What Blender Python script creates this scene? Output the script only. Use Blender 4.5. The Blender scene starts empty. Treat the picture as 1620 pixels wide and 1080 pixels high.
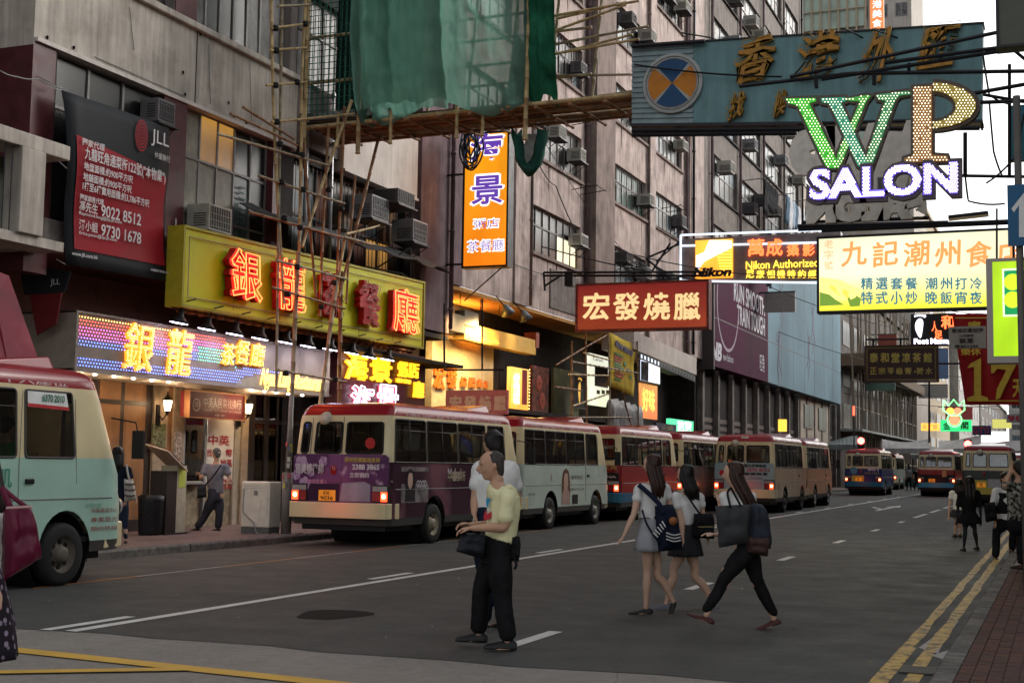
import bpy, bmesh, math, random
from mathutils import Vector, Matrix, noise
random.seed(7)
R = math.radians
SC = bpy.context.scene
COL = SC.collection
V = Vector

# ------------------------------------------------------------ camera
F, CX, CY, CAMH = 2150.0, 810.0, 540.0, 1.52     # photo is 1620 px wide; street axis is +Y, left side is -X
TH, PSI, RHO = R(5.101), R(22.02), 0.015
_f0 = V((-math.sin(PSI), math.cos(PSI), 0)); _r0 = V((math.cos(PSI), math.sin(PSI), 0)); _u0 = V((0, 0, 1))
FWD = _f0*math.cos(TH) + _u0*math.sin(TH); _u = _u0*math.cos(TH) - _f0*math.sin(TH)
RT = _r0*math.cos(RHO) + _u*math.sin(RHO); UP = _u*math.cos(RHO) - _r0*math.sin(RHO)
CAM = V((0, 0, CAMH))
cd = bpy.data.cameras.new('camera'); cam = bpy.data.objects.new('camera', cd); COL.objects.link(cam)
cd.sensor_width = 36; cd.lens = 36*F/1620; cd.clip_start = 0.1; cd.clip_end = 3000
M = Matrix((RT, UP, -FWD)).transposed().to_4x4(); M.translation = CAM
cam.matrix_world = M
SC.camera = cam
# ------------------------------------------------------------ world, sun, exposure
w = bpy.data.worlds.new("World"); SC.world = w; w.use_nodes = True
nt = w.node_tree; nt.nodes.clear()
sky = nt.nodes.new('ShaderNodeTexSky'); sky.sky_type = 'NISHITA'; sky.sun_disc = False
sky.sun_elevation = R(24); sky.sun_rotation = R(40); sky.dust_density = 3; sky.air_density = 1.2; sky.ozone_density = 1
hs = nt.nodes.new('ShaderNodeHueSaturation'); hs.inputs['Saturation'].default_value = 0.22
bgn = nt.nodes.new('ShaderNodeBackground'); bgn.inputs['Strength'].default_value = .13
wo = nt.nodes.new('ShaderNodeOutputWorld')
nt.links.new(sky.outputs[0], hs.inputs['Color']); nt.links.new(hs.outputs[0], bgn.inputs['Color']); nt.links.new(bgn.outputs[0], wo.inputs['Surface'])
sl = bpy.data.lights.new('sun', 'SUN'); sl.energy = 0.55; sl.angle = R(25); sl.color = (1, .95, .9)
so = bpy.data.objects.new('sun', sl); COL.objects.link(so)
_sd = V((math.sin(R(40))*math.cos(R(24)), math.cos(R(40))*math.cos(R(24)), math.sin(R(24))))
so.rotation_euler = _sd.to_track_quat('Z', 'Y').to_euler()
SC.view_settings.view_transform = 'Standard'; SC.view_settings.look = 'None'
SC.view_settings.exposure = 1.2; SC.view_settings.gamma = 1; SC.view_settings.use_curve_mapping = False
SC.render.engine = 'CYCLES'
cy = SC.cycles
cy.use_denoising = True; cy.max_bounces = 5; cy.diffuse_bounces = 3; cy.glossy_bounces = 3; cy.transmission_bounces = 2; cy.transparent_max_bounces = 12
cy.sample_clamp_indirect = 4; cy.sample_clamp_direct = 0; cy.caustics_reflective = False; cy.caustics_refractive = False

# ------------------------------------------------------------ surveying: photo pixel to a point on a real plane
def ray(px, py): return FWD*F + RT*(px-CX) + UP*(CY-py)
def atX(px, py, X): d = ray(px, py); return CAM + d*((X-CAM.x)/d.x)
def atY(px, py, Y): d = ray(px, py); return CAM + d*((Y-CAM.y)/d.y)
def atZ(px, py, Z=0): d = ray(px, py); return CAM + d*((Z-CAM.z)/d.z)
def atD(px, py, D): d = ray(px, py); return CAM + d*(D/d.dot(_f0))
def depth(p): return (p-CAM).dot(_f0)

# ------------------------------------------------------------ helpers
ORG = {}                                       # object -> offset taken off world vertices
def link(o, parent=None):
    COL.objects.link(o)
    if parent is not None: o.parent = parent; ORG[o.name] = ORG.get(parent.name, V((0, 0, 0)))
    return o
def tag(o, label=None, cat=None, group=None, kind=None):
    if label: o['label'] = label
    if cat: o['category'] = cat
    if group: o['group'] = group
    if kind: o['kind'] = kind
    return o
def thing(name, label, cat, loc=(0, 0, 0), rotz=0, group=None, local=False):
    o = bpy.data.objects.new(name, None); COL.objects.link(o); o.location = loc; o.rotation_euler = (0, 0, rotz)
    o.empty_display_size = .2
    ORG[o.name] = V((0, 0, 0)) if local else V(loc)
    return tag(o, label, cat, group)
class MB:
    def __init__(s): s.v = []; s.f = []; s.m = []; s.mi = 0
    def face(s, *pts):
        n = len(s.v); s.v += [tuple(p) for p in pts]; s.f.append(tuple(range(n, n+len(pts)))); s.m.append(s.mi); return s
    def box(s, x0, x1, y0, y1, z0, z1):
        if x0 > x1: x0, x1 = x1, x0
        if y0 > y1: y0, y1 = y1, y0
        if z0 > z1: z0, z1 = z1, z0
        n = len(s.v)
        s.v += [(x, y, z) for x in (x0, x1) for y in (y0, y1) for z in (z0, z1)]
        for f in ((0, 1, 3, 2), (4, 6, 7, 5), (0, 4, 5, 1), (2, 3, 7, 6), (0, 2, 6, 4), (1, 5, 7, 3)):
            s.f.append(tuple(n+i for i in f)); s.m.append(s.mi)
        return s
    def obox(s, o, a, b, c):                   # corner + three edge vectors
        o, a, b, c = V(o), V(a), V(b), V(c); n = len(s.v)
        s.v += [tuple(o+a*i+b*j+c*k) for i in (0, 1) for j in (0, 1) for k in (0, 1)]
        fl = ((0, 1, 3, 2), (4, 6, 7, 5), (0, 4, 5, 1), (2, 3, 7, 6), (0, 2, 6, 4), (1, 5, 7, 3))
        if a.cross(b).dot(c) < 0: fl = tuple(tuple(reversed(f)) for f in fl)
        for f in fl: s.f.append(tuple(n+i for i in f)); s.m.append(s.mi)
        return s
    def rings(s, rs, closed=True, cap=True):   # list of equal-length point rings
        n = len(s.v); k = len(rs[0])
        for r in rs: s.v += [tuple(p) for p in r]
        for i in range(len(rs)-1):
            for j in range(k if closed else k-1):
                j2 = (j+1) % k
                s.f.append((n+i*k+j, n+i*k+j2, n+(i+1)*k+j2, n+(i+1)*k+j)); s.m.append(s.mi)
        if cap and closed:
            s.f.append(tuple(n+j for j in reversed(range(k)))); s.m.append(s.mi)
            s.f.append(tuple(n+(len(rs)-1)*k+j for j in range(k))); s.m.append(s.mi)
        return s
    def tube(s, pts, r, n=6, cap=True):
        pts = [V(p) for p in pts]; rr = r if isinstance(r, (list, tuple)) else [r]*len(pts)
        ref = None; rs = []
        for i, p in enumerate(pts):
            t = (pts[min(i+1, len(pts)-1)]-pts[max(i-1, 0)])
            t = t.normalized() if t.length > 1e-9 else V((0, 0, 1))
            if ref is None: ref = V((0, 0, 1)) if abs(t.z) < .9 else V((1, 0, 0))
            a = t.cross(ref).normalized(); b = a.cross(t).normalized(); ref = b
            rs.append([p+(a*math.cos(q)+b*math.sin(q))*rr[i] for q in [2*math.pi*j/n for j in range(n)]])
        return s.rings(rs, True, cap)
    def lathe(s, c, axis, prof, n=16, cap=False):   # prof: (distance along axis, radius)
        c = V(c); ax = V(axis).normalized(); ref = V((0, 0, 1)) if abs(ax.z) < .9 else V((1, 0, 0))
        a = ax.cross(ref).normalized(); b = a.cross(ax)
        rs = [[c+ax*h+(a*math.cos(q)+b*math.sin(q))*max(r, 1e-4) for q in [2*math.pi*j/n for j in range(n)]] for h, r in prof]
        return s.rings(rs, True, cap)
    def build(s, name, mats, parent=None, smooth=False, org=None, bevel=0):
        me = bpy.data.meshes.new(name)
        off = V((0, 0, 0))
        if parent is not None: off = ORG.get(parent.name, off)
        if org is not None: off = V(org)
        me.from_pydata([(x-off.x, y-off.y, z-off.z) for x, y, z in s.v], [], s.f)
        mats = mats if isinstance(mats, (list, tuple)) else [mats]
        for m in mats: me.materials.append(m)
        if len(mats) > 1: me.polygons.foreach_set('material_index', s.m)
        if smooth: me.polygons.foreach_set('use_smooth', [True]*len(me.polygons))
        me.update()
        o = bpy.data.objects.new(name, me); link(o, parent)
        if org is not None: o.location = off; ORG[o.name] = off
        if bevel: 
            b = o.modifiers.new('bevel', 'BEVEL'); b.width = bevel; b.segments = 2; b.limit_method = 'ANGLE'
        return o
# ------------------------------------------------------------ materials
MATS = {}
def mat(name, col, rough=.6, metal=0, var=.12, scale=6, emit=None, es=1, bump=0, coat=0, spec=.22, streak=0, dirt=0, dcol=None):
    if name in MATS: return MATS[name]
    m = bpy.data.materials.new(name); m.use_nodes = True; N = m.node_tree.nodes; L = m.node_tree.links
    b = N['Principled BSDF']; col = tuple(col)+(1,) if len(col) == 3 else col
    b.inputs['Roughness'].default_value = rough; b.inputs['Metallic'].default_value = metal
    b.inputs['Specular IOR Level'].default_value = spec if rough < .74 else spec*.3
    if coat: b.inputs['Coat Weight'].default_value = coat; b.inputs['Coat Roughness'].default_value = .08
    tc = N.new('ShaderNodeTexCoord'); last = None
    rgb = N.new('ShaderNodeRGB'); rgb.outputs[0].default_value = col; last = rgb.outputs[0]
    def mul(fac_out, lo, hi, c):               # darkens by a noise factor
        mr = N.new('ShaderNodeMapRange'); mr.inputs[1].default_value = .3; mr.inputs[2].default_value = .72
        mr.inputs[3].default_value = lo; mr.inputs[4].default_value = hi; L.new(fac_out, mr.inputs[0])
        mx = N.new('ShaderNodeMix'); mx.data_type = 'RGBA'; mx.blend_type = 'MULTIPLY'; mx.inputs[0].default_value = 1
        L.new(c, mx.inputs[6]); cr = N.new('ShaderNodeCombineColor')
        for i in range(3): L.new(mr.outputs[0], cr.inputs[i])
        L.new(cr.outputs[0], mx.inputs[7]); return mx.outputs[2]
    if var:
        no = N.new('ShaderNodeTexNoise'); no.inputs['Scale'].default_value = scale; no.inputs['Detail'].default_value = 5
        L.new(tc.outputs['Object'], no.inputs['Vector']); last = mul(no.outputs[0], 1-var*1.6, 1+var*.4, last)
        rm = N.new('ShaderNodeMapRange'); rm.inputs[3].default_value = max(.03, rough-.12); rm.inputs[4].default_value = min(1, rough+.15)
        L.new(no.outputs[0], rm.inputs[0]); L.new(rm.outputs[0], b.inputs['Roughness'])
    if streak:
        mp = N.new('ShaderNodeMapping'); mp.inputs['Scale'].default_value = (2.2, 2.2, .16); L.new(tc.outputs['Object'], mp.inputs[0])
        n2 = N.new('ShaderNodeTexNoise'); n2.inputs['Scale'].default_value = 3.4; n2.inputs['Detail'].default_value = 9; n2.inputs['Roughness'].default_value = .65
        L.new(mp.outputs[0], n2.inputs['Vector']); last = mul(n2.outputs[0], 1-streak, 1.0, last)
    if dirt:
        n3 = N.new('ShaderNodeTexNoise'); n3.inputs['Scale'].default_value = 1.1; n3.inputs['Detail'].default_value = 8; n3.inputs['Roughness'].default_value = .7
        L.new(tc.outputs['Object'], n3.inputs['Vector'])
        rp = N.new('ShaderNodeMapRange'); rp.inputs[1].default_value = .52; rp.inputs[2].default_value = .68; rp.inputs[4].default_value = dirt; L.new(n3.outputs[0], rp.inputs[0])
        mx = N.new('ShaderNodeMix'); mx.data_type = 'RGBA'; L.new(rp.outputs[0], mx.inputs[0]); L.new(last, mx.inputs[6])
        mx.inputs[7].default_value = (tuple(dcol)+(1,)) if dcol else (.05, .045, .04, 1); last = mx.outputs[2]
    L.new(last, b.inputs['Base Color'])
    if bump:
        nb = N.new('ShaderNodeTexNoise'); nb.inputs['Scale'].default_value = scale*6; nb.inputs['Detail'].default_value = 4; L.new(tc.outputs['Object'], nb.inputs['Vector'])
        bp = N.new('ShaderNodeBump'); bp.inputs['Strength'].default_value = bump; bp.inputs['Distance'].default_value = .02
        L.new(nb.outputs[0], bp.inputs['Height']); L.new(bp.outputs[0], b.inputs['Normal'])
    if emit is not None:
        b.inputs['Emission Color'].default_value = tuple(emit)+(1,); b.inputs['Emission Strength'].default_value = es
    MATS[name] = m; return m
def glow(name, col, es=1):                     # lamps, tubes, lit panels
    if name in MATS: return MATS[name]
    m = bpy.data.materials.new(name); m.use_nodes = True; N = m.node_tree.nodes; b = N['Principled BSDF']
    b.inputs['Base Color'].default_value = (min(1, col[0])*.3, min(1, col[1])*.3, min(1, col[2])*.3, 1)
    b.inputs['Emission Color'].default_value = tuple(col)+(1,); b.inputs['Emission Strength'].default_value = es
    b.inputs['Roughness'].default_value = .4
    MATS[name] = m; return m
def lit_panel(name, c0, c1, es=1, axis=2, lo=0, hi=1, scale=1.5, tubes=0):   # a backlit face: colour runs with height, lamps behind show unevenly
    if name in MATS: return MATS[name]
    m = glow(name, c0, es); N = m.node_tree.nodes; L = m.node_tree.links; b = N['Principled BSDF']
    tc = N.new('ShaderNodeTexCoord'); sp = N.new('ShaderNodeSeparateXYZ'); L.new(tc.outputs['Generated'], sp.inputs[0])
    mr = N.new('ShaderNodeMapRange'); mr.inputs[1].default_value = lo; mr.inputs[2].default_value = hi; L.new(sp.outputs[axis], mr.inputs[0])
    no = N.new('ShaderNodeTexNoise'); no.inputs['Scale'].default_value = scale; L.new(tc.outputs['Generated'], no.inputs['Vector'])
    mx = N.new('ShaderNodeMix'); mx.data_type = 'RGBA'; mx.inputs[6].default_value = tuple(c0)+(1,); mx.inputs[7].default_value = tuple(c1)+(1,)
    L.new(mr.outputs[0], mx.inputs[0]); L.new(mx.outputs[2], b.inputs['Emission Color'])
    m2 = N.new('ShaderNodeMapRange'); m2.inputs[1].default_value = .3; m2.inputs[2].default_value = .7; m2.inputs[3].default_value = .75*es; m2.inputs[4].default_value = 1.15*es
    L.new(no.outputs[0], m2.inputs[0]); L.new(m2.outputs[0], b.inputs['Emission Strength'])
    return m
def glassm(name, tint=(.25, .28, .28), fac=.5, rough=.03):
    if name in MATS: return MATS[name]
    m = bpy.data.materials.new(name); m.use_nodes = True; N = m.node_tree.nodes; L = m.node_tree.links; N.clear()
    o = N.new('ShaderNodeOutputMaterial'); t = N.new('ShaderNodeBsdfTransparent'); g = N.new('ShaderNodeBsdfGlossy'); mx = N.new('ShaderNodeMixShader')
    t.inputs[0].default_value = tuple(tint)+(1,); g.inputs['Roughness'].default_value = rough; g.inputs['Color'].default_value = (.9, .9, .9, 1)
    fr = N.new('ShaderNodeFresnel'); fr.inputs[0].default_value = 1.5
    mm = N.new('ShaderNodeMath'); mm.operation = 'MULTIPLY_ADD'; mm.inputs[1].default_value = 1.2; mm.inputs[2].default_value = fac*.1
    L.new(fr.outputs[0], mm.inputs[0]); L.new(mm.outputs[0], mx.inputs[0]); L.new(t.outputs[0], mx.inputs[1]); L.new(g.outputs[0], mx.inputs[2]); L.new(mx.outputs[0], o.inputs[0])
    MATS[name] = m; return m
BLK = mat('black_paint', (.012, .012, .013), .45); STEEL = mat('dark_steel', (.035, .035, .04), .5, .6, dirt=.3, dcol=(.06, .03, .015))
ALU = mat('aluminium', (.35, .35, .36), .4, .8); GREYP = mat('grey_paint', (.2, .2, .2), .55)
WHITE = mat('white_paint', (.7, .7, .68), .5, var=.08); RUBBER = mat('rubber', (.015, .015, .015), .7)
# ------------------------------------------------------------ lettering
TXT = {}
def glyphs(s, bold=0, ext=0, res=3):
    k = (s, bold, ext)
    if k not in TXT:
        c = bpy.data.curves.new('lettering', 'FONT'); c.body = s; c.offset = bold; c.extrude = ext; c.resolution_u = res; c.space_line = 1.05
        o = bpy.data.objects.new('lettering', c); m = bpy.data.meshes.new_from_object(o); bpy.data.objects.remove(o)
        vs = [v.co.copy() for v in m.vertices]; fs = [tuple(p.vertices) for p in m.polygons]
        bpy.data.meshes.remove(m); bpy.data.curves.remove(c)
        x0 = min(v.x for v in vs); x1 = max(v.x for v in vs); y0 = min(v.y for v in vs); y1 = max(v.y for v in vs)
        TXT[k] = (vs, fs, x0, x1, y0, y1)
    return TXT[k]
def text(s, c, u, v, wd, ht, m, parent, name='lettering', bold=.012, ext=0, shear=0, lift=.004, wav=0):
    """lettering centred on c, u to its right, v up, fitted in wd x ht; ext is thickness in metres"""
    cj = bold > .014 and any(ord(q) > 0x2E80 for q in s)
    vs, fs, x0, x1, y0, y1 = glyphs(s, .004 if cj else bold, .1 if ext else 0)
    u = V(u).normalized(); v = V(v).normalized(); n = u.cross(v); c = V(c)
    sx = wd/(x1-x0); sy = (ht/(y1-y0)) if ht else sx
    mb = MB()
    for k, (ox, oy) in enumerate(((0, 0), (bold, bold*.3), (-bold, -bold*.3), (bold*.3, -bold), (-bold*.3, bold)) if cj else ((0, 0),)):   # heavier strokes: the glyph struck five times
        nv = len(mb.v)
        for p in vs:
            x = (p.x+ox*.8-(x0+x1)/2)*sx*(.97 if cj else 1); y = (p.y+oy*.8-(y0+y1)/2)*sy*(.97 if cj else 1); x += y*shear
            if wav: y += wav*math.sin(x*9)
            z = lift+.0012*k + (ext*(p.z/.2+.5) if ext else 0)
            mb.v.append(tuple(c+u*x+v*y+n*z))
        mb.f += [tuple(i+nv for i in f) for f in fs]; mb.m += [0]*len(fs)
    return mb.build(name, m, parent)
def outline(s, c, u, v, wd, ht, m, parent, r=.01, lift=.06, bold=.02, name='neon_tube', keep=1, wantpaths=False, shear=0):
    vs, fs, x0, x1, y0, y1 = glyphs(s, bold, 0, 2)
    u = V(u).normalized(); v = V(v).normalized(); n = u.cross(v); c = V(c); sx = wd/(x1-x0); sy = (ht/(y1-y0)) if ht else sx
    P = lambda p: c+u*((p.x-(x0+x1)/2)*sx+shear*(p.y-(y0+y1)/2)*sy)+v*((p.y-(y0+y1)/2)*sy)+n*lift
    key = {}; idx = []
    for p in vs:
        q = (round(p.x, 4), round(p.y, 4)); idx.append(key.setdefault(q, len(key)))
    co = {i: V((q[0], q[1], 0)) for q, i in key.items()}
    cnt = {}
    for f in fs:
        ff = [idx[i] for i in f]
        for a, b in zip(ff, ff[1:]+ff[:1]):
            if a != b: e = (min(a, b), max(a, b)); cnt[e] = cnt.get(e, 0)+1
    nb = {}
    for (a, b), k in cnt.items():
        if k == 1: nb.setdefault(a, []).append(b); nb.setdefault(b, []).append(a)
    seen = set(); mb = MB()
    for st in list(nb):
        if st in seen: continue
        path = [st]; seen.add(st); cur = st
        while True:
            nx = [q for q in nb[cur] if q not in seen]
            if not nx: break
            cur = nx[0]; seen.add(cur); path.append(cur)
        if len(path) < 4: continue
        path.append(path[0])
        pts = [P(co[i]) for i in path]
        if keep < 1: pts = pts[:max(3, int(len(pts)*keep))]
        mb.tube(pts, r, 4, False)
    return mb.build(name, m, parent, True)
def inside_pts(s, nx, bold=.02, stag=True, res=3):     # grid points inside the glyphs, unit coords -.5..5 of the box
    vs, fs, x0, x1, y0, y1 = glyphs(s, bold, 0, res)
    tris = []
    for f in fs:
        for i in range(1, len(f)-1): tris.append((vs[f[0]], vs[f[i]], vs[f[i+1]]))
    d = (x1-x0)/nx; out = []
    ny = int((y1-y0)/d)+1
    for a, b, c in tris:
        bx0 = min(a.x, b.x, c.x); bx1 = max(a.x, b.x, c.x); by0 = min(a.y, b.y, c.y); by1 = max(a.y, b.y, c.y)
        for j in range(int((by0-y0)/d), int((by1-y0)/d)+2):
            yy = y0+j*d; of = .5*d if (stag and j % 2) else 0
            for i in range(int((bx0-x0)/d)-1, int((bx1-x0)/d)+2):
                xx = x0+i*d+of
                def sg(p, q): return (xx-q.x)*(p.y-q.y)-(p.x-q.x)*(yy-q.y)
                d1, d2, d3 = sg(a, b), sg(b, c), sg(c, a)
                if (d1 >= 0 and d2 >= 0 and d3 >= 0) or (d1 <= 0 and d2 <= 0 and d3 <= 0): out.append((round((xx-x0)/(x1-x0)-.5, 4), round((yy-y0)/(y1-y0)-.5, 4)))
    return list(dict.fromkeys(out))
def bulb(mb, p, n, r, mi=0):
    p = V(p); n = V(n).normalized(); ref = V((0, 0, 1)); a = n.cross(ref).normalized(); b = a.cross(n)
    k = len(mb.v); mb.v += [tuple(q) for q in (p+a*r, p+b*r, p-a*r, p-b*r, p+n*r*1.2)]
    for i in range(4): mb.f.append((k+i, k+(i+1) % 4, k+4)); mb.m.append(mi)
FX = (0, 1, 0)      # text running along +Y reads on the left facade (normal +X)
UZ = (0, 0, 1)
def lamp(name, kind, loc, energy, col, size=.2, rot=None, spot=None, parent=None):
    l = bpy.data.lights.new(name, kind); l.energy = energy; l.color = col
    if kind == 'AREA': l.size = size
    elif kind == 'SPOT': l.spot_size = R(spot or 90); l.spot_blend = .6; l.shadow_soft_size = size
    else: l.shadow_soft_size = size
    o = bpy.data.objects.new(name, l); COL.objects.link(o); o.location = loc
    if parent is not None: o.parent = parent; o.location = V(loc)-ORG.get(parent.name, V((0, 0, 0)))
    if rot is not None: o.rotation_euler = V(rot).to_track_quat('-Z', 'Y').to_euler()
    return o
# ============================================================ GROUND
def asphalt(name, c0, c1, grain=260, brown=0):
    m = bpy.data.materials.new(name); m.use_nodes = True; N = m.node_tree.nodes; L = m.node_tree.links; b = N['Principled BSDF']
    tc = N.new('ShaderNodeTexCoord')
    def nz(sc, det, vec=None, rough=.6):
        n = N.new('ShaderNodeTexNoise'); n.inputs['Scale'].default_value = sc; n.inputs['Detail'].default_value = det; n.inputs['Roughness'].default_value = rough
        L.new(vec or tc.outputs['Object'], n.inputs['Vector']); return n.outputs[0]
    def mr(o, a, b_, c, d):
        q = N.new('ShaderNodeMapRange'); L.new(o, q.inputs[0])
        for i, v in enumerate((a, b_, c, d)): q.inputs[i+1].default_value = v
        return q.outputs[0]
    def mix(f, x, y, bt='MIX'):
        q = N.new('ShaderNodeMix'); q.data_type = 'RGBA'; q.blend_type = bt
        if isinstance(f, float): q.inputs[0].default_value = f
        else: L.new(f, q.inputs[0])
        for i, v in ((6, x), (7, y)):
            if isinstance(v, tuple): q.inputs[i].default_value = v+(1,)
            else: L.new(v, q.inputs[i])
        return q.outputs[2]
    mp = N.new('ShaderNodeMapping'); mp.inputs['Scale'].default_value = (1.3, .09, 1); L.new(tc.outputs['Object'], mp.inputs[0])
    base = mix(mr(nz(.35, 6), .35, .65, 0, 1), c0, c1)
    base = mix(mr(nz(1.0, 5, mp.outputs[0]), .45, .7, 0, .55), base, tuple(x*.6 for x in c0))      # wheel-track polish along the street
    base = mix(mr(nz(2.2, 8, None, .7), .6, .72, 0, .45), base, (c0[0]*.45, c0[1]*.42, c0[2]*.4))       # oil and damp stains
    base = mix(mr(nz(grain, 2), .5, .75, 0, .85), base, tuple(min(1, x*4.5) for x in c0))              # pale aggregate
    base = mix(mr(nz(grain*1.7, 1), .55, .8, 0, .6), base, tuple(x*.35 for x in c0))
    base = mix(mr(nz(60, 3, None, .8), .45, .6, 0, .7), base, tuple(x*1.9 for x in c0)); base = mix(mr(nz(9, 6, None, .8), .4, .62, 0, .35), base, tuple(x*.6 for x in c0))
    base = mix(mr(nz(38, 2, None, .9), .745, .76, 0, .5), base, (.3, .28, .24))                      # litter specks, dried gum
    vo = N.new('ShaderNodeTexVoronoi'); vo.feature = 'DISTANCE_TO_EDGE'; vo.inputs['Scale'].default_value = .23
    wv = N.new('ShaderNodeMix'); wv.data_type = 'RGBA'; wv.inputs[0].default_value = .12; L.new(tc.outputs['Object'], wv.inputs[6])
    nc = N.new('ShaderNodeTexNoise'); nc.inputs['Scale'].default_value = 1.4; L.new(tc.outputs['Object'], nc.inputs['Vector']); L.new(nc.outputs['Color'], wv.inputs[7]); L.new(wv.outputs[2], vo.inputs['Vector'])
    base = mix(mr(vo.outputs['Distance'], .0, .0012, .5, 0), base, (.012, .012, .012))
    L.new(base, b.inputs['Base Color']); L.new(mr(nz(1.5, 4), .3, .7, .62, .85), b.inputs['Roughness']); b.inputs['Specular IOR Level'].default_value = .2
    bp = N.new('ShaderNodeBump'); bp.inputs['Strength'].default_value = .5; bp.inputs['Distance'].default_value = .008; L.new(nz(grain, 3), bp.inputs['Height']); L.new(bp.outputs[0], b.inputs['Normal'])
    return m
def worn(name, col, wear=.5, under=(.035, .033, .032), sc=5):
    m = mat(name, col, .6, var=.12, scale=3); N = m.node_tree.nodes; L = m.node_tree.links; b = N['Principled BSDF']
    src = b.inputs['Base Color'].links[0].from_socket
    tc = N.new('ShaderNodeTexCoord'); n = N.new('ShaderNodeTexNoise'); n.inputs['Scale'].default_value = sc; n.inputs['Detail'].default_value = 9; n.inputs['Roughness'].default_value = .75; L.new(tc.outputs['Object'], n.inputs['Vector'])
    q = N.new('ShaderNodeMapRange'); q.inputs[1].default_value = .7-wear*.3; q.inputs[2].default_value = .76-wear*.25; q.inputs[4].default_value = .85; L.new(n.outputs[0], q.inputs[0])
    x = N.new('ShaderNodeMix'); x.data_type = 'RGBA'; L.new(q.outputs[0], x.inputs[0]); L.new(src, x.inputs[6]); x.inputs[7].default_value = under+(1,); L.new(x.outputs[2], b.inputs['Base Color'])
    return m
A_ROAD = asphalt('dark_asphalt', (.042, .042, .039), (.056, .055, .051)); A_JUNC = asphalt('pale_asphalt', (.15, .136, .12), (.185, .168, .148), 200)
W_LINE = worn('white_road_paint', (.55, .54, .51), .35); Y_LINE = worn('yellow_road_paint', (.55, .33, .06), .3); YW_LINE = worn('worn_yellow_paint', (.48, .3, .07), .75, sc=7)
def sheet(name, pts, z, m, parent=None):
    mb = MB(); mb.face(*[(x, y, z) for x, y in pts]); return mb.build(name, m, parent)
def st(o): o['kind'] = 'structure'; return o
st(sheet('ground', [(-1500, -1500), (1500, -1500), (1500, 1500), (-1500, 1500)], -.02, mat('far_ground', (.1, .095, .09), .8)))
st(sheet('junction_surface', [(-60, -30), (60, -30), (60, 9.93), (-60, 9.93)], 0, A_JUNC))
mb = MB(); ys = [9.9+i*.35 for i in range(0, 1)]
e0 = [(-13.2+i*.55, 9.68+.05*math.sin(i*2.1)+.04*math.sin(i*.7)) for i in range(24)]; e0 = [(x, y) for x, y in e0 if x < -.85]+[(-.85, 9.55)]
for (x0, y0), (x1, y1) in zip(e0, e0[1:]): mb.face((x0, y0, .004), (x1, y1, .004), (x1, 420, .004), (x0, 420, .004))
st(mb.build('road', A_ROAD))
st(sheet('road_repair_patch', [(-7.1+.33*math.cos(a)*(1+.2*math.sin(3*a))+.4, 11.95+.5*math.sin(a)*(1+.15*math.cos(2*a))) for a in [i*math.pi/9 for i in range(18)]], .008, mat('tar_patch', (.027, .025, .023), .85, bump=.6, scale=20, var=.3)))
def line(name, x, w, y0, y1, m, z=.009, jag=0):
    mb = MB(); n = max(1, int((y1-y0)/.25)) if jag else 1
    for i in range(n):
        a, b = y0+(y1-y0)*i/n, y0+(y1-y0)*(i+1)/n
        j = lambda y, s: jag*(noise.noise(V((y*.8, s, 0)))+.4*noise.noise(V((y*5, s, 3))))
        mb.face((x-w/2+j(a, 0), a, z), (x+w/2+j(a, 9), a, z), (x+w/2+j(b, 9), b, z), (x-w/2+j(b, 0), b, z))
    return st(mb.build(name, m))
line('solid_lane_line', -8.02, .13, 9.7, 40, W_LINE); line('solid_lane_line', -8.02, .15, 40, 130, W_LINE)
for k in range(12): line('short_lane_mark', -8.27, .12, 9.66+6.05*k, 10.85+6.05*k, W_LINE)
for k in range(6): line('lane_dash', -4.28, .13, 10.62+5.85*k, 11.75+5.85*k, W_LINE)
for a, b in ((44.3, 48.35), (49.9, 53.9), (55.9, 60), (62, 66), (68.2, 72.2), (74.3, 78.3), (80.4, 84.4)): line('lane_dash', -4.3, .14, a, b, W_LINE)
mb = MB(); mb.face((-6.3, 50.5, .009), (-6.12, 50.5, .009), (-6.12, 55.5, .009), (-6.3, 55.5, .009)); mb.face((-6.5, 55.5, .009), (-5.92, 55.5, .009), (-6.2, 58.5, .009)); mb.face((-6.3, 53, .0095), (-6.3, 52.2, .0095), (-6.9, 54.6, .0095), (-6.9, 55.4, .0095))
st(mb.build('lane_arrow', W_LINE))
line('double_yellow_line', -1.24, .13, 9.6, 12.2, YW_LINE); line('double_yellow_line', -1.25, .1, 12.2, 60, YW_LINE, jag=.022); line('double_yellow_line', -1.03, .11, 9.6, 10.75, YW_LINE)
line('double_yellow_line', -1.05, .11, 11.05, 60, YW_LINE, jag=.022)
O_LINE = worn('orange_gutter_paint', (.42, .17, .05), .5); W2 = worn('faded_white_paint', (.36, .34, .32), .6)
for k in range(9): line('gutter_line', -10.98, .055, 12.6+1.9*k, 14.5+1.9*k, (O_LINE, W2)[k % 2])
# yellow junction box
def strip(name, a, b, w, m, z=.0095):
    a, b = V(a+(z,)), V(b+(z,)); t = (b-a).normalized(); n = V((-t.y, t.x, 0))*w/2
    mb = MB(); mb.face(a-n, b-n, b+n, a+n); return st(mb.build(name, m))
strip('junction_box_line', (-9.5, 8.75), (-3.6, 8.2), .2, Y_LINE); strip('junction_box_line', (-9.5, 5.9), (-5.85, 8.37), .15, Y_LINE, .0135); strip('junction_box_line', (-3.6, 8.2), (1.5, 2), .15, Y_LINE, .0135)
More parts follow.
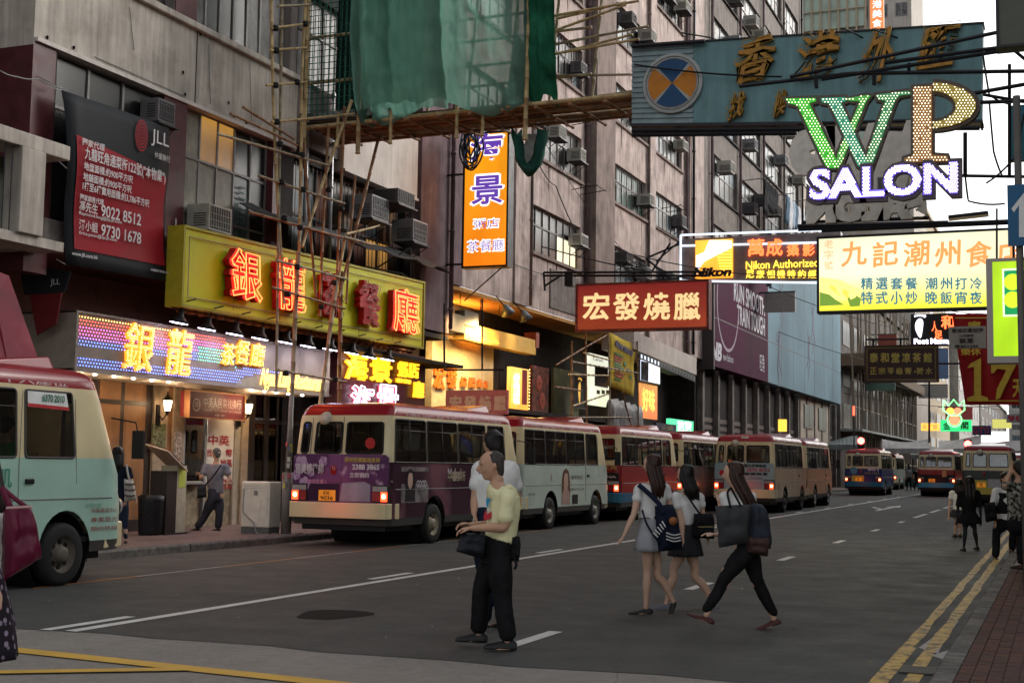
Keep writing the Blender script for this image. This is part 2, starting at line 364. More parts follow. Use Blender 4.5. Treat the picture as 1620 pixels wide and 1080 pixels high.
# drain grate in the right gutter
mb = MB(); mb.box(-1.17, -.86, 10.62, 11.0, -.01, .006)
dg = st(mb.build('drain_grate', BLK)); mb = MB()
for i in range(7): mb.box(-1.16, -.87, 10.64+i*.052, 10.665+i*.052, .006, .02)
mb.build('grate_bar', mat('worn_iron', (.06, .058, .055), .5, .7), dg)
st(sheet('gutter_stain', [(-1.16, 12.2), (-.98, 11.9), (-1.0, 13.2), (-.99, 14.6), (-1.08, 14.4), (-1.1, 13.2)], .0085, worn('pale_spill', (.28, .26, .25), .5)))
st(sheet('gutter_stain', [(-1.02, 11.75), (-.88, 11.5), (-.87, 12.4), (-.93, 12.1)], .0085, MATS['pale_spill']))
# litter and leaves
LIT = [mat('litter_pale', (.5, .48, .42), .7), mat('litter_leaf', (.3, .28, .05), .7)]
for i in range(46):
    x = random.uniform(-10.5, -1.2); y = random.uniform(10, 34)
    s = random.uniform(.008, .02); a = random.random()*6
    mb = MB(); mb.obox((x, y, .008), (s*math.cos(a), s*math.sin(a), .002), (-s*math.sin(a)*.6, s*math.cos(a)*.6, .001), (0, 0, .004)); o = mb.build('litter_scrap', LIT[i % 5 == 0]); o['kind'] = 'stuff'
# ---- pavements
PZ = .13
STONE = [mat('kerb_granite_a', (.17, .155, .14), .75, scale=9, var=.3, dirt=.5, bump=.5), mat('kerb_granite_b', (.13, .12, .11), .75, scale=9, var=.3, dirt=.5, bump=.5)]
def brickmat(name, c1, c2, cm, sx, sy):
    m = bpy.data.materials.new(name); m.use_nodes = True; N = m.node_tree.nodes; L = m.node_tree.links; b = N['Principled BSDF']; tc = N.new('ShaderNodeTexCoord')
    mp = N.new('ShaderNodeMapping'); mp.inputs['Rotation'].default_value = (0, 0, R(90)); L.new(tc.outputs['Object'], mp.inputs[0])
    br = N.new('ShaderNodeTexBrick'); br.inputs['Scale'].default_value = 1; br.inputs['Brick Width'].default_value = sx; br.inputs['Row Height'].default_value = sy; br.inputs['Mortar Size'].default_value = .006
    br.inputs['Color1'].default_value = c1+(1,); br.inputs['Color2'].default_value = c2+(1,); br.inputs['Mortar'].default_value = cm+(1,); L.new(mp.outputs[0], br.inputs['Vector'])
    n = N.new('ShaderNodeTexNoise'); n.inputs['Scale'].default_value = 1.7; n.inputs['Detail'].default_value = 8; n.inputs['Roughness'].default_value = .7; L.new(tc.outputs['Object'], n.inputs['Vector'])
    q = N.new('ShaderNodeMapRange'); q.inputs[1].default_value = .35; q.inputs[2].default_value = .7; q.inputs[3].default_value = .55; q.inputs[4].default_value = 1.15; L.new(n.outputs[0], q.inputs[0])
    mx = N.new('ShaderNodeMix'); mx.data_type = 'RGBA'; mx.blend_type = 'MULTIPLY'; mx.inputs[0].default_value = 1; L.new(br.outputs[0], mx.inputs[6]); cc = N.new('ShaderNodeCombineColor')
    for i in range(3): L.new(q.outputs[0], cc.inputs[i])
    L.new(cc.outputs[0], mx.inputs[7]); L.new(mx.outputs[2], b.inputs['Base Color']); b.inputs['Roughness'].default_value = .75
    return m
mb = MB(); mb.box(-18.5, -13.36, -20, 260, -.01, PZ)
pl = st(mb.build('left_pavement', brickmat('red_pavers', (.17, .095, .075), (.13, .08, .068), (.06, .05, .045), .2, .1)))
mb = MB(); mb.box(-.69, 7, 9.3, 260, -.01, PZ-.012)
pr_ = st(mb.build('right_pavement', brickmat('brown_pavers', (.12, .07, .055), (.095, .06, .05), (.045, .038, .035), .2, .1)))
PV = [mat('paver_%s' % n, c, .8, var=.3, scale=14, bump=.4, dirt=.35) for n, c in (('russet', (.13, .07, .055)), ('brown', (.1, .062, .05)), ('plum', (.11, .062, .058)))]
pm = []
for m_ in PV:
    mb = MB(); mb.box(0, .094, 0, .194, 0, .012); me = mb.build('paver', m_); me.data.name = 'paver'; pm.append(me.data); bpy.data.objects.remove(me)
for j in range(5):
    for i in range(58):
        o = bpy.data.objects.new('paver', random.choice(pm)); o.location = (-.69+j*.1, 9.4+i*.2+(.1 if j % 2 else 0), PZ-.012+random.uniform(-.003, .002)); link(o, pr_)
def kerb(parent, x0, x1, y0, y1, step, far):
    y = y0; k = 0
    while y < y1:
        d = step*random.uniform(.85, 1.15); s = random.uniform(-.008, .008)
        mb = MB(); a, b = (x0, x1); yb = min(y+d, y1)-.012
        mb.rings([[(a+s, y, 0), (b, y, 0), (b, y, PZ+.004), (a+s+.02*(1 if far else 1), y, PZ+.004), (a+s, y, PZ-.02)], [(a+s, yb, 0), (b, yb, 0), (b, yb, PZ+.004), (a+s+.02, yb, PZ+.004), (a+s, yb, PZ-.02)]])
        mb.build('kerbstone', STONE[k % 2 if random.random() < .8 else 0], parent); y += d; k += 1
kerb(pr_, -.85, -.695, 9.3, 42, .62, 0)
mb = MB(); mb.box(-.85, -.69, 42, 260, 0, PZ); mb.build('kerb_run', STONE[0], pr_)
def kerbL(y0, y1, step):
    y = y0
    while y < y1:
        d = step*random.uniform(.85, 1.15); s = random.uniform(-.012, .012); mb = MB(); yb = min(y+d, y1)-.012
        mb.rings([[(-13.36, q, 0), (-13.2+s, q, 0), (-13.2+s, q, PZ-.025), (-13.23+s, q, PZ+.004), (-13.36, q, PZ+.004)] for q in (y, yb)]); mb.build('kerbstone', STONE[random.randrange(2)], pl); y += d
kerbL(13.5, 36, .9)
mb = MB(); mb.box(-13.36, -13.2, 36, 260, 0, PZ); mb.build('kerb_run', STONE[1], pl)
mb = MB(); mb.box(-13.36, -13.2, -20, 13.5, 0, PZ); mb.build('kerb_run', STONE[1], pl)
# ============================================================ BUILDINGS
XA = -15.0
PINK = mat('pink_stained_plaster', (.64, .515, .47), .85, scale=1.5, var=.24, streak=.55, dirt=.55, dcol=(.1, .075, .065), bump=.25)
PINKB = mat('brown_pier_plaster', (.32, .25, .225), .85, scale=2, var=.2, streak=.5, dirt=.45, bump=.25)
CREAM = mat('cream_stained_plaster', (.6, .54, .47), .85, scale=1.2, var=.22, streak=.45, dirt=.5, dcol=(.2, .165, .135), bump=.3)
WHT = mat('offwhite_plaster', (.66, .6, .55), .85, scale=1.5, var=.1, streak=.25, dirt=.25, dcol=(.25, .22, .19), bump=.2)
GREYW = mat('soot_grey_plaster', (.27, .235, .215), .85, scale=2, var=.2, streak=.5, dirt=.5, bump=.3)
MAROON = mat('maroon_tile', (.085, .02, .024), .4, scale=4, var=.25, dirt=.2)
PURP = mat('dull_mauve_plaster', (.22, .155, .165), .85, scale=2, var=.2, streak=.35, dirt=.3)
DARKW = mat('dark_soot_wall', (.05, .042, .04), .8, scale=2, var=.3, streak=.4)
FRM = mat('grey_window_frame', (.2, .185, .18), .5, .3, dirt=.4); FRD = mat('dark_window_frame', (.07, .062, .06), .5, .3)
G_DK = mat('dark_pane', (.02, .021, .02), .28, var=.5, scale=1.2, spec=.28); G_GN = mat('green_pane', (.03, .085, .065), .3, var=.6, scale=2, spec=.25)
G_CU = mat('curtained_pane', (.17, .165, .155), .4, var=.5, scale=3, streak=.6, spec=.25); G_PA = mat('papered_pane', (.27, .25, .2), .5, var=.3, scale=3, dirt=.4, dcol=(.12, .1, .07))
G_BL = mat('pale_blue_pane', (.13, .18, .2), .35, var=.5, scale=2, streak=.5, spec=.25)
G_LIT = lit_panel('lit_room_pane', (.3, .15, .05), (.9, .45, .08), .3, lo=.4, hi=1.1); G_LITW = lit_panel('bright_room_pane', (1, .75, .4), (1, .9, .7), .9)
def facade(bld, X, ya, yb, za, zb, ops, m, name='wall', dep=.24):
    yc = sorted({ya, yb, *[o[0] for o in ops], *[o[1] for o in ops]}); zc = sorted({za, zb, *[o[2] for o in ops], *[o[3] for o in ops]}); mb = MB()
    for y0, y1 in zip(yc, yc[1:]):
        run = None
        for z0, z1 in zip(zc, zc[1:]):
            hole = any(o[0] <= y0 and y1 <= o[1] and o[2] <= z0 and z1 <= o[3] for o in ops)
            if not hole: run = [run[0], z1] if run else [z0, z1]
            if (hole or z1 == zc[-1]) and run: mb.face((X, y0, run[0]), (X, y1, run[0]), (X, y1, run[1]), (X, y0, run[1])); run = None
            if hole: run = None
    for y0, y1, z0, z1 in ops:
        mb.face((X, y0, z0), (X, y1, z0), (X-dep, y1, z0), (X-dep, y0, z0)); mb.face((X, y0, z1), (X-dep, y0, z1), (X-dep, y1, z1), (X, y1, z1))
        mb.face((X, y0, z0), (X-dep, y0, z0), (X-dep, y0, z1), (X, y0, z1)); mb.face((X, y1, z0), (X, y1, z1), (X-dep, y1, z1), (X-dep, y1, z0))
    return mb.build(name, m, bld)
PANE = {}
def window(bld, X, y0, y1, z0, z1, n, rows, fm, pick, bars=0, t=.05, dep=.14):
    mb = MB(); x0, x1 = X-dep-.05, X-dep
    mb.box(x0, x1, y0, y1, z0, z0+t); mb.box(x0, x1, y0, y1, z1-t, z1); mb.box(x0, x1, y0, y0+t, z0+t, z1-t); mb.box(x0, x1, y1-t, y1, z0+t, z1-t)
    w_ = (y1-y0)/n; zs = [z0]+[z0+(z1-z0)*r for r in rows]+[z1]
    for i in range(1, n): mb.box(x0, x1+.004, y0+i*w_-t/2, y0+i*w_+t/2, z0+t, z1-t)
    for z in zs[1:-1]: mb.box(x0, x1+.008, y0+t, y1-t, z-t/2, z+t/2)
    if bars:
        k = int((y1-y0)/bars)
        for i in range(1, k): mb.box(x1+.07, x1+.085, y0+i*bars, y0+i*bars+.015, z0, z1)
        mb.box(x1+.068, x1+.087, y0, y1, (z0+z1)/2, (z0+z1)/2+.02)
    wn = mb.build('window', fm, bld)
    for i in range(n):
        for j in range(len(zs)-1):
            a, b = zs[j]+t/2, zs[j+1]-t/2; pmx = pick(i, j); k = (round(w_-t, 3), round(b-a, 3), pmx.name)
            if k not in PANE:
                m2 = MB(); m2.box(-.006, .006, 0, w_-t, 0, b-a); o = m2.build('pane', pmx); PANE[k] = o.data; bpy.data.objects.remove(o)
            p = bpy.data.objects.new('pane', PANE[k]); link(p, wn); off = ORG[wn.name]
            p.location = V((X-dep-.03, y0+i*w_+t/2, a))-off; p.rotation_euler = (0, R(random.uniform(-.6, .6)), R(random.uniform(-.8, .8)))
    return wn
rc = random.choice
def pickmix(*ms): return lambda i, j: rc(ms)
ACM = [mat('ac_cream', (.42, .4, .35), .5, dirt=.6, dcol=(.2, .15, .1)), mat('ac_grey', (.25, .25, .25), .5, dirt=.5), mat('ac_dark', (.12, .11, .11), .6, dirt=.5)]
ACD = mat('ac_grille_dark', (.03, .03, .03), .6)
def ac(bld, y, z, X=XA, w=.66, h=.42, d=.45, k=None, tray=True):
    m = ACM[random.randrange(3) if k is None else k]; mb = MB(); mb.box(X-.1, X+d, y, y+w, z, z+h)
    o = mb.build('air_conditioner', m, bld, bevel=.015)
    mb = MB(); mb.box(X+d, X+d+.004, y+.04, y+w-.04, z+.04, z+h-.04)
    for i in range(6): mb.box(X+.06, X+d-.06, y-.004, y, z+.08+i*.045, z+.1+i*.045)
    g = mb.build('grille', ACD, o); mb = MB()
    for i in range(9): mb.box(X+d+.004, X+d+.014, y+.06+i*(w-.13)/8, y+.068+i*(w-.13)/8, z+.05, z+h-.05)
    for i in range(3): mb.box(X+d+.004, X+d+.016, y+.04, y+w-.04, z+.08+i*.12, z+.088+i*.12)
    mb.build('grille_bar', m, o)
    if tray:
        mb = MB(); mb.box(X, X+d+.06, y-.05, y+w+.05, z-.05, z-.015)
        for yy in (y, y+w-.03): mb.tube([(X, yy, z-.35), (X+d, yy, z-.06)], .012, 4); 
        mb.build('bracket', STEEL, o)
    return o
def pipe(bld, y, z0, z1, X=XA+.08, r=.05, m=None, name='drain_pipe'):
    mb = MB(); mb.tube([(X, y, z0), (X, y, z1)], r, 8)
    z = z0+.5
    while z < z1: mb.tube([(X, y, z), (X, y, z+.07)], r*1.35, 8); z += 2.1
    return mb.build(name, m or STEEL, bld, True)
def cable(bld, pts, r=.012, m=None, name='cable', sag=.1, n=10):
    out = []
    for a, b in zip(pts, pts[1:]):
        a, b = V(a), V(b)
        for i in range(n): t = i/n; p = a.lerp(b, t); p.z -= sag*4*t*(1-t); out.append(p)
    out.append(V(pts[-1])); mb = MB(); mb.tube(out, r, 4); return mb.build(name, m or BLK, bld, True)

# ---- building A (corner, cream band)
A = thing('corner_tenement', 'cream and maroon corner tenement with a wide stained plaster band above its first floor windows', 'building', (XA, 16.68, 0))
facade(A, XA, 16.68, 24.56, 8.15, 9.55, [], CREAM)
mb = MB(); mb.box(-15.3, XA-.002, 24.56, 24.66, 8.05, 9.55); mb.box(-30, -15.0, 16.66, 16.68, 8.02, 30); mb.build('side_wall', CREAM, A)
mb = MB(); mb.box(-15.2, XA+.1, 16.66, 24.7, 9.55, 9.68); mb.build('ledge', CREAM, A, bevel=.02)
mb = MB(); mb.box(-15.2, XA+.05, 16.7, 24.6, 8.08, 8.15); mb.build('band_lip', WHT, A)
mb = MB(); mb.box(XA-.01, XA+.012, 20.98, 20.995, 8.15, 9.55); mb.build('plaster_joint', DARKW, A)
mb = MB(); mb.box(-30, -15.0, 16.66, 16.7, 4.4, 8.02); mb.box(-15.3, XA-.01, 16.7, 17.2, 4.4, 8.15); mb.build('corner_pier', MAROON, A)
facade(A, XA-.03, 17.2, 24.5, 4.9, 8.15, [(17.25, 20.0, 5.3, 8.1), (20.8, 23.85, 5.35, 8.1)], DARKW)
for q in ((20.05, 20.75), (23.77, 24.0)): mb = MB(); mb.box(-15.2, XA+.01, *q, 4.9, 8.08); mb.build('maroon_pier', MAROON, A)
window(A, XA, 17.25, 20.0, 5.3, 8.1, 3, [.68], FRM, lambda i, j: G_DK)
def pa(i, j):
    if j == 2: return (G_PA, G_LIT, G_LIT, G_DK, G_DK)[i]
    return (G_PA, G_PA, G_PA, G_BL, G_DK)[i] if j else (G_PA, G_DK, G_PA, G_BL, G_DK)[i]
window(A, XA, 20.8, 23.75, 5.35, 8.1, 5, [.28, .66], FRM, pa)
for y, z, s in ((21.95, 6.3, '通告'), (22.5, 6.45, '出租 2384')): pass
mb = MB(); mb.box(XA-.128, XA-.122, 22.05, 22.45, 5.55, 6.0); mb.build('yellow_notice', mat('notice_yellow', (.4, .36, .06), .6), A)
mb = MB()
for i in range(12): mb.box(XA-.125, XA-.12, 22.72, 22.72+random.uniform(.15, .38), 5.7+i*.11, 5.73+i*.11)
mb.build('notice_print', mat('print_teal', (.04, .09, .09), .6), A)
ac(A, 19.5, 7.45, w=.5, h=.42, d=.3, k=2); ac(A, 21.0, 5.75, w=.75, h=.5, d=.4, k=0)
facade(A, XA, 16.68, 24.56, 9.68, 34, [(19.0, 20.25, 9.7, 11.6), (20.95, 24.3, 9.7, 11.6), (19.0, 24.3, 13, 15), (19.0, 24.3, 16.3, 18.3)], GREYW)
mb = MB(); mb.box(-15.2, XA+.02, 20.27, 20.93, 9.69, 12.6); mb.build('maroon_pier', MAROON, A)
window(A, XA, 19.0, 20.25, 9.7, 11.6, 2, [.6], FRM, pickmix(G_DK, G_CU), t=.06); window(A, XA, 20.95, 24.3, 9.7, 11.6, 7, [.9], FRM, pickmix(G_CU, G_DK, G_CU, G_DK), t=.06)
for z in (13, 16.3): window(A, XA, 19.0, 24.3, z, z+2, 8, [.6], FRM, pickmix(G_CU, G_DK))
mb = MB(); mb.box(-16.6, -15.02, 16.7, 24.6, 4.78, 4.9); mb.build('soffit', mat('rusty_pink_soffit', (.24, .1, .075), .8, dirt=.4, streak=.2), A)
mb = MB(); mb.box(-15.06, -14.96, 16.75, 24.5, 4.9, 5.3); mb.build('sill_band', GREYW, A)
mb = MB(); mb.box(-15.0, -14.78, 20.35, 21.4, 5.02, 5.38); mb.build('broken_ledge', CREAM, A, bevel=.02)
mb = MB()
p0 = atX(130, 0, XA+.012); p1 = atX(174, 26, XA+.012); mb.box(XA, XA+.012, p0.y, p1.y, 9.38, 9.8); o = mb.build('street_plaque', mat('plaque_grey', (.3, .28, .25), .6), A)
mb = MB()
for r in range(4):
    for i in range(9):
        if random.random() < .85: mb.box(XA+.012, XA+.016, p0.y+.08+i*.085, p0.y+.13+i*.085+random.random()*.02, 9.42+r*.085, 9.475+r*.085)
mb.build('plaque_print', BLK, o)
for px, py in ((75, 60), (117, 76), (290, 115), (293, 150), (362, 163), (370, 184), (390, 195), (317, 55)):
    p = atX(px, py, XA+.02); mb = MB(); mb.rings([[p+V((0, math.cos(a)*s*(1+.5*math.sin(3*a)), math.sin(a)*s*1.3)) for a in [k*math.pi/4 for k in range(8)]] for s in (.03, .01)], cap=True)
    mb.build('plaster_scar', mat('scar_brown', (.06, .045, .035), .9), A)
# balcony at the near corner
bp0 = atX(35, 252, -14.4); bp1 = atX(110, 276, -14.4)
BALC = thing('corner_balcony', 'stained white concrete balcony with thin railing at the left edge above the pink awning', 'balcony', (-14.7, bp0.y, 0))
mb = MB(); mb.box(-15.0, -14.4, bp0.y-1.6, bp1.y, 6.15, 6.38); mb.box(-14.72, -14.38, bp0.y-.02, bp0.y+.5, 4.85, 6.15); mb.build('beam', CREAM, BALC, bevel=.015)
mb = MB(); mb.box(-16.5, -14.45, bp0.y-2, bp1.y, 4.7, 4.85); mb.build('slab', CREAM, BALC)
mb = MB()
for i in range(11): mb.tube([(-14.5, bp0.y-1.6+i*.15, 4.85), (-14.5, bp0.y-1.6+i*.15, 6.15)], .012, 4)
mb.build('railing', STEEL, BALC)
mb = MB(); mb.box(-15.6, -15.05, bp0.y-2.4, bp1.y-.1, 4.85, 6.1); mb.build('weathered_panel', mat('mould_panel', (.16, .17, .15), .8, dirt=.7, streak=.5), BALC)
# near side neighbour, only its flank and the soffit show
mb = MB(); mb.box(-30, -16.2, 4, 16.6, 4.4, 26)
NB = mb.build('side_street_block', GREYW); tag(NB, 'dark grey flank of the block behind the balcony at the far left edge', 'building')

# ---- building B behind the scaffolding
B = thing('scaffolded_tenement', 'dark tenement behind the bamboo poles with a white spandrel above rusty window cages', 'building', (XA, 24.66, 0))
facade(B, XA-.25, 24.66, 30.75, 4.9, 34, [(25.0, 30.4, 5.7, 8.0), (25, 30.4, 9.8, 11.8), (25, 30.4, 13, 15)], DARKW)
mb = MB(); mb.box(-15.3, XA+.02, 26.7, 30.5, 8.12, 9.62); mb.box(-15.3, XA+.06, 26.7, 30.52, 8.06, 8.12); mb.build('spandrel', WHT, B)
mb = MB(); mb.box(-15.3, XA-.1, 24.66, 26.7, 8.3, 9.6); mb.build('spandrel', GREYW, B)
window(B, XA-.25, 25.0, 30.4, 5.7, 8.0, 9, [.5], FRD, lambda i, j: (mat('rust_shutter', (.16, .06, .04), .7, dirt=.5) if i in (2, 5) else (G_LIT if (i, j) in ((6, 0), (7, 0)) else rc((G_DK, G_DK, G_BL)))), bars=.18)
window(B, XA-.25, 25, 30.4, 9.8, 11.8, 8, [.6], FRD, pickmix(G_DK, G_CU)); window(B, XA-.25, 25, 30.4, 13, 15, 8, [.6], FRD, pickmix(G_DK, G_CU))
ac(B, 27.2, 7.05, w=.85, h=.55, d=.5, k=1); ac(B, 29.35, 6.85, w=.8, h=.55, d=.5, k=1); ac(B, 28.1, 7.55, w=.9, h=.35, d=.7, k=2)
for y in (25.3, 26.4): pipe(B, y, 5, 9.8, XA-.12, .04, ALU)
mb = MB(); mb.tube([(-14.9, 27.9, 5.9), (-14.35, 28.9, 6.6), (-14.9, 30.3, 5.9)], .02, 4); mb.tube([(-14.9, 27.6, 6.0), (-14.6, 29.0, 6.0), (-14.9, 30.4, 6.0)], .02, 4); mb.build('cage_frame', STEEL, B)
mb = MB(); mb.box(-15.6, -15.0, 30.77, 32.6, 4.9, 30); mb.build('mauve_pier', PURP, B)
mb = MB(); mb.box(-16.6, -15.02, 24.6, 32.6, 4.72, 4.84); mb.build('soffit', DARKW, B)
pipe(B, 32.5, 5, 20, XA+.1, .06, PURP)
# crumpled sheet canopy over the yellow sign
cn = thing('sheet_metal_canopy', 'crumpled grey sheet metal canopy lying above the yellow neon sign', 'canopy', (-14.6, 26, 6))
mb = MB(); prev = None
for i in range(22):
    y = 22.6+i*.41; z = 6.28+.004*i+.04*math.sin(i*1.7)+.04*random.random()
    r = [(-15.0, y, z+.28), (-14.7, y, z+.12+.04*math.sin(i*2.9)), (-14.3, y, z-.05)]
    if prev:
        for a in range(2): mb.face(prev[a], prev[a+1], r[a+1], r[a])
    prev = r
o = mb.build('sheet', mat('dull_sheet', (.075, .075, .075), .55, .3, dirt=.5, streak=.4), cn); so_ = o.modifiers.new('s', 'SOLIDIFY'); so_.thickness = .02

# ---- building C pink
C = thing('pink_tenement', 'long pink plaster tenement with rows of barred windows and box air conditioners', 'building', (XA, 32.7, 0))
bays = [(33.4, 36.7), (38.6, 43.15), (46.15, 50.95), (52.15, 56.4)]
ops = []; top = 31
for k in range(7):
    for bi, (a, b) in enumerate(bays):
        z0 = 8.0+3.05*k; ops.append((a, b, z0+.02*bi, z0+1.5))
facade(C, XA, 32.7, 59.5, 6.25, top, ops, PINK)
pks = {(0, 1): pickmix(G_DK, G_CU), (1, 2): lambda i, j: (G_GN if i < 2 or j == 0 else rc((G_GN, G_DK))), (1, 3): pickmix(G_BL, G_CU), (1, 1): pickmix(G_DK, G_DK, G_CU)}
neon_reflection = lit_panel('neon_reflection_pane', (1, .85, .5), (.9, .8, .6), .55, scale=9)  # neon reflection in the window, put into the panes as glow
for k in range(7):
    for bi, (a, b) in enumerate(bays):
        z0 = 8.0+3.05*k+.02*bi; z1 = 8.0+3.05*k+1.5; n = 7 if b-a > 4 else 5
        pk = pks.get((k, bi), pickmix(G_DK, G_CU, G_DK, G_BL))
        if (k, bi) == (0, 1): pk = lambda i, j: (neon_reflection if (i >= 4 and j == 0) else G_DK)
        window(C, XA, a, b, z0, z1, n, [.62], (FRM, FRD)[(k+bi) % 2], pk, bars=(.3 if (k+bi) % 3 == 0 else 0))
        mb = MB(); mb.box(XA-.1, XA+.09, a-.1, b+.1, z0-.1, z0-.002); mb.build('sill', PINKB, C)
        if bi > 0 and k < 5:
            for q in range(random.choice((1, 2, 2))):
                if (k, bi) == (0, 1) and q: continue
                yy = (b-.95) if q == 0 else a+random.uniform(.8, 1.8)
                ac(C, yy+random.uniform(-.35, .1), z1-.78+random.uniform(-.25, .2), w=random.uniform(.52, .8), h=random.uniform(.36, .5), d=random.uniform(.3, .5), k=random.randrange(3), tray=random.random() < .7)
for y0, y1, d in ((37.1, 38.2, .06), (51.15, 51.95, .12), (57.0, 59.45, .22)): mb = MB(); mb.box(XA-.1, XA+d, y0, y1, 6.25, top); mb.build('pier', PINK, C)
mb = MB(); mb.box(XA-.1, XA+.4, 43.6, 45.7, 6.25, top); mb.build('pier', PINKB, C)
mb = MB(); mb.box(XA-.1, XA+.05, 32.62, 33.3, 6.25, top); mb.build('pier', PURP, C)
pipe(C, 43.5, 6.3, top, XA+.12, .07, PURP); pipe(C, 45.82, 6.3, top, XA+.12, .07, PURP); pipe(C, 51.05, 6.3, top, XA+.1, .05, PINKB); pipe(C, 56.85, 6.3, top, XA+.12, .06, PURP); pipe(C, 38.3, 6.3, top, XA+.1, .05, PINKB); pipe(C, 57.3, 6.3, top, XA+.3, .06)
mb = MB(); mb.box(-18, XA, 32.7, 59.5, 6.13, 6.24); mb.build('soffit', mat('ochre_soffit', (.42, .22, .07), .8, dirt=.5), C)
mb = MB(); mb.box(-15.2, -14.96, 40.2, 42.9, 6.45, 7.7); mb.build('boarded_panel', GREYW, C)
cable(C, [(-14.9, 38.5, 11.0), (-14.9, 40.4, 10.4), (-14.9, 43.4, 8.9)], .02, sag=.18); cable(C, [(-14.9, 38.2, 12), (-14.8, 46, 9.6), (-14.8, 53, 8.9)], .012, sag=.2)
cable(C, [(-14.9, 36, 7.4), (-14.85, 44, 7.7), (-14.8, 52, 8.3)], .012, sag=.15); cable(C, [(-14.9, 44.5, 9.6), (-14.9, 56, 9.2)], .01, sag=.3)

# ---- building D soot grey with laundry
D = thing('grey_tenement', 'tall soot grey tenement crowded with air conditioners and drying laundry beyond the pink one', 'building', (-14.8, 59.55, 0))
XD = -14.8; ops = []; wins = []
for k in range(7):
    for a, b in ((61.2, 66.3), (66.9, 72), (72.8, 78), (78.6, 83.6)):
        z0 = 7.55+3.3*k; ops.append((a, b, z0, z0+1.9)); wins.append((a, b, z0, k))
facade(D, XD, 59.55, 85, 6, 36, ops, GREYW)
for a, b, z0, k in wins:
    window(D, XD, a, b, z0, z0+1.9, 5, [.6], FRM, pickmix(G_CU, G_DK, G_BL, G_CU))
    mb = MB(); mb.box(XD-.1, XD+.1, a-.15, b+.15, z0-.1, z0-.004); mb.build('sill', DARKW, D)
    for q in range(2 if k < 6 else 0):
        if random.random() < .8 and k > 1: ac(D, a+.5+q*2.4+random.random(), z0+random.choice((.2, 1.2)), XD, .8, .55, .6, tray=False)
for y in (60.6, 66.6, 72.4, 78.3, 84.3): pipe(D, y, 6, 36, XD+.12, .07, random.choice((PURP, GREYW, STEEL)))
mb = MB(); mb.box(-30, XD, 84.98, 85.02, 6, 36); mb.build('end_wall', CREAM, D)
LD = [mat('cloth_white', (.6, .6, .62), .8), mat('cloth_blue', (.1, .16, .22), .8), mat('cloth_black', (.02, .02, .022), .8), mat('cloth_red', (.3, .04, .06), .8), mat('cloth_pale_blue', (.35, .42, .5), .8)]
for li, (y0, z, seq) in enumerate(((67.6, 15.9, (2, 2, 2, 2)), (73.5, 16.2, (1, 0, 4, 1, 0)), (79.5, 17.0, (0, 4, 1)), (66.8, 12.4, (3, 2, 2, 4)), (69.5, 22.5, (2, 2, 0)))):
    ln = thing('laundry_rack', ('black clothes drying on a pole outside the grey tenement, left of the white sheets', 'white and blue sheets drying on a pole outside the grey tenement', 'pale clothes drying at the far end of the grey tenement', 'red and dark clothes drying under the black ones on the grey tenement', 'dark clothes drying high on the grey tenement behind the turquoise sign')[li], 'laundry', (XD+.2, y0, z))
    mb = MB(); mb.tube([(XD, y0-.2, z+.05), (XD+1.6, y0-.2, z+.15)], .03, 5); mb.tube([(XD+1.1, y0-.2, z+.12), (XD+1.1, y0+.9*len(seq), z+.12)], .025, 5); mb.build('pole', ALU, ln)
    for i, c in enumerate(seq):
        y = y0+i*.85; h = random.uniform(1.1, 1.9); mb = MB(); rs = []
        for t in range(6):
            zz = z+.1-h*t/5; ww = .34+.06*t/5
            rs.append([(XD+1.1+.05*math.sin(t+q*1.3)+(.05 if q % 2 else -.02), y+ww*(q/5*2-.2), zz) for q in range(6)])
        mb.rings(rs, closed=False, cap=False); o = mb.build('garment', LD[c], ln, True); s_ = o.modifiers.new('s', 'SOLIDIFY'); s_.thickness = .03
# ---- beyond
def far_block(name, label, X, y0, y1, z1, wm, cols, storeys, z0=4, face='x', xe=None, pk=None, fm=None, sh=3.1, wh=1.5, wfrac=.6, depth=14):
    b = thing(name, label, 'building', (X, y0, 0))
    mb = MB()
    if face == 'x': mb.box(X-depth, X, y0, y1, 0, z1)
    else: mb.box(X, xe, y0, y0+depth, 0, z1)
    mb.build('wall', wm, b); mb = MB()
    if face == 'x': mb.box(X-depth-.2, X+.25, y0-.2, y1+.2, z1, z1+.5)
    else: mb.box(X-.25, xe+.25, y0-.25, y0+depth, z1, z1+.5)
    mb.build('parapet', wm, b)
    for k in range(storeys):
        for c in range(cols):
            if face == 'x':
                st_ = (y1-y0)/cols; a = y0+c*st_+st_*(1-wfrac)/2; e = a+st_*wfrac; m2 = MB(); m2.box(X, X+.06, a, e, z0+k*sh, z0+k*sh+wh)
                o = m2.build('window', fm or FRM, b); m3 = MB(); h = (e-a)/2
                for q in range(2): m3.box(X+.06, X+.066, a+.08+q*h, a+h-.05+q*h, z0+k*sh+.1, z0+k*sh+wh-.1)
            else:
                st_ = (xe-X)/cols; a = X+c*st_+st_*(1-wfrac)/2; e = a+st_*wfrac; m2 = MB(); m2.box(a, e, y0-.06, y0, z0+k*sh, z0+k*sh+wh)
                o = m2.build('window', fm or FRM, b); m3 = MB(); h = (e-a)/2
                for q in range(2): m3.box(a+.08+q*h, a+h-.05+q*h, y0-.066, y0-.06, z0+k*sh+.1, z0+k*sh+wh-.1)
            m3.build('pane', (pk or pickmix(G_DK, G_CU, G_BL))(c, k), o)
    return b
BEIGE = mat('beige_tile', (.5, .42, .35), .8, scale=1, var=.15, streak=.3); YEL = mat('yellow_cream_plaster', (.42, .35, .25), .8, scale=1, var=.12, streak=.2)
PALEG = mat('pale_grey_plaster', (.45, .43, .4), .8, scale=1, var=.15, streak=.4); MIDG = mat('mid_grey_plaster', (.2, .18, .165), .8, scale=1, var=.2, streak=.4)
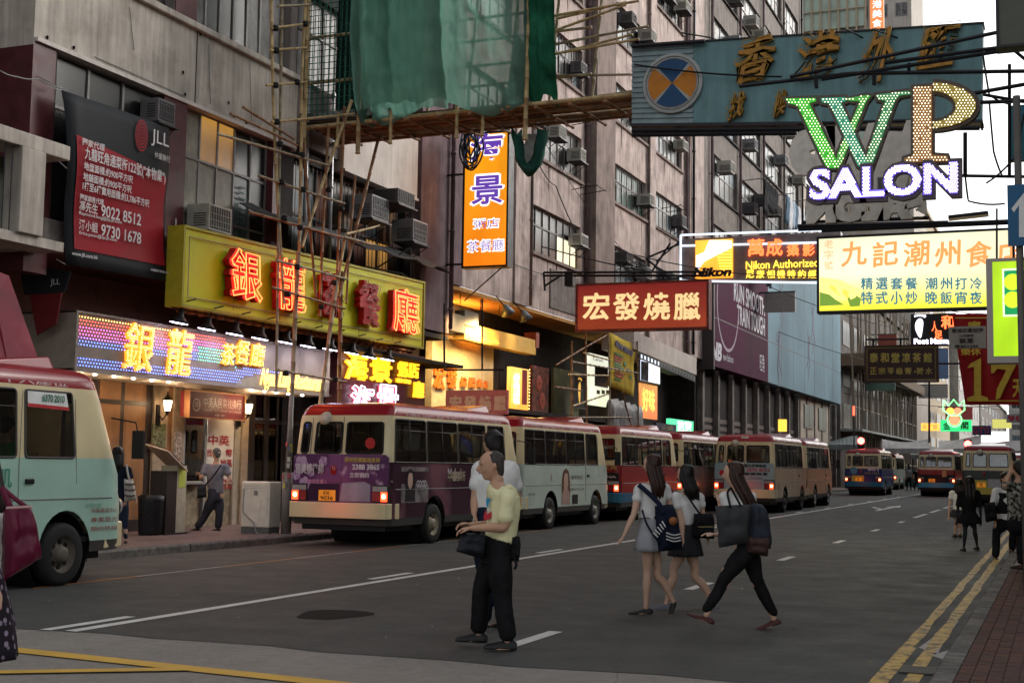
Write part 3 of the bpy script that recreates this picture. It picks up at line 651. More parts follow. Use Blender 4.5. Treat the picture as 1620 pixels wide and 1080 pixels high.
far_block('narrow_cream_block', 'narrow pale block squeezed in beyond the grey tenement', XA, 85.1, 96, 27, BEIGE, 2, 7)
xt0 = atY(1258, 100, 150).x; xt1 = atY(1442, 30, 150).x
TW = far_block('netted_tower', 'tall pale tower wrapped in green netting above the turquoise sign', xt0, 150, 0, 92, mat('tower_pale', (.5, .45, .4), .8, scale=.3, var=.15, streak=.3), 6, 24, 6, 'y', xt1, sh=3.2)
mb = MB()
for zz in range(34, 90, 8): mb.box(xt0-.2, xt0+(xt1-xt0)*.62, 149.5, 149.6, zz, zz+4.6)
mb.build('green_net', mat('pale_green_net', (.42, .5, .43), .9, scale=.4, var=.2), TW); mb = MB()
for i in range(9): x = xt0+(xt1-xt0)*.62*i/8; mb.tube([(x, 149.3, 10), (x, 149.3, 92)], .12, 4)
for z in range(12, 92, 4): mb.tube([(xt0, 149.25, z), (xt0+(xt1-xt0)*.62, 149.25, z)], .1, 4)
mb.build('bamboo_grid', mat('far_bamboo', (.4, .33, .24), .8), TW)
SF = far_block('scaffold_wrapped_block', 'brown grey block wrapped in a web of bamboo beyond the pale blue billboard', XA, 101.5, 148, 15.5, MIDG, 8, 3, 4.5, wh=1.8)
BAM_F = mat('grey_bamboo', (.3, .25, .2), .8); mb = MB()
for i in range(24): y = 102+i*2; mb.tube([(XA+.9, y, 0), (XA+1.0+random.uniform(-.2, .2), y+random.uniform(-.4, .4), 16.5)], .07, 4)
for z in range(2, 17, 2): mb.tube([(XA+.95, 101.5, z), (XA+.95, 148, z+random.uniform(-.2, .2))], .06, 4)
for i in range(10): y = 103+i*4.3; mb.tube([(XA+1, y, 2), (XA+1.1, y+random.choice((-5, 5)), 15)], .06, 4)
mb.build('bamboo_web', BAM_F, SF)
mb = MB(); mb.box(XA, XA+1.6, 101.5, 148, 4.2, 4.35); mb.build('pavement_hoarding', mat('tin_sheet', (.28, .3, .3), .6, dirt=.4), SF)
mb = MB(); mb.box(XA, XA+2, 101.5, 146, 9.0, 9.9); mb.build('catch_platform', mat('old_planks', (.2, .15, .11), .8, streak=.3), SF)
far_block('yellow_block', 'pale yellow apartment block far down the street under the white sky', XA, 157, 208, 33, YEL, 6, 9, 4, sh=3.2)
far_block('white_block', 'whitish block with dark windows far down the street left of the red discount banner', -13.8, 209, 262, 22, PALEG, 6, 6, 4)
far_block('grey_end_block', 'pale block closing the far end of the street', -14, 420, 0, 40, PALEG, 9, 11, 4, 'y', 24)
far_block('distant_grey_block', 'low grey block seen beyond the whitish one', -14, 270, 400, 17, MIDG, 9, 4, 4)
# added out of frame on the right: shades the street, reflects in windows
RB = far_block('unseen_shade_block', 'grey block added on the right pavement beyond the frame to shade the street', 4.2, 11, 0, 13, MIDG, 1, 1, 4, 'y', 18, depth=190)
mb = MB()
for k in range(7):
    for c in range(30): mb.box(4.14, 4.2, 13+c*6, 16.6+c*6, 5+3.1*k, 6.6+3.1*k)
mb.build('window', FRM, RB); mb = MB()
for k in range(2):
    for c in range(30):
        mb.box(4.12, 4.14, 13.1+c*6, 14.75+c*6, 5.1+3.1*k, 6.5+3.1*k); mb.box(4.12, 4.14, 14.85+c*6, 16.5+c*6, 5.1+3.1*k, 6.5+3.1*k)
mb.build('pane', G_DK, RB)
# ============================================================ SIGNS ON THE LEFT FACADE
def rX(px0, py0, px1, py1, X):                 # photo rectangle read on a plane X: y0, y1, z0, z1
    m = (px0+px1)/2; h = (py0+py1)/2
    return atX(px0, h, X).y, atX(px1, h, X).y, atX(m, py1, X).z, atX(m, py0, X).z
def rY(px0, py0, px1, py1, Y):
    m = (px0+px1)/2; h = (py0+py1)/2
    return atY(px0, h, Y).x, atY(px1, h, Y).x, atY(m, py1, Y).z, atY(m, py0, Y).z
def tX(s, px0, py0, px1, py1, X, m, par, **k):
    y0, y1, z0, z1 = rX(px0, py0, px1, py1, X); return text(s, (X, (y0+y1)/2, (z0+z1)/2), FX, UZ, y1-y0, z1-z0, m, par, **k)
def tY(s, px0, py0, px1, py1, Y, m, par, **k):
    a = atY(px0, (py0+py1)/2, Y); tilt = k.pop('tilt', 0)
    x0, x1, z0, z1 = rY(px0, py0, px1, py1, Y); return text(s, ((x0+x1)/2, Y, (z0+z1)/2), (1, 0, tilt), (-tilt, 0, 1), x1-x0, z1-z0, m, par, **k)
def bX(name, px0, py0, px1, py1, X, d, m, par, **k):       # slab on a plane X, d thick behind it
    y0, y1, z0, z1 = rX(px0, py0, px1, py1, X); mb = MB(); mb.box(X-d, X, y0, y1, k.pop('z0', z0), k.pop('z1', z1)); return mb.build(name, m, par, **k)
def bY(name, px0, py0, px1, py1, Y, d, m, par, **k):
    x0, x1, z0, z1 = rY(px0, py0, px1, py1, Y); mb = MB(); mb.box(x0, x1, Y, Y+d, z0, z1); return mb.build(name, m, par, **k)
def frameY(name, px0, py0, px1, py1, Y, t, d, m, par):
    x0, x1, z0, z1 = rY(px0, py0, px1, py1, Y); mb = MB(); a, b = Y-.03, Y+d
    mb.box(x0-t, x1+t, a, b, z1, z1+t); mb.box(x0-t, x1+t, a, b, z0-t, z0); mb.box(x0-t, x0, a, b, z0, z1); mb.box(x1, x1+t, a, b, z0, z1); return mb.build(name, m, par)
def frameX(name, px0, py0, px1, py1, X, t, d, m, par):
    y0, y1, z0, z1 = rX(px0, py0, px1, py1, X); mb = MB(); a, b = X-d, X+.03
    mb.box(a, b, y0-t, y1+t, z1, z1+t); mb.box(a, b, y0-t, y1+t, z0-t, z0); mb.box(a, b, y0-t, y0, z0, z1); mb.box(a, b, y1, y1+t, z0, z1); return mb.build(name, m, par)
def sign(name, label, p, cat='sign', group=None): return thing(name, label, cat, p, group=group)
YE = mat('olive_yellow_panel', (.52, .53, .008), .5, scale=2, var=.1, dirt=.1, dcol=(.2, .18, .01)); RED3 = mat('red_letter', (.42, .008, .01), .45, var=.25); TUBE_R = glow('red_neon', (1, .12, .03), 3.2); TUBE_O = glow('orange_neon', (1, .25, .04), 2.4)
NEON_Y = glow('yellow_neon', (1, .55, .05), 2.6); NEON_W = glow('white_neon', (.85, .8, 1), 2.5); NEON_G = glow('green_neon', (.1, 1, .3), 1.6); NEON_P = glow('pink_neon', (1, .45, .7), 2.0); OFFT = mat('unlit_tube', (.35, .25, .22), .3)
# big yellow neon sign
XY = -14.4
s = sign('neon_sign', 'long olive yellow neon sign with five thick red characters behind the bamboo poles', atX(287, 480, XY))
c1, c2, c3, c4 = atX(290, 360, XY), atX(675, 450, XY), atX(665, 548, XY), atX(285, 480, XY)
ya, yb = (c1.y+c4.y)/2, (c2.y+c3.y)/2
mb = MB()
mb.rings([[V((XY-dx, ya+.012, c4.z)), V((XY-dx, yb-.012, c3.z)), V((XY-dx, yb-.012, c2.z)), V((XY-dx, ya+.012, c1.z))] for dx in (.3, 0)]); mb.build('panel', YE, s)
mb = MB()
for a, b in (((ya, c4.z), (yb, c3.z)), ((ya, c1.z), (yb, c2.z))):
    up = .0 if a[1] == c1.z else -.05
    mb.obox((XY-.33, a[0], a[1]+up), (.36, 0, 0), (0, b[0]-a[0], b[1]-a[1]), (0, 0, .05))
for y, z0, z1 in ((ya, c4.z, c1.z), (yb-.05, c3.z, c2.z)): mb.box(XY-.33, XY+.03, y, y+.05, z0, z1)
for k in range(1, 6): y = ya+(yb-ya)*k/6; mb.box(XY, XY+.006, y, y+.02, c4.z+.05, c1.z-.05)
mb.build('frame', mat('yellow_edge', (.33, .3, .02), .5, dirt=.6, dcol=(.1, .07, .02)), s)
o = mb = MB()
for pts in (((ya+.15, c4.z+.14), (yb-.15, c3.z+.16), (yb-.15, c2.z-.16), (ya+.15, c1.z-.14), (ya+.15, c4.z+.14)),): mb.tube([(XY+.04, y, z) for y, z in pts], .01, 4)
mb.build('neon_tube', OFFT, s)
for i, (ch, x0, y0, x1, y1, lit) in enumerate((('銀', 348, 397, 396, 475, 1), ('龍', 424, 412, 466, 492, 1), ('茶', 497, 432, 530, 503, 0), ('餐', 556, 446, 590, 515, 0), ('廳', 607, 458, 648, 527, 1))):
    yy0, yy1, z0, z1 = rX(x0, y0, x1, y1, XY); c = (XY+.05, (yy0+yy1)/2, (z0+z1)/2)
    ch_ = text(ch, c, FX, UZ, yy1-yy0, z1-z0, RED3, s, bold=.028, ext=.14, shear=-.08)
    mb = MB(); [mb.tube([(XY, c[1]+a, c[2]+b), (XY+.06, c[1]+a, c[2]+b)], .02, 4) for a in (-.2, .2) for b in (-.3, .3)]; mb.build('stud', STEEL, ch_)
    if lit:
        outline(ch, (c[0], c[1]+.02, c[2]), FX, UZ, (yy1-yy0)*1.0, (z1-z0)*1.0, TUBE_R, ch_, r=.011, lift=.2, bold=.012, shear=-.08)
        lamp('neon_glow', 'POINT', (XY+.55, c[1], c[2]), 4, (1, .15, .04), .3, parent=s)
    else: outline(ch, c, FX, UZ, (yy1-yy0), (z1-z0), OFFT, ch_, r=.008, lift=.2, bold=.012, shear=-.08)
# its lamps
bell = None
LW = glow('cool_lamp_face', (.75, .72, 1), 12)
for i, (px, py) in enumerate(((283, 508), (327, 518), (371, 526), (411, 533), (452, 539), (487, 545), (522, 550), (556, 556), (584, 562), (613, 566))):
    p = atX(px, py+3, -14.55); r = .185
    t = thing('spot_lamp', ('first', 'second', 'third', 'fourth', 'fifth', 'sixth', 'seventh', 'eighth', 'ninth', 'last')[i]+' bell shaped lamp from the left in the row hanging under the yellow neon sign', 'lamp', tuple(p), group='bell lamps under the yellow sign')
    mb = MB(); ax = V((-.16, -.05, -1)).normalized(); mb.lathe(p, ax, [(-.24, .02), (-.235, .055), (-.14, .06), (-.1, .1), (0, r), (0, r-.012), (-.09, .09)], 14); mb.build('shade', BLK, t, True)
    mb = MB(); mb.lathe(p, ax, [(.012, .001), (.004, r-.03), (-.01, r-.014)], 12); mb.build('bulb', LW, t)
    mb = MB(); mb.tube([p-ax*.22, p+V((.1, 0, .38)), p+V((.35, 0, .42))], .014, 5); mb.build('arm', STEEL, t)
    lamp('lamp_light', 'SPOT', p+ax*.02, 7, (.85, .82, 1), .08, rot=V((-.55, 0, -1)), spot=115, parent=t)
mb = MB()
for i in range(30): y = ya+.3+i*(yb-ya-.6)/29; mb.box(XY-.3, XY-.15, y, y+.12, c4.z-.11, c4.z-.06)
mb.tube([(XY-.2, ya, c4.z-.07), (XY-.2, yb, c3.z-.07)], .02, 5); mb.build('junction_strip', mat('rust_metal', (.2, .07, .03), .7, dirt=.4), s)
# dot-lamp fascia
XL = -15.0; p0 = atX(120, 540, XL); y0, y1 = p0.y, 26.35; z0, z1 = 2.96, 3.88
s = sign('lamp_dot_fascia', 'restaurant fascia covered in coloured dot lamps with orange characters above the shop door', (XL, y0, z0))
FB = mat('fascia_brown', (.24, .19, .145), .5, scale=3, var=.15)
mb = MB(); mb.box(XL-1.15, XL, y0, y1, z0, z1); mb.build('box', FB, s); mb = MB(); mb.box(XL-1.2, XL+.05, y0-.06, y0, z0-.03, z1+.03); mb.box(XL-1.2, XL+.03, y0-.06, y1, z1, z1+.035); mb.box(XL-1.2, XL+.02, y0-.06, y1+.03, z0-.05, z0); mb.build('frame', mat('fascia_edge', (.28, .23, .19), .5), s)
mb = MB(); n_ = 26
arc = [(XL+.012, y0+4.7+(y1-y0-4.75)*i/n_, z0+.0+.36*math.sin(math.pi*min(1, (i/n_)*.62+.02))**.6) for i in range(n_+1)]
for a, b in zip(arc, arc[1:]): mb.face((XL+.012, a[1], z0), (XL+.012, b[1], z0), b, a)
mb.build('crescent_panel', mat('crescent_tan', (.34, .29, .2), .5), s)
cols = [glow('dot_orange', (1, .45, .1), 4), glow('dot_red', (1, .08, .06), 3.2), glow('dot_pink', (1, .1, .45), 3.2), glow('dot_violet', (.55, .15, 1), 3), glow('dot_blue', (.1, .18, 1), 3.4), glow('dot_cyan', (.1, .75, .8), 3), glow('dot_green', (.15, .9, .45), 2.6)]
mb = MB(); rows = 15
for r in range(rows):
    for c in range(112):
        y = y0+.05+c*.0752+(.037 if r % 2 else 0); v = (r+.5)/rows; z = z1-.03-v*(z1-z0-.06); u = c/112
        edge = .50+.075*v
        if u < edge:
            if 9 <= r <= 10 and u < .36+.02*r and u > -1: continue
            if r == 11 and u < .3: continue
            k = 0 if r == 0 else 1 if r < 3 else 2 if r < 6 else 3 if r == 6 else 4
            if u > .34 and r < 7: k = (1, 1, 2, 2, 3, 3, 4)[r]
            if u > .40 and 4 <= r < 11: k = 5 if (r+int(u*30)) % 2 else 6
        else:
            top = .70+.9*max(0, u-.72)**1.0*(1 if u > .72 else 0)-(.10 if .58 < u < .8 else 0)
            ra = .36*math.sin(math.pi*min(1, ((y-(y0+4.7))/(y1-y0-4.75))*.62+.02))**.6 if y > y0+4.7 else 0
            if v < top or z < z0+ra+.03 or u > .985: continue
            k = 4
        bulb(mb, (XL+.004, y, z), (1, 0, -.12), .0135, k)
mb.build('dot_lamps', cols, s)['kind'] = 'stuff'
LETY = glow('orange_lamp_letter', (1, .32, .02), .8); LETY2 = glow('amber_lamp_letter', (1, .55, .12), 1.5)
for ch, a, b, c, d in (('銀', 193, 511, 239, 588), ('龍', 261, 520, 300, 594), ('茶', 347, 543, 368, 578), ('餐', 369, 538, 391, 577), ('廳', 393, 542, 414, 580)):
    yy0, yy1, zz0, zz1 = rX(a, b, c, d, XL); L = text(ch, (XL+.02, (yy0+yy1)/2, (zz0+zz1)/2), FX, UZ, yy1-yy0, zz1-zz0, LETY, s, bold=.012, ext=.05, shear=.12)
    mb = MB()
    for u, v in inside_pts(ch, 20 if yy1-yy0 > .5 else 13, .005): mb_v = v*(zz1-zz0); bulb(mb, (XL+.076, (yy0+yy1)/2+u*(yy1-yy0)+.12*mb_v, (zz0+zz1)/2+mb_v), (1, 0, 0), .01)
    if mb.v: mb.build('letter_bulbs', glow('bulb_amber', (1, .75, .25), 3), L)['kind'] = 'stuff'
tX('Ngan Lung Restaurant', 412, 588, 512, 622, XL+.02, LETY2, s, bold=.02, shear=.3, ext=.02)
for i, (px, py) in enumerate(((150, 590), (181, 592.5), (211, 596), (240, 599), (267, 601), (397, 613), (418, 616), (437, 618), (456, 620), (478, 623))):
    p = atX(px, py, XL-.12); mb = MB(); mb.lathe((p.x, p.y, z0-.052), (0, 0, -1), [(0, .035), (.018, .033), (.03, .001)], 8); mb.build('downlight', glow('warm_white_bulb', (1, .85, .7), 14), s)
    if i % 2 == 0: lamp('downlight_glow', 'POINT', (p.x-.3, p.y, z0-.3), 7, (1, .7, .4), .08, parent=s)
# ---- shopfront
XS = -16.3; PZt = PZ+.002
SHF = thing('shopfront', 'timber and glass restaurant front with wall lanterns under the coloured dot lamp fascia', 'shopfront', (XS, y0, PZ))
mb = MB(); mb.box(XS-3.2, XS-3.1, 16.7, 32.7, PZt, 4.7); mb.build('back_wall', mat('warm_interior', (.2, .13, .08), .7, var=.3, scale=2), SHF)
mb = MB(); mb.box(XS-3.1, XS+.15, 16.7, 32.7, 3.25, 3.35); mb.build('ceiling', mat('brown_ceiling', (.16, .11, .08), .7), SHF)
WOOD = mat('oak_panel', (.34, .17, .075), .45, scale=2, var=.25, streak=.3); STN = mat('tan_stone', (.36, .28, .2), .6, scale=8, var=.2); DKF = mat('dark_door_frame', (.03, .022, .02), .4)
def sf(name, px0, px1, m, x=XS, d=.1, za=PZt, zb=3.25, par=SHF, ref=760):
    a = atX(px0, ref, x).y; b = atX(px1, ref, x).y; mb = MB(); mb.box(x-d, x, a, b, za, zb); return mb.build(name, m, par)
for a, b, m, n in ((100, 150, DKF, 'dark_panel'), (152, 186, WOOD, 'wood_panel'), (186, 192, DKF, 'door_frame'), (192, 226, WOOD, 'wood_panel'), (226, 240, DKF, 'door_frame'), (240, 262, STN, 'stone_pilaster'), (272, 288, STN, 'stone_pilaster'), (262, 272, WOOD, 'wood_strip'), (369, 381, mat('pale_column', (.4, .36, .3), .5), 'pale_column'), (381, 391, STN, 'stone_pilaster')):
    sf(n, a, b, m, XS+(.05 if 'pil' in n else .0))
sf('door_rail', 152, 226, DKF, XS+.03, .04, 2.5, 2.58); sf('door_rail', 152, 226, DKF, XS+.03, .04, PZt, .35)
for a, b in ((391, 401), (417, 423), (437, 443), (455, 463), (490, 498), (524, 536)): sf('window_post', a, b, DKF, XS, .08)
sf('low_panel', 391, 536, WOOD, XS-.03, .04, PZt, .95); sf('transom', 391, 536, DKF, XS+.01, .05, 2.3, 2.38)
GLS = glassm('shop_glass', (.6, .58, .55), .6)
for a, b in ((401, 417), (423, 437), (443, 455), (463, 490), (498, 524)): sf('glass_pane', a, b, GLS, XS-.03, .01, .98, 3.2)
REDL = glow('red_lantern_glow', (1, .05, .04), 3)
for px, py in ((431, 679), (416, 703), (438, 703), (425, 768)):
    p = atX(px, py, XS-1.3); mb = MB(); mb.lathe(p-V((0, 0, .1)), (0, 0, 1), [(0, .03), (.05, .085), (.1, .1), (.15, .085), (.2, .03)], 10); o = mb.build('paper_lantern', REDL, SHF, True)
lamp('room_light', 'POINT', (XS-1.4, 24.9, 2.9), 55, (1, .62, .3), .3, parent=SHF); lamp('room_light', 'POINT', (XS-.9, 28.5, 2.7), 35, (1, .45, .2), .3, parent=SHF)
for i in range(5):
    mb = MB(); y = 23.2+i*.75; mb.lathe((XS-.5, y, 2.9), (0, 0, -1), [(0, .04), (.05, .001)], 8); mb.build('ceiling_bulb', MATS['warm_white_bulb'], SHF)
mb = MB(); mb.box(-16.42, -16.32, 16.7, 32.7, 3.35, 4.78); mb.build('upper_wall', mat('salmon_upper_wall', (.3, .14, .11), .8, dirt=.3), SHF)
# dining furniture seen through the glass
for i in range(3):
    mb = MB(); y = 23.6+i*1.5; mb.box(XS-1.9, XS-1.1, y, y+.6, .8, .84); mb.box(XS-1.55, XS-1.45, y+.25, y+.35, PZ, .8); mb.box(XS-2.0, XS-1.95, y-.1, y+.7, .5, 1.25)
    o = mb.build('dining_table', WOOD); tag(o, ('dining table behind the restaurant glass nearest the exchange counter', 'middle dining table behind the dark restaurant glass', 'dining table behind the glass nearest the purple bus')[i], 'table')
# bank counter
BK = thing('exchange_counter', 'lit money exchange counter with a dark red sign above and glass screen', 'counter', (XS, 21.2, PZ))
MRD = mat('deep_red_board', (.16, .022, .03), .35, var=.1)
bX('sign_board', 299, 622, 386, 661, XS+.45, .2, MRD, BK); frameX('sign_frame', 299, 622, 386, 661, XS+.46, .025, .1, mat('brass_edge', (.4, .2, .1), .4, .6), BK)
CRL = mat('pale_pink_letter', (.55, .38, .36), .6)
tX('中英人民幣找換行', 322, 630, 381, 646, XS+.47, CRL, BK, bold=0); tX('CHUNG YING MONEY EXCHANGE', 322, 648, 381, 652, XS+.47, CRL, BK, bold=0); tX('匯率', 340, 655, 356, 659, XS+.47, CRL, BK, bold=0)
pc = atX(311, 640, XS+.475); mb = MB(); mb.lathe(pc, (1, 0, 0), [(0, .13), (0, .105)], 18); mb.build('round_emblem', CRL, BK); tX('中', 308, 634, 315, 646, XS+.475, CRL, BK, bold=0)
sf('steel_frame', 288, 291, ALU, XS+.02, .06, PZt, 2.6, BK); sf('steel_frame', 322, 325, ALU, XS+.02, .06, PZt, 2.6, BK); sf('counter_base', 291, 369, mat('tan_tile_wall', (.3, .25, .17), .5, var=.3, scale=9), XS-.05, .3, PZt, 1.0, BK); sf('counter_top', 288, 330, ALU, XS+.18, .45, 1.0, 1.05, BK)
sf('glass_screen', 291, 322, GLS, XS, .01, 1.06, 2.6, BK); sf('back_panel', 286, 372, mat('lime_cream_room', (.42, .45, .3), .7), XS-.9, .05, PZt, 2.75, BK); sf('lintel', 286, 372, mat('lintel_tan', (.25, .2, .14), .6), XS+.02, .2, 2.62, 2.75, BK)
mb = MB(); a = atX(290, 670, XS-.2).y; mb.box(XS-.25, XS-.2, a, a+.55, 2.5, 2.56); mb.build('light_strip', glow('cool_strip', (.8, .9, 1), 9), BK)
lamp('counter_light', 'POINT', (XS-.4, a+.5, 2.35), 26, (.95, 1, .8), .15, parent=BK)
for i in range(14):
    yy = a+.08+random.random()*.75; zz = random.uniform(1.15, 2.4); mb = MB(); mb.box(XS-.85+random.random()*.5, XS-.84, yy, yy+.12, zz, zz+.1); mb.build('notice_card', rc((WHITE, MRD, mat('card_green', (.1, .3, .12), .6), BLK)), BK)
po = sf('white_poster', 325.5, 369, mat('poster_white', (.62, .6, .56), .5, var=.05), XS-.02, .02, 1.0, 2.42, BK)
PR = mat('poster_red', (.4, .02, .03), .6)
for t_, a, b, c, d in (('中英', 329, 688, 363, 704), ('找', 327, 710, 335, 722), ('幣', 357, 710, 367, 722), ('地區', 348, 726, 367, 738), ('外幣兌換', 329, 742, 365, 752), ('2388 0606', 332, 756, 367, 763), ('9173 0283', 332, 766, 367, 773)): tX(t_, a, b, c, d, XS-.018, PR, po, bold=.02)
mb = MB()
for k in range(9): mb.box(XS-.045, XS-.04, a+.02, a+2.4, .2+k*.085, .21+k*.085)
# wall lanterns
LG = glow('lantern_glow', (1, .7, .4), 5)
for i, (px, py) in enumerate(((265, 640), (393, 645))):
    p = atX(px, py, XS+.28); t = thing('wall_lantern', ('black wall lantern glowing on the pilaster left of the exchange counter', 'black wall lantern glowing on the pilaster right of the exchange counter')[i], 'lantern', tuple(p), group='wall lanterns beside the exchange counter')
    mb = MB(); mb.lathe(p, (0, 0, 1), [(-.12, .055), (.08, .09)], 6, True); mb.build('glass', LG, t)
    mb = MB(); mb.lathe(p, (0, 0, 1), [(.08, .11), (.17, .04), (.2, .015), (.26, .01)], 6, True); mb.lathe(p, (0, 0, 1), [(-.22, .005), (-.17, .02), (-.12, .06)], 6, True)
    for q in range(6): an = q*math.pi/3; mb.tube([p+V((.058*math.cos(an), .058*math.sin(an), -.12)), p+V((.093*math.cos(an), .093*math.sin(an), .08))], .006, 4)
    mb.build('cage', BLK, t); mb = MB(); mb.tube([p+V((0, 0, -.15)), p+V((-.1, 0, -.3)), p+V((-.22, 0, -.15))], .014, 5); mb.box(p.x-.25, p.x-.2, p.y-.05, p.y+.05, p.z-.4, p.z); mb.build('bracket', BLK, t)
    lamp('lantern_light', 'POINT', p+V((.16, 0, 0)), 6, (1, .65, .35), .08, parent=t)
# small sign plate of green tiles
bX('patterned_tile_panel', 241, 670, 262, 716, XS+.06, .01, mat('tile_pattern', (.2, .22, .12), .4, var=.6, scale=25), SHF)
bX('poster_strip', 275, 683, 287, 745, XS+.06, .01, mat('poster_strip', (.5, .4, .35), .5, var=.6, scale=20), SHF)
# menu stand, bin, white cabinet
p = V((-15.25, atX(262, 830, -15.25).y, PZ)); t = thing('menu_stand', 'tall menu stand with a tilted picture board beside the exchange counter', 'stand', tuple(p))
mb = MB(); mb.box(p.x-.18, p.x+.18, p.y-.26, p.y+.05, PZ, PZ+1.15); mb.build('dark_side', DKF, t); mb = MB(); mb.box(p.x-.18, p.x+.18, p.y+.052, p.y+.34, PZ, PZ+1.25); mb.build('pale_side', mat('stand_cream', (.42, .38, .28), .5), t); mb = MB(); mb.box(p.x-.24, p.x+.22, p.y-.3, p.y+.38, PZ-.001, PZ+.03); mb.build('base', DKF, t)
mb = MB(); mb.obox((p.x-.2, p.y-.42, PZ+1.62), (.5, .0, -.12), (0, .62, -.36), (.0, .01, .025)); bo = mb.build('picture_board', mat('menu_cream', (.5, .4, .3), .4), t)
mb = MB()
for i in range(4):
    for j in range(3):
        o_ = V((p.x-.15+j*.16, p.y-.38+i*.14, PZ+1.62+.03-(j*.038)-(i*.081))); mb.mi = (i+j) % 2; mb.obox(o_, (.11, 0, -.026), (0, .11, -.064), (0, .001, .004))
mb.build('menu_pictures', [mat('dish_orange', (.4, .14, .05), .5), mat('dish_dark', (.1, .05, .04), .5)], bo)
mb = MB(); mb.box(p.x+.181, p.x+.186, p.y+.1, p.y+.3, PZ+.85, PZ+1.2); mb.build('yellow_flyer', mat('flyer_lime', (.45, .5, .08), .6), t)
p = V((-15.3, atX(238, 830, -15.3).y, PZ)); t = thing('rubbish_bin', 'round bin under a black liner just left of the menu stand', 'bin', tuple(p))
mb = MB(); mb.lathe(p, (0, 0, 1), [(.0, .2), (.05, .215), (.62, .235), (.7, .245), (.7, .2)], 18, True); o = mb.build('liner', mat('bin_liner', (.016, .016, .018), .3, bump=.8, scale=4), t, True)
mb = MB(); mb.lathe(p, (0, 0, 1), [(.69, .21), (.72, .2), (.74, .05)], 18); mb.build('rim', BLK, t, True)
ax1 = -13.72; d0 = atX(425, 845, ax1).y; d1 = atX(443, 845, ax1).y; ax0 = atY(380, 840, d0).x
t = thing('white_appliance', 'discarded white washing machine standing on the kerb beside the lamp pole', 'appliance', ((ax0+ax1)/2, d0+.2, PZ))
AW = mat('appliance_white', (.6, .57, .49), .4, var=.08, dirt=.25, dcol=(.3, .26, .2))
mb = MB(); mb.box(ax0, ax1, d0, d1, PZ+.12, PZ+.97); bd = mb.build('body', AW, t, bevel=.02); mb = MB(); mb.box(ax0+.01, ax1-.01, d0+.01, d1-.01, PZ, PZ+.12); mb.build('plinth', mat('plinth_grey', (.1, .1, .1), .6), t)
aw_ = ax1-ax0; xm_ = (ax0+ax1)/2; mb = MB(); zz = PZ
mb.rings([[(xm_-.14, d0-q, zz+.62), (xm_+.14, d0-q, zz+.62), (xm_+.1, d0-q, zz+.42), (xm_-.1, d0-q, zz+.42)] for q in (0, .008)]); mb.rings([[(xm_-.1, d0-q, zz+.4), (xm_+.1, d0-q, zz+.4), (xm_+.1, d0-q, zz+.2), (xm_-.1, d0-q, zz+.2)] for q in (0, .008)])
for q in (ax0+.04, ax1-.06): mb.box(q, q+.02, d0-.008, d0, zz+.2, zz+.88)
mb.box(ax0+.06, ax1-.06, d0-.008, d0, zz+.85, zz+.87); mb.box(ax0+.04, ax1-.04, d0-.01, d0, zz+.9, zz+.92); mb.build('pressed_panel', AW, t)
mb = MB(); mb.box(xm_-.03, xm_+.05, d0-.012, d0-.008, zz+.72, zz+.8); mb.build('label_plate', GREYP, t); mb = MB(); mb.tube([(ax0+.06, d0-.02, zz+.84), (ax0+.05, d0-.02, zz+.4), (xm_, d0-.03, zz+.2)], .008, 5); mb.build('drain_hose', GREYP, t, True)
cable(t, [(xm_, d0-.03, zz+.2), (xm_+.15, d0-.15, zz+.02), (ax1+.15, d0-.05, zz+.02), (-13.3, d1+.1, zz+.02)], .01, GREYP, 'power_lead', .02)
# kerbside pole with stickers
p = V((-13.52, atX(452, 850, -13.52).y, PZ)); t = thing('kerb_pole', 'pole pasted with torn stickers standing by the white machine', 'pole', tuple(p))
mb = MB(); mb.tube([p, p+V((0, 0, 1.15))], .10, 10); mb.tube([p+V((0, 0, 1.15)), p+V((.03, .02, 2.6))], [.05, .045], 10); mb.build('post', mat('pole_grey', (.2, .18, .16), .5, dirt=.5), t, True)
mb = MB()
for i in range(16): an = random.uniform(-2.6, .4); zz = random.uniform(.5, 1.7); r_ = .103 if zz < 1.1 else .055; mb.mi = i % 4; mb.obox(p+V((r_*math.cos(an), r_*math.sin(an), zz)), (-.06*math.sin(an), .06*math.cos(an), 0), (0, 0, .09), (.004*math.cos(an), .004*math.sin(an), 0))
mb.build('stickers', [mat('stk1', (.5, .1, .12), .6), mat('stk2', (.5, .5, .45), .6), mat('stk3', (.45, .42, .08), .6), mat('stk4', (.15, .15, .2), .6)], t)
# ---- second restaurant
XH = -15.2
s = sign('congee_shop_sign', 'dark shop sign with large yellow neon characters beside the dot lamp fascia', atX(600, 600, XH))
bX('board', 533, 552, 672, 662, XH, .3, mat('dark_maroon_board', (.07, .018, .02), .3), s)
for t_, a, b, c, d in (('海', 544, 556, 579, 603), ('景', 584, 561, 617, 604), ('粥', 628, 568, 642, 596), ('店', 645, 571, 660, 598), ('茶餐', 624, 599, 648, 606), ('廳', 652, 603, 668, 629)):
    L = tX(t_, a, b, c, d, XH+.03, glow('yellow_neon_letter', (1, .42, .015), 1.0), s, bold=.03, ext=.06)
lamp('neon_spill', 'POINT', atX(590, 585, XH+.5), 16, (1, .6, .15), .3, parent=s)
s = sign('small_neon_sign', 'low board with pink and white neon characters just above the purple bus roof', atX(590, 640, XH+.5))
bX('board', 541, 604, 640, 660, XH+.5, .12, mat('dark_red_board', (.09, .012, .02), .3), s)
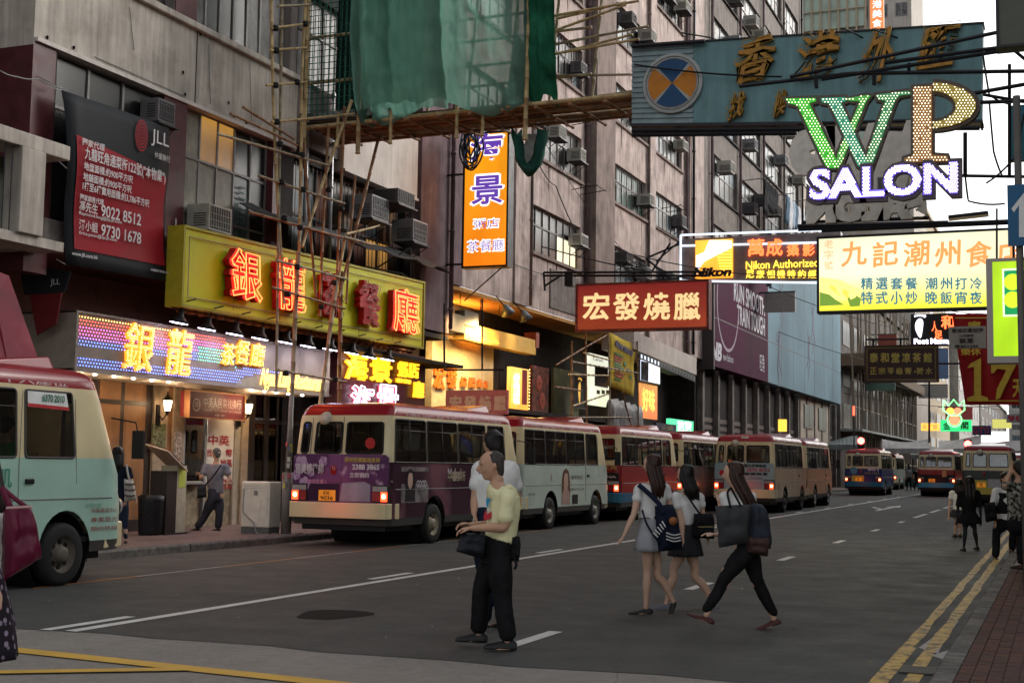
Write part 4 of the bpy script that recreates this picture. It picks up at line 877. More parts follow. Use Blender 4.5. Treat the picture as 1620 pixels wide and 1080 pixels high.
for t_, a, b, c, d in (('海', 553, 612, 588, 650), ('景', 594, 611, 627, 648)):
    tX(t_, a, b, c, d, XH+.52, glow('pink_fill', (1, .12, .2), 1.1), s, bold=.03); y0_, y1_, z0_, z1_ = rX(a, b, c, d, XH+.52); outline(t_, (XH+.52, (y0_+y1_)/2, (z0_+z1_)/2), FX, UZ, y1_-y0_+.06, z1_-z0_+.06, NEON_W, s, r=.014, lift=.05, bold=.05)
mb = MB(); mb.box(-16.5, -16.3, 26.4, 33, PZt, 3.3); mb.box(-16.6, -14.6, 26.5, 32.7, 3.98, 4.06); mb.build('shop_wall', DARKW, SHF)
# ---- vertical orange light box
Yv = 32.2; s = sign('vertical_light_box', 'tall glowing orange light box with purple characters hanging by the mauve pier', atY(768, 424, Yv))
x0, x1, z0, z1 = rY(733, 208, 803, 423, Yv); mb = MB(); mb.box(x0, x1, Yv+.02, Yv+.32, z0, z1); mb.build('case', BLK, s); frameY('frame', 735, 212, 802, 420, Yv, .05, .32, BLK, s)
mb = MB(); mb.box(x0+.02, x1-.02, Yv, Yv+.02, z0+.02, z1-.02); mb.build('lit_face', lit_panel('orange_lit_face', (1, .23, .005), (1, .36, .008), .44, lo=0, hi=.7), s)
PURL = glow('violet_letter', (.16, .06, .5), .35); WHL = glow('white_letter', (1, .95, .95), .6)
for t_, a, b, c, d in (('海', 742, 209, 799, 256), ('景', 744, 276, 797, 325), ('粥店', 748, 345, 791, 362), ('茶餐廳', 738, 378, 799, 399)):
    tY(t_, a, b, c, d, Yv-.004, WHL, s, bold=.05); tY(t_, a+2, b+2, c-2, d-2, Yv-.012, PURL, s, bold=.0 if len(t_) > 1 else .02)
mb = MB(); q = atX(700, 300, XA); mb.tube([(XA, Yv+.15, 9.1), (x0, Yv+.15, 9.1)], .03, 5); mb.tube([(XA, Yv+.15, 6.7), (x0, Yv+.15, 6.7)], .03, 5); mb.tube([(XA, Yv+1.4, 5.9), (x1-.2, Yv+.15, z0)], .02, 5); mb.build('bracket', STEEL, s)
lamp('box_spill', 'AREA', (x0+.6, Yv-.3, (z0+z1)/2), 7, (1, .45, .08), 1.0, rot=(0, -1, 0), parent=s)
# ---- roast meat shop
XR = -15.9
s = sign('roast_shop_wall_sign', 'brightly lit cream wall sign with orange characters above the second bus', atX(683, 640, XR))
y0, y1, z0, z1 = rX(683, 548, 780, 668, XR); mb = MB(); mb.box(XR-.2, XR, y0, y1, z0, z1+.15); mb.build('board', mat('cream_sign_board', (.75, .62, .38), .5), s)
ORL = mat('orange_letter', (.8, .2, .02), .5)
for t_, a, b, c, d in (('宏', 685, 573, 703, 616), ('發', 706, 578, 722, 614), ('燒', 728, 596, 737, 612), ('臘', 741, 597, 751, 613), ('飯', 754, 599, 762, 613), ('店', 764, 602, 771, 614)): tX(t_, a, b, c, d, XR+.03, ORL, s, bold=.03, ext=.03)
for yy in (33.0, 35.2): lamp('sign_floodlight', 'AREA', (XR+1.0, yy, z1+.45), 70, (1, .66, .26), .5, rot=(-1, 0, -.6), parent=s)
lamp('soffit_light', 'AREA', (-16.0, 36, 5.0), 150, (1, .42, .07), 1.5, rot=(0, 0, 1), parent=s)
t = thing('light_trough', 'dark metal light troughs slung under the ochre soffit left of the red hanging sign', 'light fixture', (-15.4, 32, 5))
for a, b, c, d, X_ in ((675, 492, 735, 520, -15.2), (735, 493, 757, 516, -15.2), (675, 512, 797, 532, -15.5)):
    bX('trough', a, b, c, d, X_, .3, STEEL, t)
for px in (700, 728, 760, 790): a = atX(px, 480, -15.2); mb = MB(); mb.tube([(a.x, a.y, a.z-.3), (a.x, a.y, 6.13)], .012, 4); mb.build('rod', STEEL, t)
bX('lit_beam', 735, 524, 848, 549, -15.3, .35, mat('amber_beam', (.75, .45, .08), .5), t); bX('beam_cap', 848, 526, 853, 550, -15.28, .4, mat('red_cap', (.3, .06, .03), .5), t)
for i, (px, py) in enumerate(((800, 487), (828, 496))):
    p = atX(px, py, -14.8); t2 = thing('floodlight', ('left', 'right')[i]+' grey floodlight clipped under the pink wall beside the orange soffit', 'floodlight', tuple(p), group='floodlights under the pink wall')
    mb = MB(); mb.lathe(p, V((.3, .5, -1)), [(-.1, .05), (0, .12), (.2, .22), (.2, .18), (.05, .09)], 10); mb.build('shade', mat('flood_shell', (.14, .17, .18), .4, .5), t2, True)
    mb = MB(); mb.tube([p+V((-.1, -.5, .3)), p, p+V((0, .3, .1))], .02, 5); mb.build('bracket', STEEL, t2)
    lamp('flood_light', 'SPOT', p+V((-.05, 0, -.1)), 60, (1, .75, .4), .1, rot=V((-1, 0, -.6)), spot=110, parent=t2)
mb = MB(); mb.box(-16.6, -16.35, 32.7, 59.5, PZt, 6.1); mb.build('shop_back', DARKW, C)
mb = MB(); mb.box(-16.4, -15.05, 36.5, 50, 3.0, 3.12)
mb.build('canopy', DARKW, C)
# pink hanging awning sign with its pipe frame
Yp = 30.6; s = sign('pink_hanging_sign', 'dull pink hanging sign in a thin black pipe frame over the second bus', atY(754, 650, Yp))
bY('panel', 705, 617, 803, 655, Yp, .08, mat('dull_pink_panel', (.4, .14, .13), .6, var=.15), s)
for i, ch in enumerate('宏發燒臘'): tY(ch, 711+i*23.5, 626, 730+i*23.5, 649, Yp-.004, mat('buff_letter', (.55, .42, .28), .6), s, bold=.05)
mb = MB()
for a, b in (((703, 585), (798, 585)), ((703, 480), (703, 585)), ((763, 472), (763, 585))): mb.tube([atY(*a, Yp-.05), atY(*b, Yp-.05)], .025, 5)
for px in (712, 790): mb.tube([atY(px, 617, Yp), atY(px, 585, Yp)], .01, 4)
mb.build('pipe_frame', BLK, s)
# lit vertical box with bulbs, noodle panel
s = sign('bulb_edged_light_box', 'small glowing amber light box edged with bulbs above the second bus roof', atX(822, 648, XR+.6))
yb0, yb1, zb0, zb1 = rX(809, 582, 836, 650, XR+.6); bX('lit_face', 809, 582, 836, 650, XR+.6, .15, lit_panel('amber_lit_face', (1, .32, .03), (1, .6, .12), .75), s); bX('brown_column', 826, 585, 834, 640, XR+.61, .005, MRD, s)
tX('宏發燒', 812, 588, 822, 640, XR+.62, WHL, s, bold=.02); mb = MB()
for i in range(14): bulb(mb, (XR+.62, yb1+.02, zb0+(zb1-zb0)*i/13), (1, 0, 0), .022)
mb.build('edge_bulbs', MATS['bulb_amber'], s)
lamp('box_spill', 'POINT', (XR+1.1, (yb0+yb1)/2, (zb0+zb1)/2), 10, (1, .6, .2), .2, parent=s)
s = sign('noodle_panel', 'dim red picture panel of bowls beside the amber light box', atX(856, 650, XR+.4)); bX('panel', 842, 580, 868, 655, XR+.4, .1, mat('noodle_print', (.22, .05, .03), .5, var=.7, scale=6), s)
for px, py in ((858, 634), (853, 606)):
    p = atX(px, py, XR+.41); mb = MB(); mb.lathe(p, (1, 0, 0), [(0, .26), (.01, .2), (.012, .05)], 14); mb.build('bowl_print', mat('bowl_red', (.35, .06, .03), .5), s)
bX('dim_shopfront', 876, 585, 916, 668, XR, .1, mat('dim_olive_front', (.2, .19, .09), .6, var=.3, scale=3), C)
s = sign('footprint_sign', 'small black board with a yellow footprint beside the pale camera poster', atX(916, 645, XR+.5)); bX('board', 908, 596, 926, 645, XR+.5, .06, BLK, s); frameX('frame', 908, 596, 926, 645, XR+.5, .03, .06, GREYP, s)
def foot(par, P, r, m, name='footprint'):
    mb = MB(); pts = []
    for k in range(20):
        a = 2*math.pi*k/20; y = math.sin(a); x = math.cos(a)*(.30+.12*y)-.06*math.cos(y*2.2); pts.append(P(x*r, y*r*.9))
    mb.face(*pts)
    for i in range(5): c = (-.36+.19*i, 1.12+.06*math.sin(i*.9)-.0*i); mb.face(*[P((c[0]+.085*(1.5 if i == 4 else 1)*math.cos(b))*r, (c[1]+.1*(1.4 if i == 4 else 1)*math.sin(b))*r) for b in [k*math.pi/4 for k in range(8)]])
    return mb.build(name, m, par)
p = atX(917, 621, XR+.505); foot(s, lambda x, y: p+V((0, x, y)), .42, glow('yellow_foot', (.9, .5, .08), .4))
s = sign('camera_poster', 'tall pale lit poster showing a dark camera behind the torn yellow banner', atX(948, 640, XR+.4)); bX('lit_face', 933, 562, 966, 642, XR+.4, .12, lit_panel('cream_lit', (.75, .8, .55), (.85, .85, .7), .55), s)
tX('Canon', 938, 566, 954, 571, XR+.405, BLK, s); bX('camera_print', 941, 580, 962, 612, XR+.405, .004, mat('print_black', (.03, .03, .03), .3, var=.5, scale=12), s)
for a in (944, 952, 959): bX('camera_print', a, 617, a+5, 623, XR+.405, .004, BLK, s)
# torn yellow banner
XB = -14.0; P_ = lambda px, py: atX(px, py, XB)
s = sign('torn_yellow_banner', 'torn yellow cloth banner hanging askew on the far bamboo frame', P_(985, 600), 'banner')
c = [P_(963, 525), P_(1006, 546), P_(1002, 627), P_(963, 610)]; mb = MB(); n = 8; g = [[None]*(n+1) for _ in range(n+1)]
for i in range(n+1):
    for j in range(n+1):
        u, v = i/n, j/n; q = c[0].lerp(c[1], u).lerp(c[3].lerp(c[2], u), v); q = q+V((.025*math.sin(u*9+v*5)+.02*math.sin(v*11), 0, 0)); g[i][j] = q
mb.rings(g, False, False)
o = mb.build('cloth', mat('banner_yellow', (.5, .36, .04), .75, var=.25, scale=3), s, True); o.modifiers.new('s', 'SOLIDIFY').thickness = .01
def onb(u0, v0, u1, v1, m, name='print'):
    mb = MB(); f = lambda u, v: c[0].lerp(c[1], u).lerp(c[3].lerp(c[2], u), v)+V((.025+.025*math.sin(u*9+v*5)+.02*math.sin(v*11), 0, 0)); mb.face(f(u0, v1), f(u1, v1), f(u1, v0), f(u0, v0)); mb.build(name, m, s)
PB = mat('print_navy', (.06, .06, .15), .6); PRD = mat('print_red', (.4, .06, .04), .6); PGN = mat('print_green', (.06, .2, .06), .6)
for k in range(6): onb(.2+k*.11, .1+.01*k, .28+k*.11, .21+.01*k, PB)
for k in range(9): onb(.2, .32+.06*k, .2+random.uniform(.2, .35), .355+.06*k, rc((PRD, PGN)))
for k in range(3): onb(.55+.12*k, .42+.1*k, .64+.12*k, .5+.1*k, rc((PRD, PGN, PB)))
# screens, posters, film strip canopy further on
s = sign('video_screen', 'bright video screen hanging under the film strip canopy', atX(1029, 605, -14.6), 'screen'); bX('case', 1012, 567, 1046, 606, -14.62, .12, BLK, s); bX('lit_face', 1014, 570, 1044, 604, -14.6, .02, lit_panel('screen_white', (.75, .85, 1), (1, 1, 1), .8, axis=1), s)
bX('screen_picture', 1014, 572, 1026, 602, -14.595, .003, mat('screen_grey', (.3, .32, .4), .3, var=.8, scale=4), s)
s = sign('orange_lit_poster', 'orange lit poster under the video screen', atX(1026, 660, -14.8)); bX('lit_face', 1013, 608, 1040, 662, -14.8, .1, lit_panel('orange_poster', (.9, .2, .05), (1, .45, .12), .45), s)
tX('好味', 1016, 615, 1036, 650, -14.79, glow('amber_letter2', (1, .6, .1), .7), s, bold=.05)
XW = -13.9
mb = MB(); a, b, c_, d = atX(1003, 524, XW), atX(1102, 566, XW), atX(1102, 593, XW), atX(1003, 552, XW)
mb.rings([[a+V((-e, 0, 0)), b+V((-e, 0, 0)), c_+V((-e, 0, 0)), d+V((-e, 0, 0))] for e in (1.2, 0)]); o = mb.build('shop_canopy', WHT); tag(o, 'long pale shop canopy fascia ahead of the purple billboard', 'canopy')
s = sign('film_strip_sign', 'black strip of small lit windows along the bottom edge of the pale canopy', atX(1050, 575, XW+.02)); n = 18; mb = MB(); a, b = atX(1012, 558, XW+.04), atX(1100, 594, XW+.04); a2, b2 = atX(1012, 567, XW+.04), atX(1100, 604, XW+.04); mb.rings([[a, b, b2, a2], [q+V((-.05, 0, 0)) for q in (a, b, b2, a2)]]); mb.build('strip', BLK, s)
mb = MB()
for i in range(n): u = (i+.3)/n; q = a.lerp(b, u).lerp(a2.lerp(b2, u), .2); q2 = a.lerp(b, u).lerp(a2.lerp(b2, u), .8); e = V((.01, 0, 0)); mb.mi = 0 if i < 6 else 1; w_ = (b-a)*.35/n; mb.face(q2+e, q2+w_+e, q+w_+e, q+e)
mb.build('strip_window', [glow('strip_lit', (.7, .8, 1), .8), mat('strip_dim', (.12, .13, .14), .5)], s)
s = sign('green_neon_board', 'bright green lit board with white characters behind the fourth bus', atX(1080, 683, -14.0)); bX('lit_face', 1060, 664, 1097, 686, -13.9, .15, glow('green_board', (.08, .7, .3), .7), s); tX('波發', 1071, 666, 1094, 678, -13.89, WHL, s, bold=.05); tX('茶樓飯店', 1071, 679, 1095, 684, -13.89, WHL, s, bold=.02)
s = sign('dark_blue_board', 'dark blue board with dim characters left of the green lit board', atX(1052, 690, -13.6)); bX('board', 1038, 670, 1070, 683, -13.6, .1, mat('board_navy', (.03, .03, .07), .5), s); tX('火鍋', 1046, 672, 1064, 681, -13.59, mat('dim_gold', (.3, .28, .15), .6), s, bold=.02)
# ---- huge billboard
XN = -14.55; ye, yf = atX(1120, 577, XN).y, atX(1328, 635, XN).y; zb_, zt_ = atX(1120, 577, XN).z, 14.0; ym = atX(1212, 600, XN).y
s = sign('giant_billboard', 'giant billboard, dark plum at its near end and pale blue with dancers beyond', (XN, ye, zb_), 'billboard')
PLUM = mat('billboard_plum', (.07, .012, .038), .8, var=.3, scale=.25); SKYB = mat('billboard_sky', (.2, .3, .355), .8, var=.3, scale=.12)
mb = MB(); mb.rings([[(XN-.4, y_, zb_), (XN+.1, y_, zb_), (XN+.1, y_, h_), (XN-.4, y_, h_)] for y_, h_ in ((ye, 11.4), (ym, 13.9))]); mb.build('plum_panel', PLUM, s); mb = MB(); mb.box(XN-.4, XN+.1, ym+.002, yf, zb_, zt_); mb.build('sky_panel', SKYB, s)
mb = MB(); mb.box(XN-.6, XN+.3, ye-.15, ye, zb_-.2, 11.5); mb.box(XN-.6, XN+.3, ym, yf, zt_, zt_+.2)
for k in range(7): y = ym+(yf-ym)*k/7; mb.box(XN+.101, XN+.106, y, y+.05, zb_, zt_)
mb.box(XN+.101, XN+.106, ye, yf, zb_+2.2, zb_+2.24); mb.build('frame', FRD, s)
BW = mat('billboard_white', (.5, .48, .52), .6)
tX('RUN SMOOTH', 1161, 458, 1210, 488, XN+.11, BW, s, bold=.02); tX('TRAIN TOUGH', 1166, 492, 1210, 522, XN+.11, BW, s, bold=.02); tX('NB', 1126, 541, 1142, 570, XN+.11, BW, s, bold=.05, shear=.25); tX('new balance', 1144, 560, 1160, 572, XN+.11, BW, s, bold=0); tX('旺角', 1202, 560, 1209, 588, XN+.11, BW, s, bold=0)
mb = MB(); p = atX(1152, 480, XN+.12); mb.lathe(p, (1, 0, 0), [(0, 2.3), (0, 2.15)], 26); mb.build('ring_print', mat('plum_light', (.3, .2, .27), .6), s)
def dancer(px, py0, py1, ph):
    p0, p1 = atX(px, py1, XN+.115), atX(px, py0, XN+.115); H = p1.z-p0.z; mb = MB(); P = lambda y, z: V((XN+.115, p0.y+y*H*1.3, p0.z+z*H))
    def limb(pts, w):
        for (a, b), (c2, d2) in zip(pts, pts[1:]):
            A_, B_ = P(a, b), P(c2, d2); t_ = (B_-A_).normalized(); n_ = V((0, -t_.z, t_.y))*w*H; mb.face(A_-n_, A_+n_, B_+n_, B_-n_)
    limb([(0, .5), (.04*ph, .62), (.02, .8)], .045); limb([(0, .5), (-.08*ph, .3), (.03*ph, .12), (-.02, 0)], .022); limb([(0, .5), (.1*ph, .33), (.22*ph, .2)], .022)
    limb([(.02, .78), (-.1*ph, .72), (-.14*ph, .88)], .014); limb([(.02, .78), (.1*ph, .86), (.05*ph, .98)], .014); limb([(.02, .8), (.03, .86)], .035)
    mb.build('dancer_print', mat('print_plum', (.07, .05, .09), .6), s)
for a, b, c, d in ((1234, 380, 470, 1), (1238, 455, 520, -1), (1232, 515, 612, 1), (1286, 475, 560, 1), (1280, 520, 600, -1)): dancer(a, b, c, d)
LOWD = thing('shuttered_shops', 'dark shuttered shop row under the giant billboard', 'shopfront', (XA, 59.5, 0)); mb = MB(); mb.box(-17, -15.2, 59.5, 101, 0, 6.1); mb.build('wall', DARKW, LOWD); mb = MB()
for i in range(14): y = 60+i*3; mb.box(-15.2, -14.95, y, y+.35, 0, 6)
mb.build('pier', GREYW, LOWD); mb = MB()
for i in range(13):
    for k in range(10): y = 60.6+i*3; mb.box(-15.2, -15.17, y, y+2.2, .4+k*.35, .6+k*.35)
mb.build('shutter_slats', mat('shutter_brown', (.11, .085, .075), .6), LOWD)
# ---- agent's black and red banner
XJ = -14.75
c = [atX(97, 143, XJ), atX(262, 203, XJ), atX(265, 446, XJ), atX(108, 418, XJ)]; b0 = atX(110, 212, XJ); b1 = atX(262, 264, XJ)
s = sign('estate_agent_banner', 'large black and red vinyl banner sagging below the maroon windows', tuple(c[3]), 'banner')
def bil(u, v): 
    q = c[0].lerp(c[1], u).lerp(c[3].lerp(c[2], u), v); return q+V((.07*math.sin(v*5.5+u)+.03*math.sin(u*3.1)+.006*math.sin(v*17+u*3), 0, 0))
def patch(name, u0, u1, v0, v1, m, off=0, n=14, vs=0):
    mb = MB()
    mb.rings([[bil(u0+(u1-u0)*i/8, v0+vs*i/8+(v1-v0-vs*i/8)*q/n)+V((off, 0, 0)) for i in range(9)] for q in range(n+1)], False, False)
    o = mb.build(name, m, s, True); return o
VB = mat('vinyl_black', (.014, .016, .019), .65, var=.2); VR = mat('vinyl_red', (.3, .008, .018), .6, var=.12, scale=1.5)
o = patch('black_vinyl', 0, 1, 0, 1, VB); o.modifiers.new('s', 'SOLIDIFY').thickness = .01
patch('red_field', .075, .975, .24, .9, VR, .03, vs=.09)
def bt(t_, u0, u1, vc, h, m=None, bold=.012):
    p, q = bil(u0, vc), bil(u1, vc); ud = (q-p); mid = bil((u0+u1)/2, vc)+V((.075, 0, 0)); text(t_, mid, ud, V((0, 0, 1)), ud.length, h, m or VWL, s, bold=bold)
VWL = mat('vinyl_white', (.6, .58, .58), .5, var=.05)
bt('JLL', .77, .96, .11, .3, bold=0); bt('仲量聯行', .80, .97, .215, .11, bold=0)
p = bil(.68, .12)+V((.05, 0, 0)); mb = MB()
for k in range(5): mb.lathe(p, V((1, 0, 0)), [(0, .03+.055*k), (0, .06+.055*k)], 16)
for v_ in range(len(mb.v)): x, y, z = mb.v[v_]; mb.v[v_] = (x, p.y+(y-p.y)*.62, z)
mb.build('round_logo', VR, s)
for t_, u0, u1, vc, h in (('獨家代理', .1, .3, .275, .12), ('九龍旺角通菜街122號("本物業")', .11, .92, .345, .24), ('地盤面積:約900平方呎', .11, .58, .415, .14), ('地舖面積:約900平方呎', .11, .58, .475, .14), ('1樓至6樓實用面積:約3,786平方呎', .11, .78, .53, .15), ('獨家銷售代理', .1, .32, .595, .1), ('馮先生', .1, .27, .645, .17), ('9022 8512', .3, .7, .645, .2), ('Raymond.fung@ap.jll.com', .1, .5, .69, .07), ('潘小姐', .1, .27, .755, .17), ('9730 1678', .3, .7, .76, .2), ('Erica.poon@ap.jll.com', .1, .45, .805, .07), ('www.jll.com.hk', .03, .26, .935, .08), ('仲量聯行有限公司', .78, .97, .945, .045)): bt(t_, u0, u1, vc, h)
mb = MB()
for q in ((0, 0), (1, 0), (0, 1), (1, 1), (0, .45), (1, .5)): r_ = bil(*q); mb.tube([r_, r_+V((-.2, random.uniform(-.3, .3), random.uniform(-.1, .2)))], .006, 4)
mb.build('tie_rope', WHITE, s)['kind'] = 'stuff'
s = sign('second_agent_banner', 'dark red and black banner hung edge on beneath the white balcony', atX(70, 480, -15), 'banner'); yq = atX(100, 470, -15).y
mb = MB(); P2 = [atY(40, 428, yq), atY(100, 448, yq), atY(88, 512, yq), atY(58, 530, yq)]; mb.rings([P2, [q+V((0, .03, 0)) for q in P2]]); mb.build('red_field', mat('vinyl_dark_red', (.14, .012, .015), .5), s)
mb = MB(); P3 = [atY(30, 415, yq-.02), atY(112, 430, yq-.02), atY(102, 462, yq-.02), atY(38, 466, yq-.02)]; mb.rings([P3, [q+V((0, .02, 0)) for q in P3]]); mb.build('black_field', VB, s)
tY('JLL', 80, 441, 95, 453, yq-.03, VWL, s, bold=0)
# red slanted awning at the far left
s = thing('red_awning', 'weathered pink red awning sloping down behind the teal bus roof at the left edge', 'awning', atX(0, 570, -13.3)); c = [atX(-70, 405, -14.0), atX(14, 436, -14.0), atX(62, 572, -13.2), atX(-70, 572, -13.2)]
mb = MB(); mb.rings([c, [q+V((-.05, .06, -.03)) for q in c]]); mb.build('fabric', mat('faded_red_vinyl', (.2, .018, .035), .6, var=.3, scale=1.2, dirt=.15, dcol=(.3, .2, .2)), s); mb = MB()
for q in (.25, .6): mb.tube([c[0].lerp(c[1], q), c[3].lerp(c[2], q)], .015, 4)
mb.build('seam', MATS['faded_red_vinyl'], s)
# cables over building A
for pts, sg in ((((0, 112), (28, 122), (60, 125), (98, 140)), .02), (((30, 250), (70, 240), (110, 236)), .02)): cable(A, [atX(*q, XA+.15) for q in pts], .012, mat('pale_cable', (.25, .24, .22), .6), 'cable', sg)
for a, b in (((272, 360), (274, 470)), ((278, 345), (277, 470))): cable(A, [atX(*a, XA+.05), atX(*b, XA+.05)], .015, ALU, 'conduit', 0)
# ============================================================ SIGNS ACROSS THE STREET
def tubeY(par, segs, Y, r, m=STEEL, name='steel_tube', n=5):
    for a, b in segs: mb = MB(); mb.tube([atY(*a, Y), atY(*b, Y)], r, n); mb.build(name, m, par)
# turquoise exchange sign
Yt = 24.5; TL, TR, BR, BL = atY(1000, 74, Yt), atY(1555, 38, Yt), atY(1553, 190, Yt), atY(1000, 196, Yt)
s = sign('turquoise_sign', 'long turquoise hanging sign with a blue and orange crossed roundel and gold script', tuple(BL))
TEAL = mat('turquoise_panel', (.18, .34, .36), .5, scale=1.2, var=.15, streak=.3, dirt=.25, dcol=(.08, .1, .09)); xm = TL.lerp(TR, .19); xb = BL.lerp(BR, .19)
mb = MB(); mb.rings([[xb+V((0, d, 0)), BR+V((0, d, 0)), TR+V((0, d, 0)), xm+V((0, d, 0))] for d in (0, .35)]); mb.build('panel', TEAL, s)
mb = MB(); n = 15
for i in range(n):
    for f, dd in ((0, .03), (.5, .0)):
        a0 = (i+f)/n; a1 = (i+f+.5)/n; P = lambda u, w_: BL.lerp(TL, u).lerp(xb.lerp(xm, u), w_)
        mb.rings([[P(a0, 0)+V((0, -dd, 0)), P(a0, 1)+V((0, -dd, 0)), P(a1, 1)+V((0, -dd, 0)), P(a1, 0)+V((0, -dd, 0))], [P(a0, 0)+V((0, .34, 0)), P(a0, 1)+V((0, .34, 0)), P(a1, 1)+V((0, .34, 0)), P(a1, 0)+V((0, .34, 0))]])
mb.build('corrugated_end', mat('pale_corrugated', (.24, .31, .33), .45, .2, scale=3, var=.25, dirt=.3), s)
rc_ = atY(1064, 132, Yt-.06); Rr = 47/depth(rc_)*F/F; Rr = 48*depth(rc_)/F
def disc(par, name, c, r0, r1, a0, a1, m, Y, n=20):
    mb = MB(); P = lambda r, a: V((c.x+r*math.cos(a), Y, c.z+r*math.sin(a)))
    for k in range(n):
        b0, b1 = a0+(a1-a0)*k/n, a0+(a1-a0)*(k+1)/n
        if r0 > 0: mb.face(P(r0, b0), P(r0, b1), P(r1, b1), P(r1, b0))
        else: mb.face(V((c.x, Y, c.z)), P(r1, b0), P(r1, b1))
    return mb.build(name, m, par)
mb = MB(); mb.lathe((rc_.x, Yt-.03, rc_.z), (0, -1, 0), [(-.02, Rr*1.03), (.05, Rr*1.03), (.055, Rr*.97), (.055, .01)], 36); ro = mb.build('roundel', mat('roundel_grey', (.4, .42, .4), .5, dirt=.3), s)
BLU = mat('roundel_blue', (.015, .07, .17), .5); ORNG = mat('roundel_orange', (.55, .2, .02), .5)
for a0, m_ in ((R(45), BLU), (R(135), ORNG), (R(225), BLU), (R(315), ORNG)): disc(ro, 'quadrant', rc_, 0, Rr*.85, a0+.07, a0+math.pi/2-.07, m_, Yt-.09)
disc(ro, 'rim_tube', rc_, Rr*.9, Rr*.92, 0, 2*math.pi, BLK, Yt-.095, 36); disc(ro, 'rim_tube', rc_, Rr*.83, Rr*.845, 0, 2*math.pi, OFFT, Yt-.095, 36)
GOLD = mat('gold_letter', (.42, .2, .03), .4, .2, var=.3); GEDG = mat('gold_tube', (.5, .3, .05), .4)
for t_, a, b, c, d in (('香', 1165, 62, 1227, 131), ('港', 1262, 54, 1328, 124), ('外', 1365, 50, 1418, 131), ('匯', 1458, 42, 1515, 110), ('找', 1155, 150, 1180, 188), ('換', 1228, 146, 1246, 184)):
    L = tY(t_, a, b, c, d, Yt-.03, GOLD, s, bold=.013, ext=.1, shear=.22, wav=.05)
    x0, x1, z0, z1 = rY(a, b, c, d, Yt); outline(t_, ((x0+x1)/2, Yt-.03, (z0+z1)/2), (1, 0, 0), UZ, (x1-x0)*1.03, (z1-z0)*1.03, GEDG, L, r=.007, lift=.14, bold=.045, shear=.22)
mb = MB(); mb.rings([[BL+V((-.02, d, -.06)), BR+V((.02, d, -.06)), BR+V((.02, d, .0)), BL+V((-.02, d, .0))] for d in (-.04, .4)]); mb.rings([[TL+V((-.02, d, .0)), TR+V((.02, d, .0)), TR+V((.02, d, .03)), TL+V((-.02, d, .03))] for d in (-.03, .38)]); mb.build('edge_rail', STEEL, s)
tubeY(s, (((1000, 207), (1550, 203)), ((1000, 214), (1260, 211)), ((1000, 74), (1115, 66))), Yt-.1, .045)
mb = MB()
for k in range(8): p = BL.lerp(BR, k/7)+V((0, .1, -.02)); mb.tube([p, p+V((0, 0, -.14))], .02, 4)
mb.build('hanger', STEEL, s)['kind'] = 'stuff'
for a, b in (((1078, 52), (1130, 61)), ((1380, 46), (1420, 60)), ((1335, 45), (1365, 60))): mb = MB(); mb.tube([atY(*a, Yt-.3), atY(*b, Yt)], .015, 4); mb.build('stay', STEEL, s)
# steel arms reaching in from the right pavement
arm = thing('sign_gantry', 'dark steel gantry of arms and cables reaching in from the right above the street', 'gantry', atY(1620, 120, 20.6))
tubeY(arm, (((1170, 137), (1345, 117)), ((1345, 117), (1700, 112)), ((1250, 122), (1577, 52)), ((1300, 126), (1720, 60)), ((1400, 100), (1700, 60)), ((1540, 163), (1700, 157)), ((1530, 150), (1700, 120))), 20.5, .032)
tubeY(arm, (((1597, 102), (1597, 278)), ((1500, 278), (1700, 281)), ((1438, 100), (1438, 118)), ((1520, 278), (1500, 282)), ((1555, 150), (1640, 165)), ((1556, 78), (1700, 74)), ((1590, 68), (1640, 110))), 20.7, .026)
tubeY(arm, (((1527, 210), (1527, 278)), ((1383, 118), (1383, 135)), ((1290, 120), (1292, 140))), 20.1, .03)
for pts in (((1565, 160), (1572, 240), (1585, 277)), ((1527, 278), (1532, 318), (1590, 322)), ((1620, 180), (1605, 250), (1560, 290)), ((1555, 85), (1565, 150), (1600, 165))):
    cable(arm, [atY(*q, 20.4) for q in pts], .014, BLK, 'cable', .03, 6)
tubeY(arm, (((1300, 365), (1610, 352)), ((1263, 363), (1600, 350)), ((1262, 358), (1500, 352))), 29.6, .045)
mb = MB(); q0 = atY(1500, 346, 28); mb.obox(q0, (.75, 0, .05), (0, .3, 0), (0, 0, .07)); mb.build('flood_housing', STEEL, arm)
# ---- WP SALON
Yw = 20.0
s = sign('lamp_dot_letters', 'large green and gold letters WP covered in lamp dots hanging over the street', atY(1400, 200, Yw))
def zp(x, y): return (1080+x/3, y/3)            # read off the enlarged photograph
WPOLY = [([(487, 468), (630, 466), (632, 480), (600, 490), (735, 770), (742, 795), (690, 798), (680, 790), (545, 500), (505, 490)], 0),
 ([(735, 730), (842, 480), (800, 478), (765, 470), (870, 452), (892, 455), (870, 480), (745, 795), (725, 790)], 1),
 ([(655, 466), (770, 462), (775, 478), (750, 486), (880, 775), (880, 790), (842, 792), (830, 785), (695, 490), (660, 485)], 2),
 ([(870, 745), (962, 478), (925, 470), (920, 450), (1070, 432), (1085, 445), (1030, 452), (1010, 470), (895, 790), (870, 790)], 3),
 ([(1095, 415), (1182, 408), (1182, 735), (1255, 740), (1262, 762), (1050, 770), (1052, 752), (1095, 738)], 4)]
bowl = [(1180+ (212*math.cos(a)), 500+ (108*math.sin(a)) ) for a in [R(-88+176*k/16) for k in range(17)]]; inner = [(1186+110*math.cos(a), 505+72*math.sin(a)) for a in [R(-88+176*k/16) for k in range(17)]]
BACK = mat('letter_case_brown', (.13, .1, .085), .5, var=.15)
